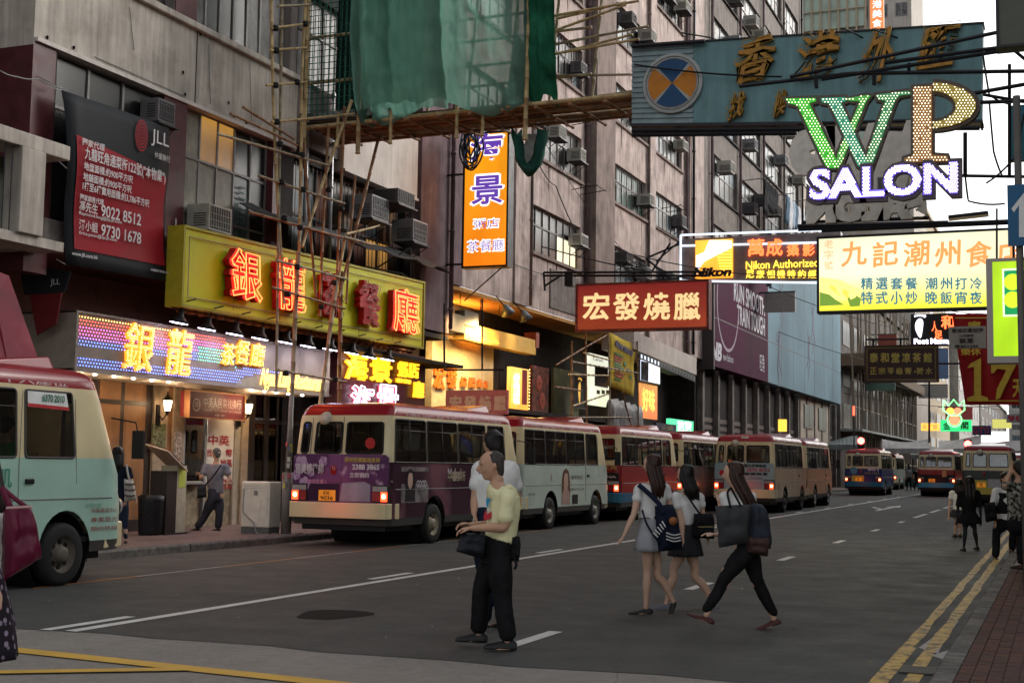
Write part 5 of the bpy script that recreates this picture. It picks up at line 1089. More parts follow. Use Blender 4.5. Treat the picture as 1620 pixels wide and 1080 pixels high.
FC = [glow('face_green', (.02, .3, .01), .6), glow('face_green2', (.04, .26, .03), .5), glow('face_teal', (.02, .2, .12), .5), glow('face_teal2', (.04, .2, .08), .45), glow('face_rust', (.2, .085, .02), .5), glow('face_olive', (.2, .14, .02), .5)]
DOTW = glow('warm_dot', (1, .94, .6), 1.8)
def W_(x, y, Y): q = zp(x, y); return atY(q[0], q[1], Y)
def pin(x, y, P):
    c = False; j = len(P)-1
    for i in range(len(P)):
        if (P[i][1] > y) != (P[j][1] > y) and x < (P[j][0]-P[i][0])*(y-P[i][1])/(P[j][1]-P[i][1])+P[i][0]: c = not c
        j = i
    return c
def tri_prism(P, Ya, Yb, m, name, par):         # filled polygon with depth
    bm = bmesh.new(); vs = [bm.verts.new(W_(x, y, Ya)) for x, y in P]; f = bm.faces.new(vs); r = bmesh.ops.extrude_face_region(bm, geom=[f]); 
    for v_ in [g for g in r['geom'] if isinstance(g, bmesh.types.BMVert)]: v_.co.y += Yb-Ya
    bmesh.ops.triangulate(bm, faces=bm.faces[:]); bmesh.ops.recalc_face_normals(bm, faces=bm.faces[:]); off = ORG[par.name]
    for v_ in bm.verts: v_.co -= off
    me = bpy.data.meshes.new(name); bm.to_mesh(me); bm.free(); me.materials.append(m); o = bpy.data.objects.new(name, me); return link(o, par)
def grow(P, d):
    cx = sum(p[0] for p in P)/len(P); cy_ = sum(p[1] for p in P)/len(P); out = []; n = len(P)
    ar = sum(P[i][0]*P[(i+1) % n][1]-P[(i+1) % n][0]*P[i][1] for i in range(n)); sgn = 1 if ar > 0 else -1
    for i in range(n):
        a, b, c = V(P[i-1]), V(P[i]), V(P[(i+1) % n]); e1 = (b-a).normalized(); e2 = (c-b).normalized(); n1 = V((e1.y, -e1.x))*sgn; n2 = V((e2.y, -e2.x))*sgn; q = (n1+n2); q = q.normalized()*d*min(1.6, 1/max(.4, q.length/2)) if q.length > .1 else n1*d; out.append((b.x+q.x, b.y+q.y))
    return out
for i, (P, c) in enumerate(WPOLY):
    L = tri_prism(P, Yw-.002*i, Yw+.05, FC[c], 'letter_face', s); tri_prism(grow(P, 13), Yw+.02+.003*i, Yw+.16+.004*i, BACK, 'letter_case', s)
mb = MB()
for a in range(16): mb.face(W_(*bowl[a], Yw-.012), W_(*bowl[a+1], Yw-.012), W_(*inner[a+1], Yw-.012), W_(*inner[a], Yw-.012))
mb.build('letter_face', FC[5], s)
big = [(1178+236*math.cos(a), 500+126*math.sin(a)) for a in [R(-88+176*k/16) for k in range(17)]]; sm = [(1186+96*math.cos(a), 505+58*math.sin(a)) for a in [R(-88+176*k/16) for k in range(17)]]
mb = MB()
for a in range(16):
    A0, A1, B1, B0 = W_(*big[a], Yw+.03), W_(*big[a+1], Yw+.03), W_(*sm[a+1], Yw+.03), W_(*sm[a], Yw+.03); mb.face(A0, A1, B1, B0); D_ = V((0, .13, 0)); mb.face(A0, A1, A1+D_, A0+D_); mb.face(B0, B1, B1+D_, B0+D_); mb.face(A0+D_, A1+D_, B1+D_, B0+D_)
mb.build('letter_case', BACK, s)
mb = MB(); polys = [p for p, c in WPOLY]; bp = bowl+inner[::-1]
for j in range(34):
    for i in range(70):
        x = 488+i*15.6+(7.8 if j % 2 else 0); y = 410+j*12.8-(x-480)*.012
        if any(pin(x, y, P) for P in polys) or pin(x, y, bp):
            if random.random() < .05: continue
            bulb(mb, W_(x, y, Yw-.016), (0, -1, 0), .0098*random.uniform(.8, 1.15))
mb.build('dot_lamps', DOTW, s)['kind'] = 'stuff'
a, b = atY(1281, 293, Yw-.05), atY(1515, 281, Yw-.05); uu = (b-a).normalized(); vv = V((-uu.z, 0, uu.x))
s2 = sign('salon_letters', 'row of white and violet lamp dot letters reading SALON under the green and gold letters', tuple(a))
hh = (atY(1398, 262, Yw).z-atY(1398, 316, Yw).z)*.93; mid = (a+b)/2
text('SALON', mid+V((0, .12, 0)), uu, vv, (b-a).length+.12, hh+.12, BACK, s2, bold=.09, ext=.1); L = text('SALON', mid, uu, vv, (b-a).length, hh, glow('violet_face', (.16, .1, .75), .55), s2, bold=.045, ext=.03)
mb = MB(); N3 = V((0, -1, 0))
for u, v in inside_pts('SALON', 74, .035): bulb(mb, mid+uu*(u*(b-a).length)+vv*(v*hh)+N3*.036, N3, .0105)
mb.build('dot_lamps', glow('lilac_dot', (.85, .8, 1), 2.0), s2)['kind'] = 'stuff'
# the same sign's twin seen from behind
s3 = sign('reversed_letters', 'grey back of a second letter sign showing behind the lamp dot letters', atY(1360, 300, 22.5)); GB = mat('back_grey', (.78, .72, .64), .8, var=.15, dirt=.2, dcol=(.2, .18, .15))
x0, x1, z0, z1 = rY(1275, 303, 1466, 350, 22.5); text('SALON', ((x0+x1)/2, 22.5, (z0+z1)/2), (-1, 0, 0), UZ, x1-x0, z1-z0, GB, s3, bold=.1, ext=.12)
x0, x1, z0, z1 = rY(1248, 196, 1470, 318, 22.5); text('WP', ((x0+x1)/2, 22.5, (z0+z1)/2), (-1, 0, 0), UZ, x1-x0, z1-z0, GB, s3, bold=.08, ext=.12)
tubeY(s3, (((1262, 196), (1480, 190)), ((1270, 352), (1470, 345))), 22.6, .03)
# ---- cream food shop sign
Yk = 30; s = sign('cream_food_sign', 'large backlit cream and yellow hanging sign with orange and blue characters', atY(1430, 488, Yk))
x0, x1, z0, z1 = rY(1296, 371, 1602, 488, Yk); mb = MB(); mb.box(x0, x1, Yk, Yk+.3, z0, z1)
LP = lit_panel('cream_yellow_lit', (.78, .70, .04), (.78, .76, .52), .68, lo=.05, hi=.5); mb.build('lit_face', LP, s)
frameY('frame', 1296, 371, 1602, 488, Yk, .05, .3, STEEL, s)
OR2 = mat('orange_print', (.62, .13, .03), .5); TB = mat('teal_print', (.03, .17, .2), .5)
def glowprint(n, c, e): return glow(n, c, e)
OR2 = glow('orange_print_lit', (.85, .25, .07), .75); TB = glow('teal_print_lit', (.03, .17, .25), .5); RS = glow('rose_print_lit', (.8, .4, .2), .6)
for i, ch in enumerate('九記潮州食店'): tY(ch, 1331+i*49.2, 381, 1372+i*49.2, 421, Yk-.01, OR2, s, bold=.022, shear=.04, wav=.02)
for i, ch in enumerate('老字號'): tY(ch, 1304, 379+i*17, 1318, 393+i*17, Yk-.01, RS, s, bold=.01)
for t_, xs in (('精選套餐', 1362), ('潮州打冷', 1464)):
    for i, ch in enumerate(t_): tY(ch, xs+i*23.5, 439, xs+19+i*23.5, 458, Yk-.01, TB, s, bold=.02)
for t_, xs in (('特式小炒', 1362), ('晚飯宵夜', 1464)):
    for i, ch in enumerate(t_): tY(ch, xs+i*23.5, 461, xs+19+i*23.5, 481, Yk-.01, TB, s, bold=.02)
def blob(par, pts, Y, m, name='dish_print'):
    mb = MB(); mb.face(*[atY(x, y, Y) for x, y in pts]); return mb.build(name, m, par)
blob(s, [(1297, 438), (1310, 440), (1330, 443), (1348, 452), (1360, 458), (1358, 466), (1345, 472), (1330, 476), (1315, 472), (1297, 470)], Yk-.006, glow('dish_cream', (.85, .68, .18), .8))
blob(s, [(1297, 462), (1312, 466), (1322, 474), (1335, 482), (1297, 484)], Yk-.008, glow('leaf_print', (.15, .28, .03), .55)); blob(s, [(1340, 470), (1352, 466), (1362, 472), (1360, 484), (1345, 485)], Yk-.008, MATS['leaf_print'])
for k in range(5): blob(s, [(1300+k*11, 447+k*3), (1318+k*9, 452+k*3), (1330+k*6, 462+k*2), (1322+k*6, 466+k*2), (1306+k*9, 455+k*3)], Yk-.01-.002*k, glow('dish_gold', (.8, .55, .08), .7) if k % 2 else MATS['dish_cream'])
lamp('sign_spill', 'AREA', (-3, Yk-.6, 4.7), 25, (1, .95, .6), 2, rot=(0, 0, -1), parent=s)
# ---- camera shop sign
Yn = 51; s = sign('camera_shop_sign', 'wide clear neon sign with an orange square and red and yellow lettering', atY(1200, 445, Yn))
x0, x1, z0, z1 = rY(1077, 372, 1330, 444, Yn); mb = MB(); mb.box(x0, x1, Yn+.02, Yn+.5, z0, z1); mb.build('panel', mat('grey_sign_back', (.2, .165, .165), .3, var=.3, scale=2), s)
mb = MB()
for a, b in (((1077, 372), (1330, 363)), ((1077, 389), (1330, 383)), ((1077, 444), (1330, 448)), ((1077, 372), (1077, 444))): mb.tube([atY(*a, Yn-.05), atY(*b, Yn-.05)], .045, 5)
mb.build('neon_tube', glow('cool_white_tube', (.75, .85, 1), .6), s)
bY('orange_square', 1100, 379, 1159, 440, Yn-.1, .1, lit_panel('orange_square_lit', (1, .3, .02), (1, .45, .05), .8), s)
mb = MB()
for k in range(9):
    y0_ = 380+k*6; mb.face(atY(1101, 436-k*2, Yn-.115-.001*k), atY(1101, 430-k*3.2, Yn-.115-.001*k), atY(1122+k*4.4, 380, Yn-.115-.001*k), atY(min(1158, 1128+k*4.6), 380+max(0, k-5)*4, Yn-.115-.001*k))
mb.build('white_rays', glow('white_ray', (1, .95, .9), .8), s)
mb = MB()
for k in range(12): a = 384+k*4.6; mb.tube([atY(1130+k*1.0, a, Yn-.13), atY(1158, a, Yn-.13)], .012, 4)
mb.build('neon_line', NEON_Y, s)
tY('Nikon', 1098, 423, 1158, 438, Yn-.15, BLK, s, bold=.05, shear=.3, ext=.05)
RNE = glow('red_neon_letter', (1, .12, .03), 1.6); YNE = glow('gold_neon_letter', (1, .6, .05), 1.3)
for i, (ch, w_) in enumerate((('萬', 26), ('成', 26), ('攝', 19), ('影', 19), ('器', 19))): x = (1183, 1212, 1245, 1270, 1294)[i]; tY(ch, x, 378 if w_ > 20 else 386, x+w_, 405, Yn-.1, RNE, s, bold=.03)
tY('Nikon Authorized Dealer', 1180, 410, 1345, 423, Yn-.1, YNE, s, bold=.01)
for i, ch in enumerate('尼康相機特約經銷'): tY(ch, 1180+i*16.4, 427, 1193+i*16.4, 440, Yn-.1, YNE, s, bold=.015)
tr = [((-15, Yn, 9.6), atY(1077, 385, Yn)), ((-15, Yn, 8.7), atY(1077, 440, Yn)), ((-15, Yn, 9.6), atY(1060, 440, Yn)), ((-15, Yn, 8.7), atY(1060, 385, Yn)), ((-15, Yn+1.5, 9.7), atY(1077, 380, Yn))]
for a, b in tr: mb = MB(); mb.tube([a, b], .04, 4); mb.build('bracket_arm', STEEL, s)
# ---- red roast meat sign
Yh = 39; s = sign('red_roast_sign', 'dark red hanging sign with chunky cream characters in front of the pink tenement', atY(1015, 520, Yh))
bY('panel', 914, 449, 1118, 519, Yh, .35, lit_panel('dark_red_lit', (.26, .035, .012), (.2, .012, .012), .42), s); frameY('frame', 914, 449, 1118, 519, Yh, .07, .35, mat('rust_red_frame', (.14, .03, .025), .5, dirt=.3), s)
CRL2 = glow('buff_lit_letter', (.85, .6, .28), .5)
for i, ch in enumerate('宏發燒臘'): tY(ch, 922+i*48, 463, 964+i*48, 506, Yh-.02, CRL2, s, bold=.025)
for a, b in (((860, 431), (1120, 430)), ((860, 436), (1120, 436)), ((860, 431), (862, 460)), ((862, 452), (890, 434)), ((1048, 430), (1050, 447)), ((925, 431), (925, 447))): mb = MB(); mb.tube([atY(*a, Yh+.2), atY(*b, Yh+.2)], .035, 4); mb.build('frame_arm', BLK, s)
bY('black_box', 893, 432, 906, 452, Yh+.1, .3, BLK, s)
# ---- smaller hanging signs down the street
Y_ = 62; s = sign('foot_massage_sign', 'black neon sign with a glowing white footprint and red characters', atY(1475, 548, Y_)); bY('panel', 1441, 496, 1512, 547, Y_, .3, BLK, s)
fc = atY(1455, 519, Y_-.05); foot(s, lambda x, y: fc+V((x*1.1, 0, y)), .48, glow('foot_white', (.85, .85, 1), 1.2)); p = [(1443, 545), (1502, 547)]
tY('Foot Massage', 1446, 535, 1512, 546, Y_-.05, NEON_W, s, bold=.04); tY('足', 1478, 523, 1491, 536, Y_-.05, RNE, s, bold=.03); tY('和', 1489, 499, 1510, 520, Y_-.05, RNE, s, bold=.04); tY('人', 1474, 508, 1483, 524, Y_-.05, RNE, s, bold=.02)
Y_ = 55; s = sign('herbal_tea_sign', 'dark brown framed sign with two rows of dull gold characters', atY(1426, 602, Y_)); bY('panel', 1371, 549, 1481, 601, Y_, .3, mat('dark_umber', (.035, .015, .015), .4), s); frameY('frame', 1373, 551, 1479, 599, Y_-.02, .05, .2, mat('dull_gold_edge', (.14, .1, .04), .5, .3), s)
frameY('outer_frame', 1370, 548, 1482, 602, Y_, .06, .3, mat('umber_edge', (.05, .025, .02), .5), s); DG = mat('dull_gold_letter', (.4, .32, .08), .5)
for i, ch in enumerate('泰和堂凉茶館'): tY(ch, 1376+i*17, 558, 1389+i*17, 573, Y_-.01, DG, s, bold=.045)
for i, ch in enumerate('正宗苓龜膏'): tY(ch, 1376+i*13.8, 581, 1387+i*13.8, 592, Y_-.01, DG, s, bold=.02)
tY('·', 1446, 586, 1449, 589, Y_-.01, DG, s); tY('糖', 1450, 581, 1461, 592, Y_-.01, DG, s, bold=.02); tY('水', 1464, 581, 1475, 592, Y_-.01, DG, s, bold=.02)
tubeY(s, (((1370, 537), (1438, 536)), ((1382, 537), (1382, 549)), ((1425, 537), (1425, 549)), ((1482, 575), (1520, 575)), ((1470, 602), (1470, 700))), Y_, .04)
Y_ = 48; s = sign('grey_notice_sign', 'small pale grey hanging sign with dark characters before the red discount banner', atY(1530, 552, Y_)); bY('panel', 1501, 516, 1560, 551, Y_, .12, mat('pale_notice', (.33, .32, .29), .6), s)
DK = mat('dark_print', (.04, .035, .04), .6); tY('專修印章刻字', 1505, 519, 1556, 526, Y_-.01, DK, s, bold=.03); tY('公司膠章', 1517, 529, 1541, 533, Y_-.01, DK, s, bold=.02); tY('蔡蔥', 1517, 535, 1541, 543, Y_-.01, DK, s, bold=.03); tY('電話2388', 1510, 545, 1548, 550, Y_-.01, DK, s, bold=.02)
Y_ = 60; s = sign('red_discount_banner', 'large crimson banner with the number 17 in gold', atY(1560, 640, Y_), 'banner'); cc = [atY(1506, 496, Y_), atY(1600, 496, Y_), atY(1640, 640, Y_), atY(1527, 640, Y_)]; mb = MB(); n = 10; g = [[cc[0].lerp(cc[1], i/n).lerp(cc[3].lerp(cc[2], i/n), j/n)+V((0, .12*math.sin(i*1.1)+.05*math.sin(j*.9+i), 0)) for j in range(n+1)] for i in range(n+1)]
mb.rings(g, False, False)
CRIM = mat('crimson_cloth', (.33, .008, .01), .6, var=.15, scale=.8); o = mb.build('cloth', CRIM, s, True); GY = mat('gold_print', (.6, .42, .05), .5)
mb = MB(); e = Y_-.25
for pts in ([(1535, 575), (1552, 566), (1552, 625), (1563, 629), (1563, 634), (1530, 634), (1530, 629), (1541, 625), (1541, 580), (1530, 582)], [(1568, 572), (1608, 572), (1608, 576), (1590, 612), (1582, 630), (1575, 632), (1577, 615), (1592, 585), (1578, 583), (1572, 590), (1568, 590)]): mb.face(*[atY(x, y, e) for x, y in pts])
mb.build('number_print', GY, s); tY('天', 1602, 600, 1618, 628, e, GY, s, bold=.03); tY('榮休', 1520, 550, 1552, 562, e, GY, s, bold=.03); tY('慶', 1530, 508, 1552, 528, e, GY, s, bold=.03)
mb = MB(); [mb.tube([atY(*a, e), atY(*b, e)], .025, 4) for a, b in (((1511, 503), (1598, 503)), ((1532, 634), (1630, 634)))]; mb.build('gold_border', GY, s)
Y_ = 21.5; s = sign('lime_bank_sign', 'lime green lit sign with a clover emblem at the right edge', atY(1600, 572, Y_)); x0, x1, z0, z1 = rY(1571, 413, 1640, 563, Y_); mb = MB(); mb.box(x0, x1, Y_, Y_+.3, z0, z1); mb.build('lit_face', lit_panel('lime_lit', (.42, .72, .0), (.48, .78, .01), .5), s); mb = MB(); mb.box(x0-.09, x0, Y_-.02, Y_+.34, z0-.1, z1+.05); mb.box(x0, x1, Y_-.02, Y_+.34, z0-.1, z0); mb.box(x0, x1, Y_-.02, Y_+.34, z1, z1+.05); mb.build('frame', mat('brushed_frame', (.25, .22, .2), .35, .8), s)
bY('white_square', 1586, 424, 1650, 500, Y_-.006, .005, glow('pale_square', (.8, .9, .6), .6), s); bY('green_square', 1589, 427, 1650, 497, Y_-.012, .005, glow('deep_green', (.0, .38, .1), .4), s)
for px, py in ((1602, 446), (1602, 474), (1626, 446), (1626, 474)): disc(s, 'clover_leaf', atY(px, py, Y_-.02), 0, .125, 0, 2*math.pi, glow('clover', (.6, .85, .02), .6), Y_-.02)
tY('E', 1609, 439, 1617, 450, Y_-.03, DK, s, bold=.03); cable(s, [atY(1577, 330, Y_+.3), atY(1577, 412, Y_+.1)], .015, STEEL, 'chain', 0)
Y_ = 17; s = sign('blue_arrow_sign', 'blue road sign with a white arrow high on the pole at the right edge', atY(1607, 388, Y_), 'road sign'); bY('plate', 1594, 291, 1660, 388, Y_, .02, mat('sign_blue', (.01, .1, .22), .35), s); mb = MB()
mb.face(*[atY(x, y, Y_-.006) for x, y in ((1600, 330), (1620, 305), (1645, 318), (1640, 326), (1625, 318), (1625, 375), (1612, 375), (1612, 325), (1604, 336))]); mb.build('arrow', WHITE, s)
Y_ = 18; s = sign('olive_board', 'dark olive sign board cut by the top right corner', atY(1600, 68, Y_)); bY('board', 1579, -60, 1680, 68, Y_, .25, mat('olive_back', (.11, .115, .09), .6, var=.1), s); frameY('frame', 1579, -60, 1680, 68, Y_, .03, .27, STEEL, s)
Y_ = 24; s = sign('peeling_blue_sign', 'peeling pale blue sign below the gantry at the right edge', atY(1610, 252, Y_)); bY('board', 1596, 165, 1660, 252, Y_, .2, mat('peeling_blue', (.02, .13, .18), .5, scale=4, var=.2, dirt=.7, dcol=(.25, .24, .22)), s)
# lamp pole and round mirror
t = thing('street_pole', 'tall grey pole at the right edge carrying the blue arrow sign', 'pole', (-.4, 17.1, PZ)); mb = MB(); mb.tube([(-.4, 17.1, PZ), (-.42, 17.1, 6)], .045, 10); mb.build('post', mat('pole_dull', (.12, .11, .1), .5), t, True)
# far neon
def farsign(name, label, box, Y, col, es, txt=None, tcol=None): 
    s = sign(name, label, atY((box[0]+box[2])/2, box[3], Y)); bY('panel', *box, Y, .3, glow('far_%s' % name, col, es) if es else mat('far_%s' % name, col, .5), s)
    if txt:
        b = box; w_ = (b[2]-b[0]); k = len(txt)
        for i, ch in enumerate(txt): tY(ch, b[0]+2+i*(w_-4)/k, b[1]+2, b[0]+2+(i+.88)*(w_-4)/k, b[3]-2, Y-.05, tcol, s, bold=.03)
    return s
farsign('red_yellow_board', 'small red and yellow lit board left of the green neon figure', (1457, 669, 1486, 681), 118, (1, .5, .08), .7, '麻雀館', RNE)
s = farsign('green_neon_shop_sign', 'green lit board with a red and green neon gourd figure above it', (1488, 664, 1537, 682), 118, (.03, .6, .18), .7)
for ch, x in (('金', 1492), ('閣', 1520)): tY(ch, x, 667, x+12, 679, 117.9, mat('board_dark_letter', (.05, .08, .03), .5), s, bold=.03)
g0 = atY(1510, 664, 117.8); disc(s, 'neon_ring', g0, .5, .62, 0, 6.3, glow('ring_lime', (.2, 1, .25), 1.5), 117.8); disc(s, 'neon_disc', g0, 0, .42, 0, 6.3, glow('disc_red', (1, .2, .1), 1.1), 117.78)
g1 = atY(1509, 650, 117.8); mb = MB(); mb.tube([g1+V((x, 0, z)) for x, z in ((-.8, .9), (-.85, .1), (-.3, -.35), (.3, -.35), (.85, .1), (.8, .9), (.4, .45), (0, .95), (-.4, .45), (-.8, .9))], .06, 5); mb.build('neon_outline', MATS['ring_lime'], s)
disc(s, 'neon_disc', g1+V((-.28, 0, .0)), 0, .3, 0, 6.3, glow('disc_orange', (1, .4, .05), 1.4), 117.78); disc(s, 'neon_disc', g1+V((.3, 0, 0)), 0, .3, 0, 6.3, MATS['disc_red'], 117.77)
farsign('blue_oval_sign', 'dim blue far sign below the crimson banner', (1538, 673, 1568, 688), 112, (.03, .06, .16), 0, 'GTO', mat('far_red', (.4, .04, .06), .5)); farsign('far_yellow_sign', 'pale yellow far sign near the right edge', (1570, 663, 1600, 677), 112, (.5, .48, .12), .6)
farsign('white_red_sign', 'small white far sign with red figures near the right edge', (1592, 655, 1622, 668), 100, (.4, .38, .38), 0, '90', mat('far_red2', (.5, .02, .06), .5)); farsign('bright_shopfront', 'bright white lit shopfront far down the street below the signs', (1545, 682, 1592, 700), 130, (1, .98, .92), .75)
farsign('amber_box_sign', 'small amber lit box over the far minibuses', (1231, 663, 1243, 682), 70, (1, .5, .06), .8); farsign('orange_tower_sign', 'orange vertical sign with white characters high before the netted tower', (1376, -20, 1398, 46), 130, (.95, .3, .08), .35, None)
for i in range(4): tY('香港美食'[i], 1380, -14+i*15, 1395, -2+i*15, 129.9, WHL, COL.objects['orange_tower_sign'], bold=.03)
# market canopies and dim clutter where the street closes
for i, (a, b, c, d, Y, col) in enumerate(((1395, 694, 1470, 712, 104, (.4, .38, .37)), (1485, 692, 1552, 712, 112, (.5, .47, .46)), (1310, 694, 1360, 706, 98, (.2, .23, .23)), (1562, 702, 1640, 716, 108, (.4, .36, .36)), (1440, 708, 1500, 722, 120, (.25, .24, .24)))):
    t = thing('market_canopy', ('pale canopy over the street left of the green neon figure', 'pale canopy under the green neon board', 'grey green hoarding canopy beyond the blue minibus', 'pale canopy low at the right below the far signs', 'dim canopy between the two central far minibuses')[i], 'canopy', atY((a+c)/2, d, Y)); mb = MB(); n = 8; rs = []
    for k in range(n+1): x = a+(c-a)*k/n; q = atY(x, b+5*math.sin(k*math.pi/n*1.0+i), Y); q2 = atY(x, d-3, Y-3); rs.append([q, q2, q2+V((0, 0, -.35))])
    mb.rings(rs, False, False); o = mb.build('sheet', mat('canopy_%d' % i, col, .6, var=.25, scale=1), t); o.modifiers.new('s', 'SOLIDIFY').thickness = .05
    mb = MB()
    for x in (a+4, c-4): q = atY(x, d, Y-2.8); mb.tube([(q.x, q.y, 0), q], .06, 5)
    mb.build('post', STEEL, t)
BILLB = thing('market_stalls', 'dim jumble of market stalls under the far canopies', 'stall', (-8, 125, 0)); SM = [mat('stall_a', (.12, .11, .1), .6), mat('stall_b', (.3, .27, .24), .6), mat('stall_c', (.1, .2, .25), .6), mat('stall_d', (.3, .25, .1), .6)]
for i in range(26): x = random.uniform(-14, 2); y = random.uniform(122, 128); z = random.uniform(1.5, 3.2); mb = MB(); mb.box(x, x+random.uniform(.8, 2.2), y, y+1, 0, z); mb.build('stall', SM[i % 4], BILLB)
# traffic lights
for i, (px, py, Y, X) in enumerate(((1362, 697, 84, 0), (1531, 702, 84, 0))):
    p = atY(px, py, Y); t = thing('traffic_light', ('red traffic light standing over the blue minibus', 'red traffic light over the red minibus at the right')[i], 'traffic light', (p.x, p.y, 0), group='red traffic lights')
    mb = MB(); mb.tube([(p.x, p.y+.1, 0), (p.x, p.y+.1, p.z+.3)], .06, 6); mb.build('post', STEEL, t); mb = MB(); mb.box(p.x-.2, p.x+.2, p.y+.03, p.y+.25, p.z-.95, p.z+.28); mb.build('housing', BLK, t)
    mb = MB(); mb.lathe((p.x, p.y, p.z), (0, -1, 0), [(-.02, .21), (.02, .19), (.06, .01)], 14); mb.build('red_lens', glow('signal_red', (1, .06, .05), 7), t)
t = thing('thin_aerial', 'thin pole with a small red lamp rising behind the blue minibus', 'pole', atY(1351, 700, 90)); mb = MB(); mb.tube([atY(1351, 712, 90), atY(1351, 645, 90)], .05, 5); mb.build('post', STEEL, t); bY('red_lamp', 1349, 642, 1352, 657, 89.9, .1, glow('far_red_lamp', (1, .1, .05), 1.5), t)
# ============================================================ BAMBOO SCAFFOLD AND NET
SCF = thing('bamboo_scaffold', 'bamboo scaffold with a plank platform wrapped in green netting over the street', 'scaffold', (-14.9, 24.9, 0))
BAM = [mat('bamboo_tan', (.5, .36, .18), .5, var=.3, scale=5), mat('bamboo_grey', (.33, .27, .18), .6, var=.3, scale=5), mat('bamboo_brown', (.28, .15, .075), .55, var=.3, scale=5)]
TIE = mat('black_tie', (.012, .012, .012), .6)
def bam(a, b, r=.038, k=None, par=SCF):
    a, b = V(a), V(b); L = (b-a).length; n = max(3, int(L/.42)); pts = []; rr = []; ph = random.random()*6; sd = V((random.uniform(-1, 1), random.uniform(-1, 1), random.uniform(-.3, .3)))*.012*L**.5
    for i in range(n+1):
        t = i/n; q = a.lerp(b, t)+sd*math.sin(t*math.pi)
        for dt, dr in ((-.012, .92), (0, 1.22), (.012, .92)): pts.append(q+(b-a).normalized()*dt); rr.append(r*dr*(1.08-.16*t))
    mb = MB(); mb.tube(pts, rr, 7); return mb.build('bamboo_pole', BAM[random.choice((0, 0, 1, 2)) if k is None else k], par, True)
def tie(p): mb = MB(); mb.lathe(V(p)-V((0, 0, .05)), (0, 0, 1), [(0, .045), (.02, .062), (.08, .062), (.1, .045)], 7); mb.build('tie', TIE, SCF)
# uprights down the front of the signs (photo x at top, bottom)
XP = -13.6
ups = [((432, -30), (436, 470), .04), ((440, -30), (472, 480), .035), ((462, 200), (478, 640), .035), ((485, -20), (478, 690), .04), ((432, 120), (460, 470), .03)]
for (a, b, r) in ups: pass
def px_(px, py, X=XP): return atX(px, py, X)
for a, b, r, k in (((428, -40), (436, 260), .035, 0), ((436, 250), (449, 480), .035, 0), ((447, -40), (437, 620), .03, 1), ((486, -40), (476, 180), .034, 0), ((478, 160), (473, 420), .034, 0), ((472, 400), (455, 855), .045, 1), ((480, 225), (500, 470), .03, 2),
    ((545, 170), (532, 460), .032, 2), ((532, 440), (502, 690), .04, 1), ((556, 160), (478, 390), .036, 0), ((598, 222), (536, 470), .036, 2), ((545, 380), (505, 640), .03, 0), ((520, 200), (506, 500), .03, 2), ((540, 430), (536, 690), .045, 2), ((562, 280), (548, 480), .026, 2)):
    bam(px_(*a), px_(*b), r, k)
for a, b, k in (((365, 180), (470, 230), 2), ((345, 212), (520, 262), 1), ((410, 278), (545, 322), 1), ((395, 335), (590, 388), 2), ((430, 45), (484, 38), 0), ((428, 80), (484, 76), 0), ((422, 135), (484, 130), 0), ((430, 193), (560, 180), 0), ((440, 10), (488, 8), 1), ((548, 370), (600, 357), 0), ((545, 375), (595, 388), 1), ((438, 412), (550, 442), 1), ((432, 455), (545, 488), 2), ((440, 585), (548, 604), 1), ((385, 170), (465, 220), 2)):
    bam(px_(*a, XP+.06), px_(*b, XP+.06), .026, k)
for q in ((436, 45), (437, 80), (436, 135), (438, 193), (443, 228), (446, 288), (450, 345), (478, 245), (480, 300), (475, 360), (520, 300), (470, 422), (455, 465), (528, 447), (508, 485), (452, 590), (530, 600), (540, 330), (470, 130), (483, 38)): tie(px_(*q, XP+.09))
# platform across the street
Ya_, Yb_ = 24.95, 26.4; xl, xr_ = -15.0, atY(1012, 140, Ya_).x; zp_ = 8.62
bam((xl-.2, Ya_, zp_), (xr_+1.2, Ya_, zp_+.1), .05, 0); bam((xl-.2, Yb_, zp_), (xr_+1.2, Yb_, zp_+.08), .045, 2)
for i in range(34): y = Ya_+.08+(Yb_-Ya_-.1)*i/33; bam((xl, y, zp_+.08+random.uniform(-.02, .02)), (xr_+.4+random.random(), y, zp_+.12+random.uniform(-.02, .05)), .022, random.choice((0, 1, 2, 2)))
mb = MB(); mb.box(xl, atY(835, 180, Ya_).x, Ya_+.05, Yb_-.05, zp_+.12, zp_+.15); mb.build('plywood_deck', mat('deck_ply', (.16, .1, .06), .7, var=.3, streak=.2), SCF)
for i in range(11):
    x = xl+.4+i*.72; bam((x, Ya_-.25, zp_-.06), (x+.12, Yb_+.2, zp_-.03), .035, 2)
for px in (535, 618, 722, 763): 
    q = atY(px, 200, Ya_-.06); bam((q.x, Ya_-.06, zp_-.5), (q.x, Ya_-.06, zp_+.25), .04, 0)
for px, dz in ((485, 4.5), (570, 3.5), (833, 3.6)):
    q = atY(px, 150, Ya_); bam((q.x, Ya_-.05, zp_-.65), (q.x+.02, Ya_-.05, zp_+dz), .05, 0)
for z in (9.6, 10.6, 11.8, 13):
    bam((xl, Ya_, z), (atY(835, 100, Ya_).x, Ya_+.05, z+.02), .035, 0); bam((xl, Yb_, z), (xr_-1.5, Yb_, z+.05), .035, 1)
for a, b in (((840, 95), (1000, 55)), ((880, 30), (990, 4)), ((835, 170), (1030, 140)), ((880, 70), (1025, 42)), ((850, 120), (1005, 118))): bam(atY(*a, Yb_-.3), atY(*b, Yb_-.3), .03, random.choice((0, 1)))
for a, b in (((840, 62), (990, 8)), ((835, 33), (1010, 2)), ((840, 92), (1010, 62))): bam(atY(*a, Ya_+.1), atY(*b, Ya_+.1), .03, 0)
for i in range(7): q = xl+.3+i*.95; bam((q, Yb_, zp_), (q+.5, Yb_, 14), .035, 1)
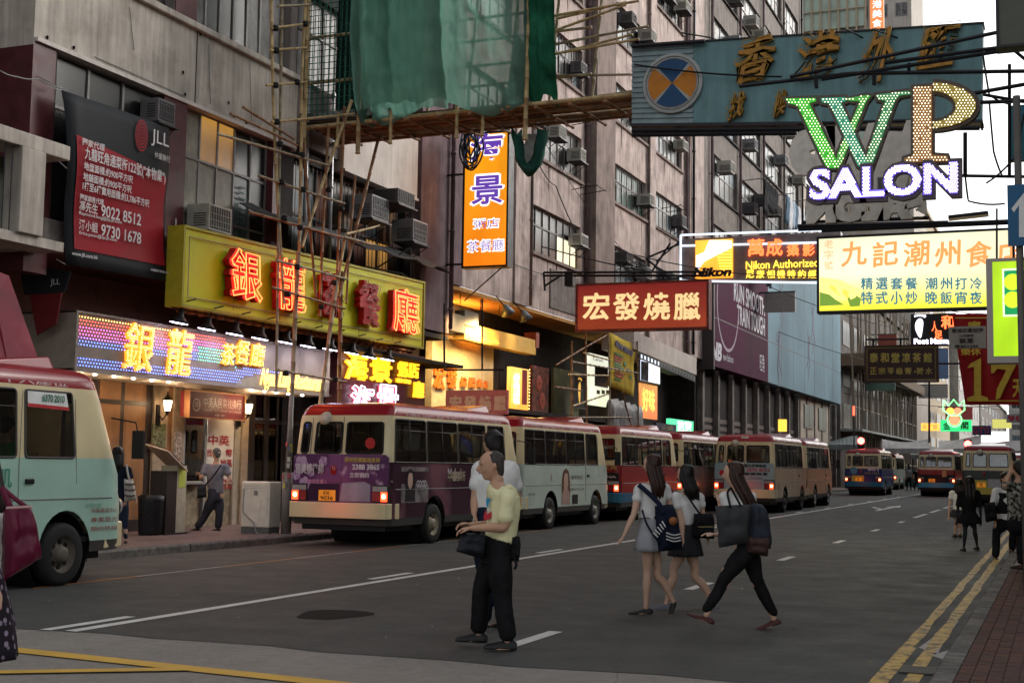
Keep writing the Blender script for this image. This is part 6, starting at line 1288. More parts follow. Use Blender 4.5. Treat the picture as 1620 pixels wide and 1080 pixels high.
# green netting: one billowing sheet with folds, sagging under its lower edge
def net(name, px0, px1, ztop, zbot, Y, m, amp, seed, x_of=None, n=110, k=70, gather=None):
    xa, xb = atY(px0, 100, Y).x, atY(px1, 100, Y).x; mb = MB(); rows = []
    for j in range(k+1):
        v = j/k; row = []
        for i in range(n+1):
            u = i/n; x = xa+(xb-xa)*u
            fold = sum(math.sin(u*w_+seed+v*s_)*a_ for w_, s_, a_ in ((9, 1.2, .5), (23, -2.0, .3), (41, 3, .2), (83, -1, .1)))
            bil_ = math.sin(math.pi*min(1, v*1.05))*1.0
            y = Y-amp*(.25+bil_*.9)*(1+.35*fold)-amp*.5*math.exp(-((u-.62)/.16)**2)*v; sag = .14*math.sin(u*math.pi*3+seed)+.22*abs(math.sin(u*math.pi*1.5+.4))
            z = ztop+(zbot-ztop)*v-sag*v*v+.05*fold*v; y += .1*noise.noise(V((x*1.5, z*1.5, seed)))+.07*abs(noise.noise(V((x*4+z*1.5, z*2.2, seed))))+.05*noise.noise(V((x*8, z*4, seed)))
            if gather: 
                for gu, gs in gather: y += amp*.9*math.exp(-((u-gu-.04*v)/gs)**2)
            if v > .93: y += (v-.93)*amp*5
            row.append((x, y, z))
        rows.append(row)
    mb.rings(rows, False, False)
    o = mb.build(name, m, SCF, True); return o
NETM = mat('green_net', (.15, .27, .22), .8, scale=1.5, var=.3, dirt=.15, dcol=(.12, .26, .22), bump=.2); 
_N = NETM.node_tree.nodes; _L = NETM.node_tree.links; tr_ = _N.new('ShaderNodeBsdfTranslucent'); tr_.inputs[0].default_value = (.16, .38, .3, 1); mx_ = _N.new('ShaderNodeMixShader'); mx_.inputs[0].default_value = .45; _o = [n for n in _N if n.type == 'OUTPUT_MATERIAL'][0]
_L.new(_N['Principled BSDF'].outputs[0], mx_.inputs[1]); _L.new(tr_.outputs[0], mx_.inputs[2]); tp_ = _N.new('ShaderNodeBsdfTransparent'); m3_ = _N.new('ShaderNodeMixShader'); m3_.inputs[0].default_value = .17; _L.new(mx_.outputs[0], m3_.inputs[1]); _L.new(tp_.outputs[0], m3_.inputs[2]); _L.new(m3_.outputs[0], _o.inputs[0])
DNET = mat('dark_net', (.03, .11, .085), .85, scale=2, var=.4)
net('green_net', 568, 832, 13.2, 8.82, Ya_-.12, NETM, .34, 1.0, gather=((.48, .03), (.02, .02), (.97, .02)))
net('green_net', 575, 700, 13.2, 9.0, Ya_-.42, NETM, .22, 2.3, n=60, gather=((.97, .05), (.3, .03)))
net('dark_net', 832, 884, 13.2, 8.9, Ya_+.1, mat('deep_green_net', (.02, .13, .07), .8, scale=2, var=.4), .22, 4.0, n=24)
# see-through net on the left bay: knotted mesh of strands
mb = MB(); xa, xb = xl, atY(572, 100, Ya_).x
for i in range(22): x = xa+(xb-xa)*i/21; mb.tube([(x, Ya_-.05+.03*math.sin(i), 13.2), (x+.03*math.sin(i*3), Ya_-.08, 8.8)], .012, 3)
for j in range(34): z = 8.85+j*.13; mb.tube([(xa, Ya_-.06, z), ((xa+xb)/2, Ya_-.1+.04*math.sin(j), z-.03), (xb, Ya_-.06, z)], .01, 3)
mb.build('open_net', DNET, SCF)['kind'] = 'stuff'
mb = MB(); mb.box(xa, xb+.2, Yb_-.1, Yb_-.08, 8.9, 13.2); mb.build('inner_net', mat('inner_dark_net', (.012, .03, .024), .9), SCF)
mb = MB(); mb.box(xa+.1, xb+.5, Ya_-.02, Ya_+.5, zp_+.16, zp_+.32); mb.build('rolled_tarpaulin', mat('striped_tarp', (.25, .27, .26), .7, var=.5, scale=5, dirt=.6, dcol=(.3, .14, .06)), SCF)
q = atY(815, 120, Ya_+.2); mb = MB(); mb.rings([[q+V((a, 0, b)) for a, b in ((0, .9), (.3, .5), (.25, -.5), (-.3, -.55), (-.1, 0))], [q+V((a+.1, .3, b)) for a, b in ((0, .9), (.3, .5), (.25, -.5), (-.3, -.55), (-.1, 0))]]); mb.build('striped_tarpaulin', mat('tarp_rust', (.3, .26, .26), .7, var=.5, scale=4, dirt=.6, dcol=(.25, .1, .05)), SCF)
# bundles hanging beneath
t = thing('hanging_net_bundle', 'dark green net pouch hanging under the scaffold platform right of the orange light box', 'net', atY(838, 210, 25.6)); mb = MB(); rs = []
for k in range(13): a = math.pi*k/12; c_ = atY(838+20*math.cos(a+math.pi)*-1, 208+62*math.sin(a), 25.7); rs.append([c_+V((.10*math.cos(b)*(1+.3*math.sin(k*2+b)), .2*math.sin(b), .1*math.sin(b*2))) for b in [i*math.pi/4 for i in range(8)]])
mb.rings(rs); mb.build('pouch', DNET, t, True); mb = MB(); mb.rings([[atY(x, y, 25.72) for x, y in ((835, 212), (856, 212), (850, 250), (835, 262), (826, 240))], [atY(x, y, 25.9) for x, y in ((835, 212), (856, 212), (850, 250), (835, 262), (826, 240))]]); mb.build('pale_sheet', mat('pale_sheet', (.3, .3, .28), .6, var=.3), t)
t = thing('cable_tangle', 'black tangle of cable hanging before the top of the orange light box', 'cable', atY(748, 240, 31.5)); 
for k in range(9): 
    r0 = .14+.02*k; c_ = atY(745+2*math.sin(k*2), 236, 31.6); mb = MB(); mb.tube([c_+V((r0*.9*math.cos(a)+.05*math.sin(k), .1*math.sin(a*2+k), r0*1.9*math.sin(a)+.08*math.cos(k*3))) for a in [i*math.pi/9 for i in range(19)]], .022, 5); mb.build('cable', BLK if k % 3 else mat('tangle_blue', (.05, .12, .25), .4), t, True)
# ============================================================ MINIBUSES (built rear end at local y=0, nose at +y)
BL, BW, RH = 6.25, 2.03, 2.60
ZR = [.38, .51, .76, .96, 1.07, 1.3, 1.5, 1.65, 2.2, 2.27, 2.33, 2.42, 2.49, 2.54, 2.575, 2.595]
INS = {2.2: .05, 2.27: .06, 2.33: .068, 2.42: .082, 2.49: .12, 2.54: .20, 2.575: .36, 2.595: .62}
def inset(z):
    ks = sorted(INS)
    if z <= 1.3: return .0 if z > .45 else .02
    if z < 2.2: return .05*(z-1.3)/.9
    for a, b in zip(ks, ks[1:]):
        if a <= z <= b: return INS[a]+(INS[b]-INS[a])*(z-a)/(b-a)
    return INS[ks[-1]]
def yend(z, front):                            # how far the end leans in at height z
    if front: return .04+max(0, z-1.25)*.42+inset(z)*.6 if z > 1.25 else .04*(z > 1) 
    return max(0, z-1.1)*.06+inset(z)*.9
SW = [(.14, 1.42), (1.48, 2.78), (2.84, 4.12)]
DW = (4.26, 5.12)
def bus_plan():
    pts = []                                   # (tag, u, x, y)
    for x in (-.88, -.87, -.72, -.58, -.03, .08, .84, .88): pts.append(('R', x, x, 0))
    for a in (18, 36, 54, 72): pts.append(('c', 0, .88+.135*math.sin(R(a)), .135-.135*math.cos(R(a))))
    ys = sorted({.136, .14, 1.42, 1.48, 2.78, 2.84, 4.12, 4.26, 5.12, 5.75, *[1.78+.47*math.cos(R(a)) for a in range(0, 181, 15)], *[4.98+.46*math.cos(R(a)) for a in range(0, 181, 15)]})
    for y in ys: pts.append(('S', y, BW/2, y))
    for a in (15, 35, 55, 75): pts.append(('f', 0, BW/2-.32+.32*math.cos(R(a)), 5.76+.45*math.sin(R(a))))
    for x in (.66, .62, 0, -.62, -.66): pts.append(('F', x, x, BL))
    for a in (75, 55, 35, 15): pts.append(('f', 1, -(BW/2-.32+.32*math.cos(R(a))), 5.76+.45*math.sin(R(a))))
    for y in reversed(ys): pts.append(('L', y, -BW/2, y))
    for a in (72, 54, 36, 18): pts.append(('c', 1, -(.88+.135*math.sin(R(a))), .135-.135*math.cos(R(a))))
    return pts
PLAN = bus_plan()
def bpt(x, y, z):
    i = inset(z); X = x*(1-i/(BW/2)); e = yend(z, False)*max(0, 1-y/.8)**1.0; f = yend(z, True)*max(0, 1-(BL-y)/1.3); Y = y+e-f
    if z > 2.33: Y = y+e*1.0-f+(i*.6*(1 if y < .5 else 0))
    return V((X, Y, z))
def arch(y):
    z = 0
    for c, r in ((1.78, .47), (4.98, .46)):
        if abs(y-c) < r-1e-6: z = max(z, .37+math.sqrt(r*r-(y-c)**2)*1.12)
    return z
def holes(tag, u0, u1, z0, z1):
    m = (u0+u1)/2; zc = (z0+z1)/2
    if tag == 'R': return any(a < m < b for a, b in ((-.87, -.72), (-.58, -.03), (.08, .84))) and 1.65 < zc < 2.2
    if tag in 'SL':
        if any(a < m < b for a, b in SW): return 1.5 < zc < 2.27
        return DW[0] < m < DW[1] and 1.5 < zc < 2.27
    if tag == 'F': return 1.3 < zc < 2.2
    return False
def bus_shell(zlo, zhi, cap=False):
    mb = MB(); zs = [z for z in ZR if zlo <= z <= zhi]; n = len(PLAN); idx = {}
    def vid(k, j):
        t, u, x, y = PLAN[k % n]; z = zs[j]
        if t in 'SL': z = max(z, min(arch(y), .96)) if z < .96 else z
        key = (k % n, round(z, 4))
        if key not in idx: idx[key] = len(mb.v); mb.v.append(tuple(bpt(x, y, z)))
        return idx[key]
    for k in range(n):
        t0, u0 = PLAN[k][:2]; t1, u1 = PLAN[(k+1) % n][:2]
        for j in range(len(zs)-1):
            if t0 == t1 and holes(t0, u0, u1, zs[j], zs[j+1]): continue
            q = [vid(k, j), vid(k+1, j), vid(k+1, j+1), vid(k, j+1)]; q2 = []
            for a in q:
                if a not in q2: q2.append(a)
            if len(q2) > 2: mb.f.append(tuple(q2)); mb.m.append(0)
    if cap: mb.f.append(tuple(vid(k, len(zs)-1) for k in range(n))); mb.m.append(0)
    return mb
def rim_loop(kind, a, b, z0, z1, off=.004, r=.045):
    pts = []
    def P(u, z):
        if kind == 'R': q = bpt(u, 0, z); q.y -= off
        elif kind == 'F': q = bpt(u, BL, z); q.y += off
        elif kind == 'S': q = bpt(BW/2, u, z); q.x += off
        else: q = bpt(-BW/2, u, z); q.x -= off
        return q
    for cu, cz, s in ((b-r, z1-r, 0), (a+r, z1-r, 90), (a+r, z0+r, 180), (b-r, z0+r, 270)):
        for k in range(4): an = R(s+30*k); pts.append(P(cu+r*math.cos(an), cz+r*math.sin(an)))
    return pts, P
MESHC = {}
def share(key, fn):
    if key not in MESHC: o = fn(); MESHC[key] = o.data; return o
    return None
BGL = glassm('bus_glass', (.5, .54, .52), .6); CREAMP = mat('bus_cream_paint', (.68, .57, .34), .3, var=.1, scale=1.5, coat=.12, dirt=.15, dcol=(.2, .17, .1)); REDP = mat('bus_red_paint', (.24, .004, .012), .2, var=.1, scale=1.2, coat=0, spec=.4)
LAMPR = glow('brake_lamp_lit', (1, .05, .015), 2.4); LAMPR2 = glow('tail_lamp_core', (1, .35, .12), 6); LENSR = mat('red_lens', (.28, .008, .01), .15, spec=.6); LENSC = mat('clear_lens', (.3, .29, .28), .15, spec=.6); AMB = glow('amber_lamp_lit', (1, .3, .02), 2.5)
def wheel(parent, x, y, side, rimm, dual=False):
    def mk():
        mb = MB(); mb.lathe((0, 0, 0), (1, 0, 0), [(-.11, .20), (-.11, .31), (-.085, .36), (-.04, .373), (.04, .373), (.085, .36), (.105, .31), (.10, .215)], 28); o = mb.build('tyre', RUBBER, None, True); return o
    w = MB(); w.lathe((0, 0, 0), (1, 0, 0), [(.098, .215), (.06, .205), (.03, .17), (.035, .12), (.07, .10), (.11, .085), (.12, .05), (.12, .001)], 28); rim = w.build('wheel', rimm, parent, True); rim.location = (x, y, .37)
    if side < 0: rim.rotation_euler = (0, 0, math.pi)
    t = mk(); t.parent = rim; ORG[t.name] = V((0, 0, 0))
    hb = MB()
    for k in range(8): a = k*math.pi/4; hb.lathe((.036, .145*math.cos(a), .145*math.sin(a)), (1, 0, 0), [(-.01, .033), (.004, .033), (.004, .001)], 8)
    h = hb.build('rim_hole', BLK, rim); h['kind'] = 'stuff'
def minibus(label, loc, rotz, body, lit=True, plate='', plate_m=None, rim=None, bumper=None, low=None, passengers=0, fairing=True, lo_lamp=False, group='red roofed minibuses'):
    t = thing('minibus', label, 'minibus', loc, rotz, group, local=True)
    body = body; bumper = bumper or CREAMP; low = low or body
    bus_shell(.51, .76).build('lower_panel', low, t, True); bus_shell(.76, 1.5).build('body', body, t, True); bus_shell(.38, .51).build('skirt', mat('bus_skirt', (.06, .055, .05), .6), t, True)
    up = bus_shell(1.5, 2.33).build('window_band', CREAMP, t, True); rf = bus_shell(2.33, 2.6, True).build('roof', REDP, t, True)
    mb = MB(); mb.box(-.93, .93, .1, 5.9, .5, .56); mb.build('floor', mat('bus_floor', (.05, .045, .045), .8), t)
    mb = MB(); mb.box(-.85, .85, .15, 5.8, .28, .5); mb.build('chassis', BLK, t)
    # windows: a frame each, its glass a sub-part
    wl = [('R', -.87, -.72, 1.65, 2.2), ('R', -.58, -.03, 1.65, 2.2), ('R', .08, .84, 1.65, 2.2), ('F', -.66, .66, 1.3, 2.2)]+[(s_, a, b, 1.5, 2.27) for s_ in 'SL' for a, b in SW]+[(s_, DW[0], DW[1], 1.5, 2.27) for s_ in 'SL']
    for k, a, b, z0, z1 in wl:
        pts, P = rim_loop(k, a, b, z0, z1, .003); mb = MB(); mb.tube(pts+[pts[0]], .019 if k == 'R' else .014, 5, False)
        if k in 'SL' and b-a > 1: mb.tube([P((a+b)/2, z0), P((a+b)/2, z1)], .013, 4); mb.tube([P(a, z1-.2), P(b, z1-.2)], .008, 4)
        f = mb.build('window', RUBBER if k == 'R' else FRD, t, True); mb = MB(); pin_ = [q for q in rim_loop(k, a-.01, b+.01, z0-.01, z1+.01, -.008)[0]]; mb.face(*(pin_ if k in 'RL' else pin_)); mb.build('pane', BGL, f)
    # rear face fittings
    mb = MB(); pr1 = [(-1.0, -.03), (-.98, -.09), (-.85, -.12), (0, -.13), (.85, -.12), (.98, -.09), (1.0, -.03), (1.025, .35), (.98, .35), (-.98, .35), (-1.025, .35)]
    mb.rings([[V((x, y, z)) for x, y in pr1] for z in (.5, .53, .74, .775)]); mb.build('bumper', bumper, t, bevel=.012)
    for s_ in (-1, 1):
        xo, xi = s_*.99, s_*.66; mb = MB(); mb.box(xi, xo, -.022, .05, .79, 1.1); L = mb.build('tail_light', BLK, t, bevel=.01); mb = MB(); mb.box(xi+s_*.02, xo-s_*.02, -.032, -.02, .985, 1.075); mb.build('reversing_lens', LENSC, L)
        mb = MB(); mb.box(xi+s_*.02, xo-s_*.15, -.032, -.02, .81, .975); mb.build('red_lens', LENSR, L); mb = MB(); mb.box(xo-s_*.145, xo-s_*.02, -.032, -.02, .81, .975); mb.build('brake_lens', LAMPR if lit else LENSR, L)
        if lit: mb = MB(); mb.lathe((xo-s_*.085, -.033, .9), (0, -1, 0), [(0, .045), (.006, .001)], 10); mb.build('lamp_core', LAMPR2, L)
    if lit: lamp('brake_glow', 'POINT', (0, -.5, .8), 2.2, (1, .08, .03), .4, parent=t)
    if plate:
        mb = MB(); mb.box(-.42, -.08, -.02, 0, .8, .99); pl_ = mb.build('number_plate', plate_m or mat('plate_amber', (.6, .24, .02), .4, emit=(1, .35, .03), es=.12), t)
        for q, zz in zip(plate, (.935, .85)): q and text(q, (-.25, -.022, zz), (1, 0, 0), UZ, .26 if len(q) > 3 else .13, .07, BLK, pl_, bold=.02)
    mb = MB(); mb.tube([(.025, 0, 1.12), (.025, .0, 1.6), (.03, .05, 2.3)], .006, 4); mb.tube([(-.64, .0, .8), (-.64, .02, 1.6), (-.62, .07, 2.28)], .006, 4); mb.tube([(-.64, -.002, 1.12), (.62, -.002, 1.12)], .005, 4); mb.build('door_seam', BLK, t)
    mb = MB(); mb.lathe((-.28, -.06, 2.26), (0, -1, .4), [(0, .1), (.03, .13), (.04, .001)], 12); mi = mb.build('mirror', mat('mirror_cream', (.5, .46, .36), .3), t, True); mb = MB(); mb.tube([(-.28, -.03, 2.28), (-.28, .12, 2.45)], .01, 4); mb.build('mirror_arm', BLK, mi)
    mb = MB(); mb.lathe((-.13, -.004, 1.35), (0, -1, 0), [(0, .09), (.02, .085), (.025, .001)], 12)
    for i_ in range(len(mb.v)): x, y, z = mb.v[i_]; mb.v[i_] = (-.13+(x+.13)*.65, y, z)
    mb.build('oval_lamp', LENSR, t, True)
    mb = MB(); mb.tube([(BW/2+.002, .2, 1.02), (BW/2+.004, 5.8, 1.02)], .008, 4); mb.tube([(BW/2+.002, 4.18, .6), (BW/2+.003, 4.16, 1.3), (BW/2-.03, 4.2, 2.26)], .005, 4); mb.tube([(BW/2+.002, 5.14, 1.2), (BW/2-.035, 5.1, 2.2)], .005, 4); mb.tube([(-BW/2-.004, .2, 1.02), (-BW/2-.004, 5.8, 1.02)], .008, 4); mb.build('side_trim', GREYP, t)
    mb = MB(); mb.box(BW/2, BW/2+.025, 4.26, 4.4, 1.2, 1.26); mb.build('door_handle', BLK, t, bevel=.01)
    mb = MB(); pf = [(-1.02, 5.7), (-.92, 6.15), (-.5, 6.36), (.5, 6.36), (.92, 6.15), (1.02, 5.7), (.9, 5.7), (.8, 6.0), (-.8, 6.0), (-.9, 5.7)]; mb.rings([[V((x, y, z)) for x, y in pf] for z in (.4, .72)]); mb.build('front_bumper', bumper, t, bevel=.02)
    for s_ in (-1, 1): mb = MB(); mb.lathe((s_*.72, 6.2, .9), (0, 1, 0), [(0, .13), (.06, .12), (.08, .001)], 14); mb.build('headlight', LENSC, t, True)
    mb = MB(); mb.tube([(1.0, 5.75, 2.0), (1.22, 5.95, 1.95), (1.25, 5.97, 1.8)], .012, 5); mb.box(1.17, 1.33, 5.95, 6.0, 1.5, 1.85); mb.build('side_mirror', BLK, t, bevel=.012)
    if fairing:
        mb = MB(); mb.rings([[V((-.6, 4.0, 2.56)), V((.6, 4.0, 2.56)), V((.6, 4.05, 2.6)), V((-.6, 4.05, 2.6))], [V((-.7, 5.1, 2.45)), V((.7, 5.1, 2.45)), V((.55, 5.1, 2.72)), V((-.55, 5.1, 2.72))], [V((-.66, 5.22, 2.4)), V((.66, 5.22, 2.4)), V((.5, 5.15, 2.7)), V((-.5, 5.15, 2.7))]]); f = mb.build('roof_sign', REDP, t, bevel=.02)
    for x, y, s_ in ((.9, 1.78, 1), (.9, 4.98, 1), (-.9, 1.78, -1), (-.9, 4.98, -1)): wheel(t, x, y, s_, rim or mat('rim_grey', (.3, .28, .25), .5, .4, dirt=.5))
    for y in (1.78, 4.98): mb = MB(); mb.lathe((-.93, y, .37), (1, 0, 0), [(0, .5), (1.86, .5)], 20, False); mb.build('wheel_well', BLK, t, True)
    mb = MB(); mb.box(.95, .99, 1.12, 1.2, .12, .5); mb.box(-.99, -.95, 1.12, 1.2, .12, .5)
    seat = mat('bus_seat', (.2, .12, .1), .7); 
    for r in range(5):
        for x in (-.66, -.22, .5):
            key = 'seat'
            mb = MB(); mb.box(-.2, .2, -.2, .22, .9, 1.0); mb.rings([[V((a, y_, z_)) for a, y_ in ((-.2, -.2), (.2, -.2), (.2, -.1), (-.2, -.1))] for z_ in (1.0, 1.55)]+[[V((a, y_-.06, 1.72)) for a, y_ in ((-.14, -.17), (.14, -.17), (.14, -.12), (-.14, -.12))]]); mb.box(-.03, .03, -.03, .03, .56, .9)
            o = share(key, lambda: mb.build('seat', seat, t, bevel=0))
            if o is None: o = bpy.data.objects.new('seat', MESHC[key]); link(o, t)
            o.location = (x, .75+r*.82, 0)
    ORG[t.name] = V((0, 0, 0)); t['_r'] = 1; del t['_r']
    return t
def side(t, s, y0, y1, z0, z1, m, **k): return text(s, (BW/2+.006, (y0+y1)/2, (z0+z1)/2), FX, UZ, y1-y0, z1-z0, m, t, **k)
def rear(t, s, x0, x1, z0, z1, m, **k): return text(s, ((x0+x1)/2, -.012, (z0+z1)/2), (1, 0, 0), UZ, x1-x0, z1-z0, m, t, **k)
def roofline(t, s='PUBLIC LIGHT BUS 16 SEATS 公共小型巴士十六座位', y0=.7, y1=5.0):
    m = mat('roof_letter', (.55, .42, .42), .5); x = BW/2-.085; return text(s, (x+.006, (y0+y1)/2, 2.375), FX, V((-.22, 0, 1)), y1-y0, .075, m, t, bold=.01)
def panel(t, name, y0, y1, z0, z1, m, off=.003):
    mb = MB(); mb.face((BW/2+off, y0, z0), (BW/2+off, y1, z0), (BW/2+off-inset(z1), y1, z1), (BW/2+off-inset(z1), y0, z1)); return mb.build(name, m, t)
def blobs(t, name, pts, m, rearface=True, off=.004):
    mb = MB()
    mb.face(*[((x, -off, z) if rearface else (BW/2+off, x, z)) for x, z in pts]); return mb.build(name, m, t)
def advert(name, c1, c2, c3, sc=1.3, rough=.3):
    m = mat(name, c1, rough, var=.15, scale=1, coat=.12); N = m.node_tree.nodes; L = m.node_tree.links; b = N['Principled BSDF']; src = b.inputs['Base Color'].links[0].from_socket
    tc = N.new('ShaderNodeTexCoord')
    for k, (c, lo) in enumerate(((c2, .5), (c3, .62))):
        n = N.new('ShaderNodeTexNoise'); n.inputs['Scale'].default_value = sc*(1+k*1.7); n.inputs['Detail'].default_value = 3; n.noise_dimensions = '4D'; n.inputs['W'].default_value = k*3.3+len(name)
        L.new(tc.outputs['Object'], n.inputs['Vector']); q = N.new('ShaderNodeMapRange'); q.inputs[1].default_value = lo; q.inputs[2].default_value = lo+.09; L.new(n.outputs[0], q.inputs[0]); x = N.new('ShaderNodeMix'); x.data_type = 'RGBA'; L.new(q.outputs[0], x.inputs[0]); L.new(src, x.inputs[6]); x.inputs[7].default_value = c+(1,); L.new(x.outputs[2], b.inputs['Base Color']); src = x.outputs[2]
    return m
MINT = mat('mint_paint', (.36, .54, .45), .32, var=.1, scale=1.2, coat=.1, dirt=.12, dcol=(.2, .22, .18)); PMINT = mat('pale_mint_paint', (.48, .56, .5), .32, var=.12, scale=1.2, coat=.1, dirt=.15, dcol=(.2, .2, .17))
PRPL = advert('purple_advert', (.085, .018, .09), (.16, .05, .15), (.5, .35, .48), 1.1); PRPL2 = advert('plum_side_advert', (.045, .014, .028), (.17, .07, .09), (.4, .28, .22), .7)
REDB = mat('red_body', (.24, .02, .022), .32, coat=.1); BLUB = mat('blue_body', (.02, .03, .13), .32, coat=.1); CRB = advert('cream_orange_side', (.45, .36, .25), (.4, .26, .18), (.5, .42, .3), .8)
LTB = mat('light_teal_advert', (.28, .42, .44), .35, coat=.3); BLUL = mat('bus_blue_low', (.02, .13, .22), .4); DKG = mat('dark_green_grey', (.05, .06, .055), .4)
RX = -10.93; CXB = RX-BW/2
WP_ = mat('advert_white', (.6, .55, .6), .4); BKP = mat('advert_black', (.02, .015, .02), .4); PKP = mat('advert_pink', (.5, .25, .4), .4)
# the teal one at the left edge: nose about Y 14
b0 = minibus('pale mint minibus cut by the left edge with its cab door and front wheel showing', (CXB+.03, 14.28-BL, 0), 0, MINT, lit=False, plate=('KT', '2918'), rim=mat('rim_worn', (.13, .11, .09), .6, .3, dirt=.7))
TG = mat('advert_green', (.06, .25, .18), .5)
side(b0, '激光淨肌', 3.05, 4.05, 1.16, 1.38, TG, bold=.01); side(b0, '收毛孔 零色斑', 2.75, 4.1, .92, 1.1, mat('advert_brown', (.1, .06, .03), .5), bold=.015); side(b0, '公共小型巴士十六座位', 5.3, 5.6, .9, .96, TG, bold=0); 
for i, q in enumerate(('中英美容中心', '專業激光', '預約熱線')): side(b0, q, 5.42, 5.92, .84-i*.11, .9-i*.11, mat('advert_red', (.3, .05, .05), .5), bold=0)
roofline(b0, '公共小型巴士十六座位', 2.2, 5.0)
mb = MB(); x_ = BW/2-.05; mb.face((x_+.012, 4.3, 2.08), (x_+.012, 5.0, 2.06), (x_-.0, 4.95, 2.26), (x_-.0, 4.3, 2.27)); o = mb.build('phone_sticker', WHITE, b0); text('6370 2010', (x_+.012, 4.72, 2.19), FX, UZ, .38, .09, mat('sticker_green', (.02, .15, .08), .5), o, bold=.03)
mb = MB(); mb.face((x_+.016, 4.3, 2.08), (x_+.016, 5.0, 2.06), (x_+.014, 4.99, 2.10), (x_+.014, 4.3, 2.12)); mb.build('red_strip', mat('strip_red', (.5, .03, .04), .5), o)
# purple one
b1 = minibus('purple minibus with blossom advert and orange number plate, just behind the two men', (CXB, 21.45, 0), R(-1.0), PRPL2, plate=('FX', '9036'), rim=mat('rim_cream', (.33, .28, .2), .5, .2, dirt=.4))
mb = MB(); mb.rings([[V((x, -.003, z)) for x, z in ((-.95, .775), (.97, .775), (.97, 1.58), (.9, 1.63), (-.9, 1.63), (-.97, 1.58))], [V((x, .02, z)) for x, z in ((-.95, .775), (.97, .775), (.97, 1.58), (.9, 1.63), (-.9, 1.63), (-.97, 1.58))]]); mb.build('rear_advert', PRPL, b1)
blobs(b1, 'white_advert_patch', [(-.0, .8), (.62, .8), (.62, 1.1), (.5, 1.15), (.05, 1.12)], mat('advert_mauve_white', (.3, .3, .38), .3, var=.3, scale=2), off=.006)
for cx, cz, r in ((-.8, 1.45, .16), (-.35, 1.5, .1), (-.72, 1.1, .13), (-.9, 1.25, .1), (-.6, 1.3, .09)):
    for k in range(5): a = k*1.257+cx*5; blobs(b1, 'blossom_petal', [(cx+r*.5*math.cos(a)+r*.55*math.cos(q)*(.8), cz+r*.5*math.sin(a)+r*.5*math.sin(q)) for q in [i*math.pi/4 for i in range(8)]], mat('blossom_%d' % (k % 2), ((.42, .3, .45), (.3, .18, .34))[k % 2], .4), off=.0065+.0006*k)
for q, a, b, c, d, m_ in (('曹美婷律師', -.93, -.32, 1.27, 1.46, WP_), ('離婚監護人', -.65, -.24, 1.1, 1.18, PKP), ('保險賠償離婚查詢', .08, .82, 1.49, 1.58, mat('advert_gold', (.5, .36, .1), .4)), ('2388 3865', .25, .8, 1.36, 1.46, WP_), ('立即預約', .2, .6, 1.22, 1.31, WP_)): rear(b1, q, a, b, c, d, m_, bold=.04 if m_ is WP_ else .02)
rear(b1, '曹美婷律師', -.93, -.32, 1.27, 1.46, BKP, bold=.0, lift=.008)
blobs(b1, 'number_recess', [(-.68, .79), (.0, .79), (.0, 1.1), (-.68, 1.1)], mat('deep_purple', (.03, .008, .035), .3), off=.0045)
mb = MB(); mb.lathe((.6, -.0, 1.83), (0, -1, -.06), [(0, .1), (.012, .1), (.013, .001)], 16); mb.build('red_window_sticker', mat('sticker_red', (.45, .03, .03), .5), b1)
roofline(b1)
side(b1, 'GOOD', 1.0, 1.4, 1.05, 1.18, WP_, bold=.02); side(b1, '中醫診所', 2.3, 3.1, 1.15, 1.35, mat('advert_beige', (.42, .34, .24), .4), bold=.02); side(b1, 'Mabel', 2.3, 2.9, 1.2, 1.4, WP_, bold=0)
def portrait(t, y, z0, z1, hair, cloth):
    H = z1-z0; f = lambda pts: [(y+a*H*1.5, z0+b*H) for a, b in pts]
    blobs(t, 'portrait_hair', f([(-.2, .25), (-.22, .6), (-.15, .9), (0, 1), (.15, .9), (.22, .6), (.24, .2), (.1, .15), (-.1, .15)]), hair, False, .005); blobs(t, 'portrait_dress', f([(-.22, 0), (.24, 0), (.2, .3), (.08, .45), (-.08, .45), (-.2, .3)]), cloth, False, .0065)
    blobs(t, 'portrait_face', f([(-.1, .5), (-.11, .7), (-.07, .85), (.07, .85), (.11, .7), (.1, .5), (.03, .38), (-.03, .38)]), mat('portrait_skin', (.5, .33, .25), .5), False, .008)
panel(b1, 'pale_advert_block', .42, 1.5, .78, 1.42, mat('advert_haze', (.26, .22, .22), .4, var=.5, scale=3), .0035); portrait(b1, .75, .8, 1.4, BKP, BKP)
for q in ((.28, .42, .2), (1.2, .55, .16)): pass
# pale mint with portrait
b2 = minibus('pale mint minibus with a long haired portrait on its side, second along the kerb', (CXB-.12, 28.05, 0), R(-.8), PMINT, plate=('LM', '7205'), lit=False)
portrait(b2, 2.75, .55, 1.42, mat('hair_print', (.13, .05, .03), .5), mat('dress_print', (.4, .25, .22), .5)); roofline(b2)
for q, a, b, c, d in (('醫學美容', 3.1, 3.9, 1.15, 1.25), ('專業認可 安心之選', 3.05, 4.0, .88, .94), ('旺角 佐敦', .35, .8, .8, .86)): side(b2, q, a, b, c, d, mat('advert_grey', (.2, .18, .17), .5), bold=.01)
blobs(b2, 'side_grille', [(3.2, .55), (3.6, .55), (3.6, .78), (3.2, .78)], BLK, False, .006); side(b2, '人', .95+.75, 1.85, 1.1, 1.3, mat('advert_pinkred', (.4, .12, .1), .5))
b3 = minibus('red bodied minibus with a blue lower rear, third along the kerb behind the mint one', (CXB, 34.9, 0), 0, REDB, plate=('HR', '418'), low=BLUL, bumper=BLUL); roofline(b3)
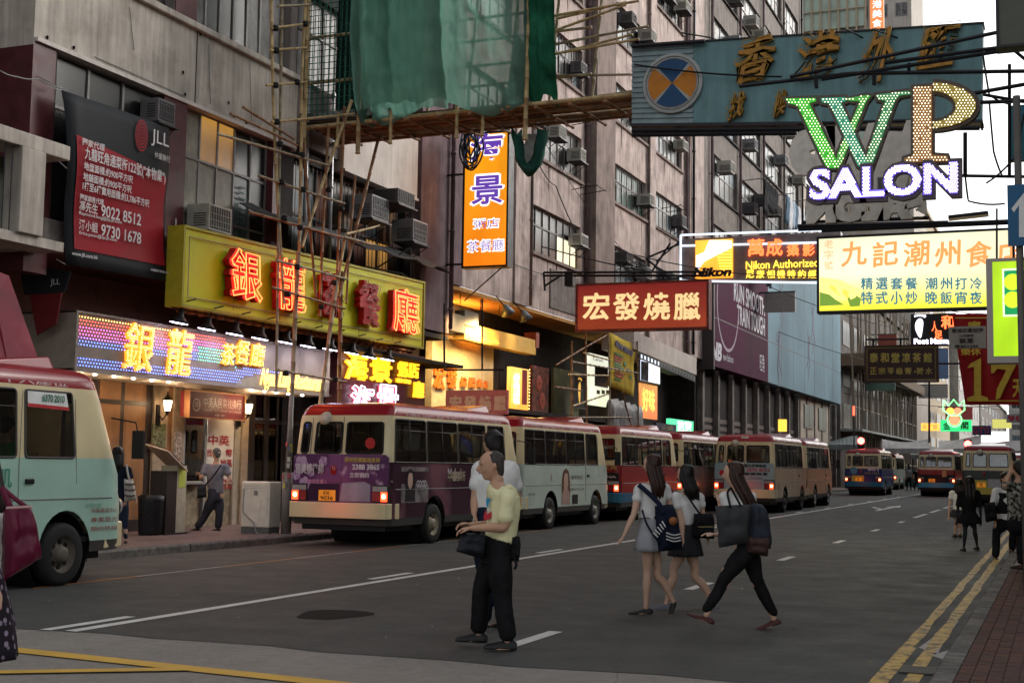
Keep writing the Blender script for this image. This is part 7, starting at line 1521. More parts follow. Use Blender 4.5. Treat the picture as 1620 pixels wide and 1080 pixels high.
blobs(b3, 'dark_rear_panel', [(-.95, .78), (.97, .78), (.97, 1.3), (-.95, 1.3)], BLK, off=.004); rear(b3, '旺角', .5, .9, 1.38, 1.5, mat('advert_goldline', (.45, .3, .12), .4)); rear(b3, 'CHINA', .3, .9, 1.16, 1.22, WP_)
b4 = minibus('dark sided minibus half hidden behind the three women, fourth along the kerb', (CXB, 41.4, 0), 0, advert('grey_brown_side', (.16, .13, .12), (.25, .2, .17), (.1, .08, .08), .8), plate=('JP', '5530')); roofline(b4)
b5 = minibus('cream minibus with pale blue rear advert, double parked beside the lane line', (-8.62-BW/2, 44.2, 0), 0, CRB, plate=('GK', '8027'), rim=mat('rim_dark', (.06, .055, .05), .6)); roofline(b5)
mb = MB(); mb.rings([[V((x, y_, z)) for x, z in ((-.97, .775), (.97, .775), (.97, 1.6), (.9, 1.64), (-.9, 1.64), (-.97, 1.6))] for y_ in (-.003, .02)]); mb.build('rear_advert', LTB, b5)
for q, a, b, c, d, m_ in (('獨立按摩服務', .0, .75, 1.5, 1.6, BKP), ('2670 8253', .08, .85, 1.36, 1.47, mat('advert_crimson', (.4, .03, .05), .4)), ('專業推拿', .0, .8, 1.24, 1.33, BKP), ('CENTRE', .2, .6, 1.12, 1.18, mat('advert_lilac', (.25, .15, .3), .4))): rear(b5, q, a, b, c, d, m_, bold=.02)
mb = MB(); mb.lathe((-.72, -.004, 1.3), (0, -1, 0), [(0, .1), (.006, .1), (.007, .001)], 16); mb.build('red_round_sticker', MATS['sticker_red'], b5); blobs(b5, 'grey_panel', [(.15, .8), (.6, .8), (.6, 1.05), (.15, 1.05)], mat('advert_rose', (.35, .3, .33), .4), off=.006)
blobs(b5, 'red_roof_plate', [(-.12, 2.44), (.12, 2.44), (.12, 2.5), (-.12, 2.5)], WHITE, off=-.15)
b6 = minibus('orange tinted minibus right ahead of the cream double parked one', (-8.75-BW/2, 51.0, 0), 0, mat('orange_cream_body', (.5, .28, .16), .35, coat=.1, var=.2), plate=('KS', '1192')); roofline(b6)
b7 = minibus('half hidden minibus by the kerb between the orange one and the blue one', (CXB, 53.2, 0), 0, PMINT, plate=('LV', '604'))
xq = atZ(1367, 784).x
b8 = minibus('blue minibus with a large 861 on its rear under the traffic light', (-10.3, 78, 0), 0, BLUB, plate=('LE', '77'), bumper=BLUL, low=BLUL)
rear(b8, '861', .25, .85, 1.38, 1.6, WP_, bold=.04); blobs(b8, 'yellow_panel', [(-.62, .79), (.05, .79), (.05, 1.12), (-.62, 1.12)], mat('panel_yellow', (.5, .4, .08), .4), off=.004); mb = MB(); mb.lathe((-.5, -.004, 1.38), (0, -1, 0), [(0, .2), (.004, .2), (.005, .12), (.006, .001)], 16); mb.build('round_emblem', mat('emblem_blue', (.1, .25, .35), .4), b8); rear(b8, 'FOR HIRE', .1, .9, 1.2, 1.3, mat('advert_olive', (.3, .3, .1), .4))
b9 = minibus('red minibus driving away in the middle lane with bright brake lights', (-6.5, 79.5, 0), 0, REDB, plate=('KJ', '3052'), bumper=mat('blue_bumper', (.05, .28, .42), .4), low=BLUL)
blobs(b9, 'dark_rear_panel', [(-.95, .78), (.97, .78), (.97, 1.22), (-.95, 1.22)], BLK, off=.004); blobs(b9, 'buff_sticker', [(.3, 1.1), (.55, 1.12), (.53, 1.45), (.32, 1.44)], mat('sticker_buff', (.5, .32, .15), .5), off=.008)
b10 = minibus('grey green and yellow minibus behind the black haired woman at the right', (-2.9, 60.5, 0), 0, DKG, plate=('MB', '916'), bumper=mat('bumper_yellow', (.5, .42, .08), .4), low=mat('low_white', (.4, .4, .42), .4), lit=False)
blobs(b10, 'white_rear_panel', [(-.0, .78), (.95, .78), (.95, 1.15), (-.0, 1.15)], MATS['low_white'], off=.004); blobs(b10, 'yellow_rear_panel', [(-.6, .78), (-.02, .78), (-.02, 1.1), (-.6, 1.1)], MATS['bumper_yellow'], off=.004)
b11 = minibus('yellow and blue vehicle far off between the blue and red minibuses', (-9.6, 132, 0), 0, mat('far_yellow_body', (.45, .42, .15), .4), plate=('', ''), low=BLUL, bumper=BLUL, lit=False, fairing=False, group='far traffic')
for i, (x, y) in enumerate(((-3.2, 96), (-12, 101))): minibus(('far minibus beyond the grey green one near the right edge', 'far minibus by the left kerb past the blue one')[i], (x, y, 0), 0, (REDB, PMINT)[i], plate=('', ''), group='far traffic')
# passengers and driver seen through the panes are built with the people below
# ============================================================ PEOPLE
TMP = bpy.data.scenes.new('tmp')
def remesh(mb, name, mats, parent, vox=.012, wr=0, seed=0, mesh_mi=False, sm=2):
    me = bpy.data.meshes.new(name); me.from_pydata(mb.v, [], mb.f); bm = bmesh.new(); bm.from_mesh(me); bmesh.ops.recalc_face_normals(bm, faces=bm.faces[:]); bm.to_mesh(me); bm.free()
    o = bpy.data.objects.new(name, me); TMP.collection.objects.link(o)
    m = o.modifiers.new('r', 'REMESH'); m.mode = 'VOXEL'; m.voxel_size = vox; m.use_smooth_shade = True
    if sm: q = o.modifiers.new('s', 'SMOOTH'); q.iterations = sm; q.factor = .5
    TMP.view_layers[0].update(); dg = TMP.view_layers[0].depsgraph; out = bpy.data.meshes.new_from_object(o.evaluated_get(dg)); bpy.data.objects.remove(o); bpy.data.meshes.remove(me)
    off = ORG.get(parent.name, V((0, 0, 0)))
    for v in out.vertices:
        c = v.co
        if wr:
            d = noise.noise(V((c.x*9+seed, c.y*9, c.z*6+c.x*3)))+.6*abs(noise.noise(V((c.x*16, c.y*16+seed, c.z*13+c.x*8))))-.3; v.co = c+v.normal*d*wr
        v.co -= off
    out.materials.clear()
    for m_ in (mats if isinstance(mats, list) else [mats]): out.materials.append(m_)
    out.name = name; r = bpy.data.objects.new(name, out); return link(r, parent)
def crom(P, n=4):
    out = []
    for i in range(len(P)-1):
        p0, p1, p2, p3 = P[max(i-1, 0)], P[i], P[i+1], P[min(i+2, len(P)-1)]
        for k in range(n):
            t = k/n; out.append(tuple(.5*((2*p1[j])+(-p0[j]+p2[j])*t+(2*p0[j]-5*p1[j]+4*p2[j]-p3[j])*t*t+(-p0[j]+3*p1[j]-3*p2[j]+p3[j])*t*t*t) for j in range(len(p1))))
    out.append(tuple(P[-1])); return out
def limb(mb, pts, n=12, sub=4):                # pts: (Vector, radius)
    q = crom([(*p, r) for p, r in pts], sub); P = [V(a[:3]) for a in q]; r = [max(.002, a[3]) for a in q]
    d0 = (P[0]-P[1]).normalized(); d1 = (P[-1]-P[-2]).normalized()
    P = [P[0]+d0*r[0]*.75, P[0]+d0*r[0]*.4]+P+[P[-1]+d1*r[-1]*.4, P[-1]+d1*r[-1]*.75]; r = [r[0]*.35, r[0]*.8]+r+[r[-1]*.8, r[-1]*.35]; mb.tube(P, r, n)
def trunk(mb, secs, lat, n=20, sub=4):         # secs: (centre, half width, half depth)
    q = crom([(*c, a, b) for c, a, b in secs], sub); rs = []
    for i, s in enumerate(q):
        c = V(s[:3]); t = V(q[min(i+1, len(q)-1)][:3])-V(q[max(i-1, 0)][:3]); t.normalize(); f = t.cross(lat).normalized(); l = f.cross(t).normalized()
        rs.append([c+l*s[3]*math.cos(2*math.pi*k/n)+f*s[4]*math.sin(2*math.pi*k/n) for k in range(n)])
    mb.rings(rs)
SKIN = mat('skin_tan', (.42, .24, .155), .55, var=.08, spec=.3); SKINP = mat('skin_pale', (.5, .31, .22), .55, var=.08, spec=.3); SKIND = mat('skin_shade', (.34, .18, .12), .55, var=.08)
HAIRB = mat('hair_black', (.012, .009, .008), .4, var=.3, scale=30); HAIRN = mat('hair_dark_brown', (.035, .014, .009), .38, var=.4, scale=30); HAIRG = mat('hair_grey', (.1, .095, .09), .6, var=.4, scale=40)
EYEM = mat('eye_dark', (.02, .012, .01), .2); LIPM = mat('lip', (.28, .1, .08), .5)
def head(mb, hc, f, up, S, neck):              # hc head centre, f facing, S head height
    lat = f.cross(up).normalized(); H = S/2
    secs = [(hc-up*H*.98+f*.22*H, .16*H, .16*H), (hc-up*H*.86+f*.2*H, .34*H, .42*H), (hc-up*H*.6+f*.08*H, .52*H, .66*H), (hc-up*H*.2, .64*H, .8*H), (hc+up*H*.2-f*.05*H, .68*H, .86*H), (hc+up*H*.6-f*.08*H, .60*H, .74*H), (hc+up*H*.88-f*.08*H, .38*H, .46*H), (hc+up*H*1.0-f*.08*H, .1*H, .12*H)]
    trunk(mb, secs, lat, 18)
    nb = hc+f*.76*H; mb.tube([nb+up*.12*H, nb-up*.14*H+f*.13*H, nb-up*.3*H+f*.2*H, nb-up*.38*H+f*.04*H], [.05*H, .085*H, .13*H, .09*H], 8)       # nose
    mb.tube([hc+f*.66*H-up*.52*H-lat*.18*H, hc+f*.78*H-up*.5*H, hc+f*.66*H-up*.52*H+lat*.18*H], [.04*H, .07*H, .04*H], 6)                # mouth
    mb.tube([hc+f*.7*H+up*.14*H-lat*.42*H, hc+f*.82*H+up*.18*H, hc+f*.7*H+up*.14*H+lat*.42*H], [.05*H, .06*H, .05*H], 6)                  # brow
    for s in (-1, 1): e = hc+lat*s*.66*H-f*.05*H-up*.05*H; mb.tube([e+up*.2*H+lat*s*.03*H-f*.05*H, e+lat*s*.09*H-f*.08*H, e-up*.2*H], [.05*H, .11*H, .05*H], 8)
    limb(mb, [(hc-up*H*.5-f*.18*H, .5*H*.85), (neck, .5*H*.95)])
def eyes(par, hc, f, up, S):
    lat = f.cross(up).normalized(); H = S/2
    for s in (-1, 1):
        p = hc+lat*s*.27*H+f*.735*H+up*.03*H; mb = MB(); mb.tube([p-lat*.09*H, p+f*.02*H, p+lat*.09*H], [.012*H, .045*H, .012*H], 6); mb.build('eye', EYEM, par, True)
        p = hc+lat*s*.29*H+f*.80*H+up*.2*H; mb = MB(); mb.tube([p-lat*.14*H, p+up*.03*H, p+lat*.14*H-f*.04*H], [.01*H, .03*H, .012*H], 5); mb.build('eyebrow', HAIRB, par)
    p = hc+f*.76*H-up*.52*H; mb = MB(); mb.tube([p-lat*.17*H-f*.05*H, p+f*.06*H, p+lat*.17*H-f*.05*H], [.012*H, .045*H, .012*H], 6); mb.build('lips', LIPM, par, True)
def hand(mb, wr, d, nrm, L=.18, curl=.5, thumb=1):       # wrist, pointing dir, palm normal
    d = d.normalized(); nrm = (nrm-d*nrm.dot(d)).normalized(); s = d.cross(nrm)*thumb; k = L/.18
    def ring(c, a, b): return [c+s*a*k*math.cos(q)+nrm*b*k*math.sin(q) for q in [i*math.pi/5 for i in range(10)]]
    mb.rings([ring(wr, .024, .02), ring(wr+d*.03*k, .034, .017), ring(wr+d*.07*k, .042, .016), ring(wr+d*.095*k, .038, .012)])
    for i, (o, l) in enumerate(((-.031, .062), (-.0105, .078), (.0105, .083), (.031, .07))):
        b = wr+d*.088*k+s*o*k; c = 0; pts = [b-d*.02*k]; dd = d.copy()
        for j, fr in enumerate((.45, .32, .26)): 
            pts.append(b); c += curl*(.55, .7, .6)[j]; dd = d*math.cos(c)+nrm*math.sin(c); b = b+dd*l*fr*k
        pts.append(b); mb.tube(pts, [.0085*k, .009*k, .0085*k, .0078*k, .006*k], 7)
    b = wr+d*.035*k+s*.03*k; mb.tube([b-s*.01*k, b+s*.02*k+d*.02*k+nrm*.01*k, b+s*.03*k+d*.05*k+nrm*.02*k, b+s*.022*k+d*.075*k+nrm*.03*k], [.011*k, .0115*k, .01*k, .007*k], 7)
def shoe(mb, an, d, L=.26, h=.075, zsole=None, heel=0):
    d = d.normalized(); up = V((0, 0, 1)); s = d.cross(up).normalized(); u2 = s.cross(d)
    b = an-d*L*.26
    def ring(c, a, b_): return [c+s*a*math.cos(q)+u2*(b_*math.sin(q) if math.sin(q) > 0 else .22*b_*math.sin(q)) for q in [i*math.pi/6 for i in range(12)]]
    base = b-u2*(0); mb.rings([ring(base-d*.01, .022, h*.6), ring(base+d*.02, .036, h), ring(base+d*L*.25, .036, h*1.0), ring(base+d*L*.45, .04, h*.8), ring(base+d*L*.7, .048, h*.62), ring(base+d*L*.9, .042, h*.5), ring(base+d*L*1.0, .02, h*.3)])
class Pose:
    def __init__(s, base, fdir, sc=1.0):
        s.base = V(base); s.D = depth(s.base); s.f = V(fdir).normalized(); s.lat = s.f.cross(V((0, 0, 1))).normalized(); s.sc = sc
    def J(s, px, py, off=0): return atD(px, py, s.D+off)
def figure(label, P, J, top=None, bottom=None, shoes=None, hair=None, skin=SKIN, group=None, vox=.012, face=True, sleeve=.75, hemz=None, topm=None, botm=None, shoem=None, hairm=HAIRB, male=True, hands=((.5, 1), (.5, 1)), sleeve_full=False, hairfn=None, legw=1.0, headS=None, bodyw=1.0):
    """J: head, neck, chest, waist, hip (centres), shL/shR, elL/elR, haL/haR (wrists), knL/knR, anL/anR, plus optional hdL/hdR hand directions and ftL/ftR foot directions"""
    t = thing('person', label, 'person', tuple(P.base), group=group); f, lat = P.f, P.lat; up = V((0, 0, 1)); sc = P.sc; hS = headS or .225*sc; w = bodyw*(1.0 if male else .86)*sc
    lat2 = (J['shR']-J['shL']); lat2.z = 0; lat2 = lat2.normalized() if lat2.length > .05 else lat
    if lat2.dot(lat) < 0: lat2 = -lat2
    hf = J.get('hf', f); hip = J['hip']; mb = MB()
    trunk(mb, [(hip-up*.09*sc, .10*w, .09*w), (hip, .155*w, .11*w), (J['waist'], .125*w, .092*w), (J['chest'], .15*w, .11*w), (J['neck']-up*.075*sc, .135*w, .075*w), (J['neck']-up*.01, .06*w, .055*w)], lat2)
    for s_ in 'LR':
        sh, el, ha = J['sh'+s_], J['el'+s_], J['ha'+s_]; limb(mb, [(J['neck'].lerp(sh, .5)-up*.05*sc, .045*w), (sh, .052*w), (sh.lerp(el, .5), .044*w), (el, .036*w), (el.lerp(ha, .35), .037*w), (ha, .024*w)], 10)
        hd = J.get('hd'+s_, ha-el); hand(mb, ha, hd, J.get('hn'+s_, V((-RT.x, -RT.y, -.3))), .178*sc, hands[0 if s_ == 'L' else 1][0], hands[0 if s_ == 'L' else 1][1])
        sg = -1 if s_ == 'L' else 1; h0 = hip+lat*sg*.075*w-up*.06*sc; kn, an = J['kn'+s_], J['an'+s_]
        limb(mb, [(h0, .08*w), (h0.lerp(kn, .45), .072*w), (kn+up*.04, .052*w), (kn-up*.05, .049*w), (kn.lerp(an, .35), .051*w), (kn.lerp(an, .8), .032*w), (an, .031*w)], 12)
        fd = J.get('ft'+s_, f); shoe(mb, an-up*(.062 if shoem else .055), fd, (.17 if shoem else .22)*sc, .026 if shoes == 'shoes' else .034)
    head(mb, J['head'], hf, J.get('hup', up), hS, J['neck'])
    body = remesh(mb, 'body', skin, t, vox*.72 if face == 'fine' else vox, sm=1)
    if face: eyes(t, J['head'], hf, J.get('hup', up), hS)
    if topm:
        mb = MB(); hz = J['hem'] if 'hem' in J else hip+up*.02
        trunk(mb, [(hz, .165*w, .125*w), (J['waist'], .155*w, .12*w), (J['chest'], .168*w, .128*w), (J['neck']-up*.085*sc, .15*w, .09*w), (J['neck']-up*.03*sc, .072*w, .066*w)], lat2)
        for s_ in 'LR':
            sh, el, ha = J['sh'+s_], J['el'+s_], J['ha'+s_]; k = sleeve
            if k > 1: limb(mb, [(J['neck'].lerp(sh, .4)-up*.05*sc, .055*w), (sh, .062*w), (sh.lerp(el, .5), .058*w), (el, .052*w), (el.lerp(ha, k-1), .042*w)], 12)
            else: limb(mb, [(J['neck'].lerp(sh, .4)-up*.05*sc, .055*w), (sh, .062*w), (sh.lerp(el, k*.5), .06*w), (sh.lerp(el, k), .066*w)], 12)
        remesh(mb, top or 'shirt', topm, t, vox, .010, 3)
    if botm:
        mb = MB()
        if bottom in ('trousers', 'jeans'):
            trunk(mb, [(J['waist'], .14*w, .108*w), (J['waist']-up*.05*sc, .15*w, .115*w), (hip, .17*w, .128*w), (hip-up*.09*sc, .15*w, .12*w)], lat)
            for s_ in 'LR':
                sg = -1 if s_ == 'L' else 1; h0 = hip+lat*sg*.08*w-up*.05*sc; kn, an = J['kn'+s_], J['an'+s_]; g = legw
                limb(mb, [(h0, .096*w), (h0.lerp(kn, .5), .088*w*max(g, .95)), (kn, (.068 if male else .066)*w*g), (kn.lerp(an, .5), (.064 if male else .056)*w*g), (an+up*.05, (.061 if male else .045)*w*g)], 14)
            remesh(mb, bottom, botm, t, vox, .011, 5)
        else:
            L = hemz; mid = hip.lerp(J['knL'].lerp(J['knR'], .5), L); n = 40; rs = []
            for k in range(9):
                u = k/8; c = (J['waist']-up*.03*sc).lerp(mid, u); a = (.128+(.07+.03*L)*min(1, u*1.6)+.03*u)*w; b = (.1+.065*u)*w
                sp = ((J['knL']-J['knR'])*.25*u); rs.append([c+lat*a*math.cos(q)*(1+.05*u*math.sin(q*7+1))+f*b*math.sin(q)*(1+.09*u*math.sin(q*9))+sp*math.sin(q)*.3 for q in [2*math.pi*i/n for i in range(n)]])
            mb.rings(rs, True, False); o = mb.build(bottom or 'skirt', botm, t, True); sm_ = o.modifiers.new('s', 'SOLIDIFY'); sm_.thickness = .012
    if shoem:
        for s_ in 'LR': mb = MB(); fd = J.get('ft'+s_, f); shoe(mb, J['an'+s_]-up*.058, fd, .265*sc, .078 if shoes != 'flats' else .05); o = remesh(mb, 'shoe', shoem, t, .008, sm=1)
    if hair:
        hc = J['head']; H = hS/2; hu = J.get('hup', up); hl = hf.cross(hu).normalized(); mb = MB()
        if hair in ('short', 'crop'):
            e = 1.04 if hair == 'crop' else 1.14
            secs = [(hc-hu*H*.7-hf*.52*H, .36*H*e, .3*H*e), (hc-hu*H*.35-hf*.5*H, .56*H*e, .4*H*e), (hc+hu*H*.05-hf*.3*H, .68*H*e, .62*H*e), (hc+hu*H*.4-hf*.14*H, .67*H*e, .76*H*e), (hc+hu*H*.75-hf*.1*H, .52*H*e, .62*H*e), (hc+hu*H*(1.0+.06*(e > 1.1))-hf*.08*H, .2*H*e, .26*H*e)]
            trunk(mb, secs, hl, 18); remesh(mb, 'hair', hairm, t, .008, .004 if hair == 'short' else .0015, 2, sm=1)
        else:
            tip = J['hairtip']; secs = [(hc+hu*H*1.05-hf*.1*H, .15*H, .2*H), (hc+hu*H*.8-hf*.12*H, .58*H, .68*H), (hc+hu*H*.3-hf*.2*H, .76*H, .78*H), (hc-hu*H*.3-hf*.35*H, .78*H, .62*H)]
            trunk(mb, secs, hl, 20); remesh(mb, 'hair', hairm, t, .009, .003, 2, sm=1)
            mid = hc-hu*H*1.1-hf*.5*H
            for i in range(34):
                a = math.pi*(i/33)*1.15-.08*math.pi; rr = random.uniform(.45, .8)*H; dx = hl*math.cos(a)*rr*1.0-hf*math.sin(a)*rr*.75
                p0 = hc+hu*H*random.uniform(.2, .6)+dx*1.0-hf*.1*H; p1 = hc-hu*H*.35+dx*1.12-hf*.12*H; p2 = mid.lerp(tip, .35)+dx*1.05; p3 = tip+dx*random.uniform(.5, .95)+hu*random.uniform(-.04, .08); m2 = MB()
                q = crom([(*p0, .012), (*p1, .019), (*p2, .02), (*p2.lerp(p3, .55), .015), (*p3, .004)], 4); m2.tube([V(a_[:3]) for a_ in q], [a_[3]*1.15 for a_ in q], 6); m2.build('hair_lock', hairm, t, True)
    return t
def strap(par, pts, w, m, name='strap', th=.006):
    pts = [V(p) for p in crom([tuple(p) for p in pts], 4)]; mb = MB(); rs = []
    for i, p in enumerate(pts):
        tdir = (pts[min(i+1, len(pts)-1)]-pts[max(i-1, 0)]).normalized(); s = tdir.cross(FWD).normalized()*w/2; n = FWD*th; rs.append([p-s-n, p+s-n, p+s+n, p-s+n])
    mb.rings(rs); return mb.build(name, m, par, True)
def softbag(par, corners, th, m, name='body', puff=.35, seed=0, n=12, yofs=V((0, 0, 0))):   # corners: tl, tr, br, bl ; puffed cushion
    tl, tr, br, bl = [V(c) for c in corners]; nrm = (tr-tl).cross(bl-tl).normalized(); front = []; back = []
    for j in range(n+1):
        fr = []; bk = []
        for i in range(n+1):
            u, v = i/n, j/n; p = tl.lerp(tr, u).lerp(bl.lerp(br, u), v); e = (max(0, 1-abs(2*u-1)**3.2)*max(0, 1-abs(2*v-1)**3.6))**puff; q = th/2*e*(1+.18*noise.noise(V((u*3+seed, v*3, seed))))
            p = p+nrm*.018*noise.noise(V((u*4+seed, v*5, 7)))+(tr-tl)*.04*noise.noise(V((v*4, seed, 2)))*(1 if u > .5 else -1); fr.append(p+nrm*q); bk.append(p-nrm*q)
        front.append(fr); back.append(bk)
    mb = MB(); mb.rings(front, False, False); mb.rings([list(reversed(r)) for r in back], False, False); return mb.build(name, m, par, True)
CLB = mat('cloth_black_trouser', (.012, .012, .013), .8, var=.3, scale=10); CLW = mat('cloth_white_tee', (.6, .58, .56), .85, var=.06, scale=10); CLY = mat('cloth_pale_yellow', (.64, .6, .36), .85, var=.06, scale=8); CLG = mat('cloth_grey_skirt', (.27, .275, .29), .85, var=.1); CLN = mat('cloth_navy', (.012, .015, .03), .75, var=.25); SHB = mat('shoe_black', (.012, .011, .011), .35); SHR = mat('shoe_maroon', (.06, .018, .016), .5)
CLBS = mat('cloth_charcoal', (.03, .03, .033), .8, var=.2); CLDG = mat('tote_grey', (.032, .032, .034), .6, var=.15); CLGT = mat('cloth_grey_tee', (.17, .165, .18), .85, var=.1, dirt=.1)
IL = -RT.copy(); IL.z = 0; IL.normalize(); IR = -IL; AW_ = _f0.copy()
# --- man in yellow
b = atZ(792, 1028); P = Pose(b, (IL*.98-AW_*.18), .98); j = P.J
JY = dict(head=j(777, 736), neck=j(787, 761), chest=j(797, 792), waist=j(793, 842), hip=j(786, 872), shR=j(795, 783, .17), shL=j(803, 785, -.17), elL=j(798, 833, -.2), haL=j(748, 835, -.24), elR=j(786, 830, .2), haR=j(745, 830, .02), hdL=V(IL*1.0+V((0, 0, -.12))), hdR=V(IL*1.0+V((0, 0, .05))-AW_*.3),
  hnL=V((0, 0, -1))+IL*.1, hnR=V((0, 0, -1))-AW_*.5, knR=j(762, 935, .1), anR=j(757, 1002, .14), knL=j(795, 945, -.08), anL=j(803, 1014, -.1), ftR=V(IL), ftL=V(IL*1.0), hf=V(IL*.97-AW_*.22).normalized(), hem=j(791, 853))
man = figure('balding man in a pale yellow shirt and black trousers facing left in the road', P, JY, 'shirt', 'trousers', 'shoes', 'crop', SKIN, vox=.011, face='fine', sleeve=.72, topm=CLY, botm=CLB, shoem=SHB, hairm=mat('hair_stubble', (.06, .05, .045), .7, var=.4, scale=40), legw=1.08, hands=((.75, 1), (.9, 1)), headS=.245, bodyw=1.1)
def decal(par, P, pts, off, m, name='shirt_print'):
    mb = MB(); F_ = [P.J(x, y, off) for x, y in pts]; B_ = [q+AW_*.012 for q in F_]; mb.rings([F_, B_]); return mb.build(name, m, par)
decal(man, P, [(769, 788), (776, 788), (772, 803), (769, 798)], -.118, mat('print_blue', (.03, .22, .4), .7)); decal(man, P, [(765, 817), (768, 806), (771, 813), (777, 808), (778, 818), (772, 822), (766, 823)], -.125, mat('print_crimson', (.45, .03, .04), .7)); decal(man, P, [(770, 804), (774, 800), (777, 806), (775, 820), (771, 820)], -.113, mat('print_pale', (.5, .5, .4), .7))
t = thing('waist_pouch', 'black pouch belted at the back of the yellow shirted man', 'bag', tuple(j(822, 870))); softbag(t, [j(806, 846, -.1), j(822, 848, -.06), j(821, 888, -.06), j(805, 886, -.1)], .09, CLB); strap(t, [j(812, 880, -.14), j(817, 892, -.15), j(814, 900, -.13)], .02, CLB)
t = thing('shoulder_bag', 'black bag held in front of the yellow shirted man below his hand', 'bag', tuple(j(745, 880))); softbag(t, [j(730, 842, -.2), j(768, 843, -.1), j(764, 884, -.1), j(722, 872, -.22)], .15, mat('bag_navy_black', (.012, .014, .02), .6, var=.3), puff=.45); strap(t, [j(733, 845, -.2), j(742, 838, -.24), j(760, 843, -.12)], .022, CLB)
# --- man in white shirt behind him
b = atZ(784, 1000); b = V((b.x-.1, b.y+.25, 0)); P = Pose(b, (IL*.5+AW_*.8), 1.06); j = P.J
JW = dict(head=j(779, 701), neck=j(783, 728), chest=j(786, 757), waist=j(782, 800), hip=j(780, 840), shL=j(759, 740, .02), shR=j(808, 740, 0), elL=j(752, 786, -.02), haL=j(750, 812, -.1), elR=j(818, 790, .05), haR=j(812, 830, .02), hdL=V((0, 0, -.6))-IL*.2-AW_*.3, knL=j(770, 915, .05), knR=j(792, 915, .0), anL=j(765, 985, .1), anR=j(796, 985, .0), hem=j(781, 832))
figure('taller man in a white shirt half hidden behind the yellow shirted man', P, JW, 'shirt', 'trousers', 'shoes', 'short', SKIN, vox=.014, sleeve=.62, topm=CLW, botm=CLN, shoem=SHB, hairm=HAIRB, bodyw=1.15, headS=.245)
# --- three women
b = atZ(1024, 972); P = Pose(b, (IL*.85+AW_*.5), .93); j = P.J
J1 = dict(head=j(1031, 734), neck=j(1034, 759), chest=j(1033, 785), waist=j(1030, 816), hip=j(1029, 846), shL=j(1011, 773, -.06), shR=j(1053, 772, .08), elL=j(1003, 812, -.1), haL=j(988, 845, -.14), hdL=V(IL*.4+V((0, 0, -.8))), elR=j(1060, 805, .1), haR=j(1052, 835, .1), knL=j(1024, 905, -.02), anL=j(1022, 960, .0), knR=j(1040, 903, .06), anR=j(1066, 953, .1), ftL=V(IL*1.0+V((0, 0, -.08))), ftR=V(IL*.35+V((0, 0, -1.0))), hf=V(IL*.7+AW_*.5).normalized(), hairtip=j(1041, 792, -.05), hem=j(1031, 818))
g1 = figure('woman in a white tee and grey skirt with a striped navy backpack', P, J1, 'tee', 'skirt', 'flats', 'long', SKINP, vox=.012, sleeve=.42, topm=CLW, botm=CLG, shoem=SHB, hairm=HAIRN, male=False, hemz=.42, face=True, bodyw=1.1)
t = thing('backpack', 'navy backpack with white stripes on the back of the woman in the grey skirt', 'bag', tuple(j(1056, 840)))
bp = softbag(t, [j(1036, 800, -.12), j(1064, 797, -.02), j(1080, 868, -.02), j(1042, 872, -.16)], .17, CLN, puff=.4); strap(t, [j(1010, 766, -.1), j(1024, 778, -.16), j(1042, 796, -.18), j(1050, 812, -.2)], .05, CLN); strap(t, [j(1016, 806, -.14), j(1024, 830, -.17), j(1044, 860, -.2)], .02, CLN)
for k in range(5): strap(t, [j(1033+k*3.6, 842-k*4.5, -.235), j(1041+k*3.0, 849-k*4, -.25)], .011, CLW, 'white_stripe', .004)
for k in range(3): strap(t, [j(1054, 842+k*5, -.215), j(1066, 846+k*5, -.19), j(1077, 844+k*5, -.15)], .012, CLW, 'white_stripe', .004)
mb = MB(); mb.lathe(j(1065, 824, -.2), -FWD, [(0, .045), (.025, .035), (.04, .001)], 10); mb.build('pompom', mat('pompom_tan', (.25, .1, .04), .9), t, True)
b = atZ(1052, 968); b = V((b.x, b.y+.3, 0)); P = Pose(b, (IL*.85+AW_*.5), .94); j = P.J
J2 = dict(head=j(1084, 750), neck=j(1086, 776), chest=j(1087, 798), waist=j(1086, 826), hip=j(1086, 852), shL=j(1069, 786, -.06), shR=j(1106, 786, .06), elL=j(1078, 822, -.12), haL=j(1080, 846, -.16), elR=j(1112, 816, .08), haR=j(1118, 840, .05), knL=j(1066, 905, -.03), anL=j(1054, 955, 0), knR=j(1100, 905, .05), anR=j(1132, 958, .1), ftL=V(IL*1.0+V((0, 0, -.05))), ftR=V(IL*.5+V((0, 0, -.9))), hf=V(IL*.6+AW_*.6).normalized(), hairtip=j(1098, 786, -.05), hem=j(1086, 830))
g2 = figure('woman in a white blouse and short black skirt between the other two women', P, J2, 'blouse', 'skirt', 'trainers', 'long', SKINP, vox=.013, sleeve=.45, topm=CLW, botm=CLBS, shoem=mat('trainer_grey', (.12, .12, .14), .7), hairm=HAIRB, male=False, hemz=.5, bodyw=1.12)
t = thing('black_satchel', 'black satchel carried by the woman in the short black skirt', 'bag', tuple(j(1112, 840))); softbag(t, [j(1098, 812, -.15), j(1128, 812, -.05), j(1130, 852, -.05), j(1096, 850, -.16)], .12, CLB); strap(t, [j(1082, 776, -.1), j(1095, 795, -.16), j(1108, 814, -.16)], .02, CLB); mb = MB(); mb.tube([j(1104, 833, -.2), j(1128, 833, -.13)], .004, 4); mb.build('zip', mat('brass_zip', (.4, .3, .12), .3, .8), t)
b = atZ(1172, 998); P = Pose(b, (IL*.92+AW_*.35), .97); j = P.J
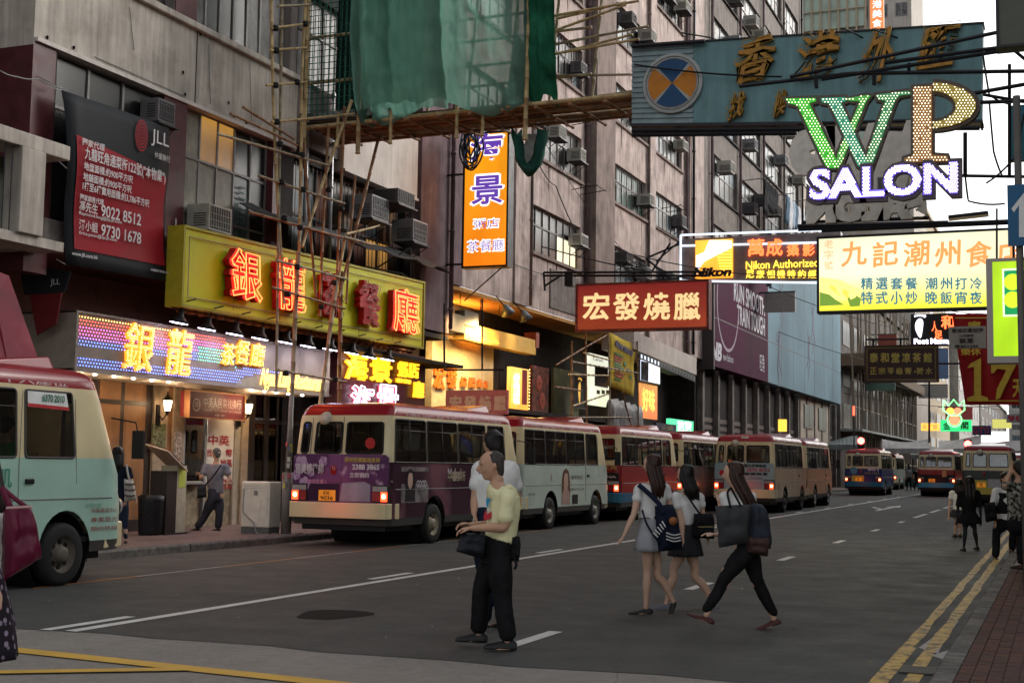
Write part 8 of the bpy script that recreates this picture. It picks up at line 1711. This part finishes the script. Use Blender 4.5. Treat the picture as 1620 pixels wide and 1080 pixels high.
J3 = dict(head=j(1160, 748), neck=j(1165, 773), chest=j(1168, 797), waist=j(1176, 838), hip=j(1183, 862), shL=j(1146, 786, -.06), shR=j(1188, 786, .06), elL=j(1152, 822, -.2), haL=j(1139, 803, -.22), hdL=V((0, 0, 1))*.8+IL*.1+AW_*.3, elR=j(1160, 836, .16), haR=j(1134, 846, .1), hdR=V(IL*1.0+V((0, 0, .15))), knL=j(1148, 912, -.06), anL=j(1117, 972, -.08), knR=j(1196, 912, .08), anR=j(1224, 978, .12), ftL=V(IL*.9+V((0, 0, .3))), ftR=V(IL*1.0+V((0, 0, -.35))), hf=V(IL*.9+AW_*.4).normalized(), hairtip=j(1192, 812, -.06), hem=j(1178, 845))
g3 = figure('woman with very long hair striding in black trousers with a grey tote', P, J3, 'tee', 'trousers', 'flats', 'long', SKINP, vox=.012, sleeve=.5, topm=CLW, botm=CLB, shoem=SHR, hairm=HAIRN, male=False, legw=1.08, bodyw=1.1)
t = thing('grey_tote', 'large dark grey tote hanging from the shoulder of the striding woman', 'bag', tuple(j(1160, 860))); softbag(t, [j(1131, 800, -.26), j(1190, 797, -.22), j(1182, 858, -.2), j(1138, 866, -.26)], .1, CLDG, puff=.3); strap(t, [j(1156, 803, -.3), j(1151, 780, -.18), j(1156, 772, -.1)], .02, CLB); strap(t, [j(1172, 800, -.28), j(1160, 778, -.16), j(1156, 770, -.06)], .02, CLB)
t = thing('navy_rucksack', 'navy and brown rucksack on the back of the striding woman', 'bag', tuple(j(1200, 860))); softbag(t, [j(1184, 792, -.1), j(1206, 798, -.02), j(1220, 868, .0), j(1180, 862, -.12)], .2, mat('ruck_navy', (.02, .024, .036), .7), puff=.4); softbag(t, [j(1178, 848, -.16), j(1218, 848, -.1), j(1214, 880, -.08), j(1182, 874, -.14)], .14, mat('ruck_brown', (.05, .024, .02), .6), 'pocket')
# --- man at the exchange counter
b = atZ(333, 842, PZ); b = V((-15.3, atX(333, 842, -15.3).y, PZ)); P = Pose(b, (IL*.75+AW_*.6), .98); j = P.J
JB = dict(head=j(342, 717), neck=j(342, 731), chest=j(340, 748), waist=j(341, 772), hip=j(341, 785), shL=j(325, 738, -.02), shR=j(358, 738, .05), elL=j(318, 756, -.1), haL=j(318, 750, .25), hdL=V(AW_*.6+IL*.8), elR=j(363, 757, .02), haR=j(359, 765, -.04), hdR=V((0, 0, -1))*.8, knL=j(326, 812, .0), anL=j(313, 835, .02), knR=j(347, 812, .04), anR=j(345, 836, .05), hem=j(341, 780))
figure('grey haired man in a grey tee and loose trousers at the exchange counter', P, JB, 'tee', 'trousers', 'shoes', 'crop', SKIN, vox=.016, face=False, sleeve=.6, topm=CLGT, botm=mat('cloth_slate', (.04, .04, .05), .8), shoem=SHB, hairm=HAIRG, legw=1.15)
t = thing('sling_bag', 'dark sling bag worn by the man at the exchange counter', 'bag', tuple(j(318, 785))); softbag(t, [j(312, 768, -.2), j(326, 766, -.2), j(327, 786, -.2), j(312, 788, -.2)], .1, CLBS); strap(t, [j(350, 735, -.16), j(338, 752, -.2), j(324, 768, -.22)], .025, CLB)
# --- woman with striped bag behind the first minibus
b = V((-14.2, atX(192, 862, -14.2).y, PZ)); P = Pose(b, (IL*.3+AW_*.9), .95); j = P.J
JS = dict(head=j(186, 716), neck=j(187, 734), chest=j(188, 750), waist=j(190, 778), hip=j(190, 796), shL=j(178, 740, .1), shR=j(203, 742, -.05), elL=j(172, 765, .1), haL=j(176, 785, .05), elR=j(210, 768, -.05), haR=j(214, 785, -.08), knL=j(186, 830), knR=j(198, 830), anL=j(186, 856), anR=j(199, 856), hairtip=j(186, 748, -.05))
figure('woman in dark clothes behind the mint minibus nose with a striped bag', P, JS, 'top', 'jeans', 'shoes', 'long', SKINP, vox=.018, sleeve=.5, topm=CLN, legw=.85, botm=mat('jeans_blue', (.02, .028, .05), .8), shoem=SHR, hairm=HAIRB, male=False, face=False)
t = thing('striped_bag', 'pale striped shoulder bag of the woman behind the mint minibus', 'bag', tuple(j(205, 790))); softbag(t, [j(196, 757, -.2), j(211, 760, -.16), j(216, 790, -.16), j(197, 794, -.2)], .12, mat('bag_cream', (.45, .42, .38), .7)); strap(t, [j(200, 734, -.12), j(202, 748, -.18), j(205, 760, -.18)], .03, MATS['bag_cream'])
for k in range(3): strap(t, [j(197, 765+k*9, -.275), j(205, 766+k*9, -.285), j(214, 765+k*9, -.25)], .03, mat('stripe_brown', (.14, .1, .08), .7), 'stripe', .004)
# --- right hand group
def simple(label, b, fd, sc, hx, hy, feet, arms, top, bot, hairs, male, kind='trousers', sk=SKIN, tip=None, sl=.5, hz=.4, hairm=HAIRB, vox=.018, group=None, shoem=SHB, w=1.0):
    P = Pose(b, fd, sc); j = P.J; s = F/P.D; hs = .225*sc; nk = (hx, hy+hs*.62*s)
    q = lambda dx, dz, off=0: j(nk[0]+dx*s, nk[1]+dz*s, off)
    la = P.lat.dot(RT); lo = P.lat.dot(_f0); W = .17*sc*w
    Jd = dict(head=j(hx, hy), neck=q(0, 0), chest=q(0, .17*sc), waist=q(0, .4*sc), hip=q(0, .56*sc), shL=q(-W*la, .06*sc, -W*lo), shR=q(W*la, .06*sc, W*lo), knL=feet[0], anL=feet[1], knR=feet[2], anR=feet[3], **arms(j, q, W*la, W*lo))
    if tip: Jd['hairtip'] = j(*tip)
    return figure(label, P, Jd, 'top', kind, 'shoes', hairs, sk, vox=vox, face=False, sleeve=sl, topm=top, botm=bot, shoem=shoem, hairm=hairm, male=male, hemz=hz, bodyw=w, group=group), P
def armsdown(j, q, a, o): return dict(elL=q(-a*1.25, .33, -o*1.2), haL=q(-a*1.35, .56, -o), elR=q(a*1.25, .33, o*1.2), haR=q(a*1.35, .56, o))
b = atZ(1534, 872); jj = Pose(b, AW_).J
simple('woman with long black hair in black with dark tights beside the yellow lines', b, AW_*.95+IR*.1, .98, 1533, 762, (jj(1527, 838), jj(1525, 866), jj(1542, 838), jj(1546, 864, .1)), armsdown, CLB, CLB, 'long', False, 'skirt', CLBS, tip=(1536, 805, -.05), sl=.9, hz=.45)
b = atZ(1514, 852); jj = Pose(b, AW_).J
simple('smaller woman in a pale top and dark shorts left of the black haired woman', b, AW_+IR*.1, .97, 1517, 765, (jj(1513, 822), jj(1511, 845), jj(1519, 822), jj(1519, 845)), armsdown, CLW, CLBS, 'long', False, 'skirt', SKINP, tip=(1518, 782, -.05), hz=.5)
b = atZ(1588, 884); jj = Pose(b, AW_).J
def wa(j, q, a, o): return dict(elL=q(-.26, .32, -.1), haL=q(-.2, .56, -.15), elR=q(.2, .3, .0), haR=q(.05, .36, -.2))
fig, Pw = simple('man in a black waistcoat over a white shirt walking towards the camera', b, -AW_+IR*.1, 1.08, 1592, 757, (jj(1603, 838), jj(1601, 870, .05), jj(1577, 840), jj(1575, 882, -.1)), lambda j, q, a, o: dict(elL=q(.22, .33, -.05), haL=q(.16, .5, -.15), elR=q(-.24, .33, -.05), haR=q(-.2, .56, -.12)), CLW, CLB, 'short', True, sl=1.9, vox=.016)
fig_ = MB(); s_ = F/Pw.D; trunk(fig_, [(Pw.J(1590, 812, -.0), .17, .14), (Pw.J(1590, 795, 0), .165, .135), (Pw.J(1591, 780, 0), .17, .135)], Pw.lat); remesh(fig_, 'waistcoat', CLB, fig, .016, .004)
eyes(fig, Pw.J(1592, 757), -AW_, V((0, 0, 1)), .24)
t = thing('black_holdall', 'black bag held by the man in the waistcoat', 'bag', tuple(Pw.J(1565, 820))); softbag(t, [Pw.J(1556, 796, -.2), Pw.J(1574, 793, -.2), Pw.J(1578, 822, -.2), Pw.J(1560, 826, -.2)], .16, CLB)
b = atZ(1614, 905, PZ); jj = Pose(b, AW_).J; PATT = mat('floral_shirt', (.28, .27, .22), .8, var=.9, scale=22)
simple('man in a patterned shirt with both arms raised at the right edge', b, AW_+IL*.4, 1.06, 1612, 742, (jj(1616, 840), jj(1616, 893), jj(1632, 840), jj(1634, 893)), lambda j, q, a, o: dict(elL=q(-.2, .1, -.15), haL=q(-.1, -.16, .1), elR=q(.26, .1, -.05), haR=q(.1, -.18, .15)), PATT, CLB, 'short', True, sl=.6, vox=.016)
# --- woman at the left edge with magenta bag
b = V(atD(-26, 900, 7.0)); b.z = 0; P = Pose(b, (IL*.9+AW_*.2), 1.0); j = P.J; FLOR = mat('floral_print_skirt', (.03, .025, .032), .8); 
N_ = FLOR.node_tree.nodes; L_ = FLOR.node_tree.links; vo = N_.new('ShaderNodeTexVoronoi'); vo.inputs['Scale'].default_value = 22; tc_ = N_.new('ShaderNodeTexCoord'); L_.new(tc_.outputs['Object'], vo.inputs['Vector']); mr_ = N_.new('ShaderNodeMapRange'); mr_.inputs[1].default_value = .28; mr_.inputs[2].default_value = .36; mr_.inputs[3].default_value = 1; mr_.inputs[4].default_value = 0; L_.new(vo.outputs['Distance'], mr_.inputs[0]); mm_ = N_.new('ShaderNodeMix'); mm_.data_type = 'RGBA'; mm_.inputs[6].default_value = (.02, .016, .022, 1); mm_.inputs[7].default_value = (.25, .2, .28, 1); L_.new(mr_.outputs[0], mm_.inputs[0]); L_.new(mm_.outputs[2], N_['Principled BSDF'].inputs['Base Color'])
s0 = F/7.0; q = lambda x, z, off=0: j(-48+x*s0, 0, off)+V((0, 0, 0))
def at_h(x, z, off=0): p = atD(-26+x*s0, 540, 7.0+off); p.z = z; return p
JL = dict(head=at_h(0, 1.5), neck=at_h(0, 1.34), chest=at_h(0, 1.2), waist=at_h(0, 1.0), hip=at_h(0, .86), shL=at_h(-.05, 1.28, -.16), shR=at_h(.05, 1.28, .16), elL=at_h(.02, 1.04, -.2), haL=at_h(.1, .9, -.22), elR=at_h(.04, 1.04, .2), haR=at_h(-.05, .86, .2), knL=at_h(-.05, .46, -.05), knR=at_h(.06, .46, .08), anL=at_h(-.15, .08, -.05), anR=at_h(.12, .08, .1), hairtip=at_h(.06, 1.1))
figure('woman mostly outside the left edge in a white top and dark floral skirt', P, JL, 'top', 'skirt', 'shoes', 'long', SKINP, vox=.016, sleeve=1.6, topm=CLW, botm=FLOR, shoem=SHB, hairm=HAIRB, male=False, hemz=.95, face=False, bodyw=1.3)
mag = mat('magenta_leather', (.11, .006, .028), .4, var=.15, scale=3); t = thing('magenta_bag', 'large magenta bag swinging at the left edge before the mint minibus', 'bag', tuple(at_h(.3, .7, -.4)))
z = lambda px, py, o=-.1: atD(px, py, 7.0+o); softbag(t, [z(8, 800), z(46, 798, -.02), z(66, 882, 0), z(6, 918)], .16, mag, puff=.28, n=16); strap(t, [z(3, 770), z(8, 782), z(16, 801)], .03, mag); strap(t, [z(8, 775), z(26, 790), z(40, 800)], .02, mag); strap(t, [z(10, 803, -.2), z(50, 801, -.1)], .012, mat('bag_trim', (.5, .3, .3), .4), 'trim')
# --- far pedestrians
for i, (px, py, Y, h, m1, lb) in enumerate(((1438, 776, 100, 1.72, CLGT, 'far pedestrian in a grey top between the blue and red minibuses'), (1450, 776, 103, 1.65, CLB, 'far pedestrian in black just right of the grey one between the minibuses'), (1430, 770, 112, 1.6, CLW, 'far pedestrian in white beyond the other two between the minibuses'))):
    b = atZ(px, py); D_ = depth(b); s = F/D_; jj = Pose(b, AW_).J; H_ = h*s
    simple(lb, b, AW_ if i != 1 else -AW_, h/1.68, px, py-H_*.93, (jj(px-3, py-H_*.27), jj(px-3, py-2), jj(px+3, py-H_*.27), jj(px+3, py-2)), armsdown, m1, CLB, 'short', True, vox=.035)
# --- driver of the first minibus
b = V((-11.6, 12.6, .95)); P = Pose(b, (0, 1, 0), 1.0)
def L3(x, y, z): return V((-11.45+x, 12.55+y, z))
JD = dict(head=L3(0, .05, 1.86), neck=L3(0, 0, 1.7), chest=L3(0, -.02, 1.55), waist=L3(0, -.04, 1.32), hip=L3(0, 0, 1.18), shL=L3(-.18, 0, 1.62), shR=L3(.18, 0, 1.62), elL=L3(-.22, .2, 1.42), haL=L3(-.12, .42, 1.5), elR=L3(.22, .2, 1.42), haR=L3(.12, .42, 1.5), knL=L3(-.12, .42, 1.15), knR=L3(.12, .42, 1.15), anL=L3(-.12, .5, .75), anR=L3(.12, .5, .75))
figure('driver in a green shirt behind the cab window of the mint minibus', P, JD, 'shirt', 'trousers', 'shoes', 'short', SKIN, vox=.02, sleeve=.5, topm=mat('cloth_green', (.08, .35, .1), .8), botm=CLB, shoem=SHB, face=False)
bpy.data.scenes.remove(TMP)
# ============================================================ STREET CLUTTER
s2_ = thing('shop_scaffold', 'rough bamboo frame with a heap of wrapped sheets before the dim shops', 'scaffold', (-13.9, 43, PZ))
for a, b, k in (((905, 540), (905, 700), 2), ((926, 500), (928, 700), 2), ((962, 520), (966, 700), 1), ((1008, 540), (1010, 700), 2), ((880, 577), (960, 530), 2), ((905, 572), (1010, 590), 1), ((900, 592), (965, 594), 0), ((906, 642), (962, 623), 0), ((898, 660), (1000, 660), 1), ((924, 558), (966, 570), 0), ((880, 612), (920, 618), 2), ((985, 620), (1005, 700), 2)): bam(atX(*a, -13.85), atX(*b, -13.85), .03, k, s2_)
t = thing('wrapped_sheet_heap', 'heap of pale sheets tied to the bamboo frame under the torn yellow banner', 'sheet', atX(985, 690, -14.1))
for k in range(5): px = 962+k*9; softbag(t, [atX(px, 632+3*k, -14.0), atX(px+16, 630+3*k, -14.0), atX(px+17, 690, -14.0), atX(px-2, 690, -14.0)], .3, mat('sheet_grey_%d' % (k % 2), ((.2, .2, .2), (.13, .13, .135))[k % 2], .5, var=.4, scale=6), 'fold', .4, k, 8)
mb = MB(); n = 40
for i in range(n): y = 38+i*.42; mb.box(-14.0, -13.98, y, y+.3, 2.2, 2.75)
st_ = mb.build('slatted_valance', mat('valance_red', (.16, .05, .035), .7, dirt=.4)); tag(st_, 'dim red slatted awning edge just above the parked minibus roofs', 'awning')
# cables strung over the road and small things on the walls
CB = thing('overhead_cables', 'thin black cables sagging between the pink tenement and the hanging signs', 'cable', (-14, 45, 9))
for a, b, sg in (((-14.8, 46, 9.2), (-8, 51, 8.6), .3), ((-14.8, 39, 8.2), (-9.6, 39, 6.95), .1), ((-14.8, 52, 11), (-7, 62, 7.8), .5), ((-14.8, 60, 12), (-3, 62, 8.2), .6), ((-14.5, 75, 9), (-2, 90, 7.2), .8), ((-14.8, 102, 9), (0, 118, 6), .8), ((-14.8, 102, 7), (0, 112, 7), .8), ((-7.4, 24.3, 9.1), (-4.6, 24.3, 8.6), .05)): cable(CB, [a, b], .018, BLK, 'cable', sg, 12)
# hanging frames and brackets far down the left side
rnd = random.Random(3)
for i, (Y, z, w_, h_, c, lb) in enumerate(((70, 9.5, 1.6, 1.0, (.3, .28, .26), 'small pale hanging sign beside the far end of the blue billboard'), (108, 7.5, 2.2, 1.2, (.12, .2, .16), 'dim green hanging sign before the bamboo wrapped block'), (116, 10, 1.5, 2.6, (.3, .08, .06), 'narrow dull red sign on the bamboo wrapped block'), (150, 9, 3, 1.4, (.35, .33, .3), 'pale board hanging by the yellow block'), (165, 12, 2, 3.5, (.1, .16, .3), 'blue upright board on the yellow block'), (186, 8, 3.4, 1.6, (.45, .1, .1), 'dull red board low on the yellow block'))):
    s = sign('hanging_sign', lb, (-14.6, Y, z)); x0 = -14.2+(.2 if i else 0); mb = MB(); mb.box(x0, x0+w_, Y, Y+.2, z, z+h_); mb.build('panel', mat('hang_%d' % i, c, .6), s); mb = MB(); mb.box(x0-.9, x0+w_, Y+.08, Y+.14, z+h_, z+h_+.08); mb.build('bracket', STEEL, s)
# litter bins, stall goods and people-sized clutter on the left pavement
for i, (x, y, c) in enumerate(((-15.6, 31, (.12, .1, .08)), (-15.9, 35, (.2, .12, .06)), (-15.7, 38.5, (.1, .12, .13)))):
    t = thing('crate_stack', ('stack of dark crates under the bright cream roast meat sign', 'stack of brown cartons under the amber light box', 'stack of grey crates under the dim shops')[i], 'crates', (x, y, PZ))
    for k in range(4): mb = MB(); o_ = rnd.uniform(-.05, .05); mb.box(x-.3+o_, x+.3+o_, y-.2, y+.25, PZ+k*.33, PZ+k*.33+.31); mb.build('crate', mat('crate_%d' % i, c, .7, var=.3), t)

# conduits, joints and hooks on the cream band; drip stains under the pink tenement's sills
for x0, y0_, x1, y1_ in ((150, 90, 290, 152), (205, 12, 212, 80), (330, 70, 333, 165), (395, 95, 398, 196), (60, 120, 96, 140)): mb = MB(); mb.tube([atX(x0, y0_, XA+.02), atX(x1, y1_, XA+.02)], .008, 4); mb.build('conduit', GREYP, A)
DRIP = mat('drip_stain', (.12, .085, .075), .9, streak=.6, var=.4)
for k in range(6):
    for a, b in bays:
        for q in range(4): y = rnd.uniform(a, b); w_ = rnd.uniform(.04, .16); h_ = rnd.uniform(.3, 1.15); z0 = 8.0+3.05*k-.1; mb = MB(); mb.face((XA+.004, y, z0), (XA+.004, y+w_*.5, z0-h_*.9), (XA+.004, y+w_*.6, z0-h_), (XA+.004, y+w_, z0)); mb.build('drip_stain', DRIP, C)
for i, (px, py) in enumerate(((905, 300), (1045, 330), (1000, 205), (880, 190), (975, 420))):
    p = atX(px, py, XA); mb = MB(); mb.tube([p, p+V((.9, 0, .1))], .015, 4); mb.tube([p+V((0, .9, 0)), p+V((.9, .9, .1))], .015, 4); mb.tube([p+V((.85, -.1, .1)), p+V((.85, 1.1, .1))], .018, 4); mb.build('drying_rack', STEEL, C)
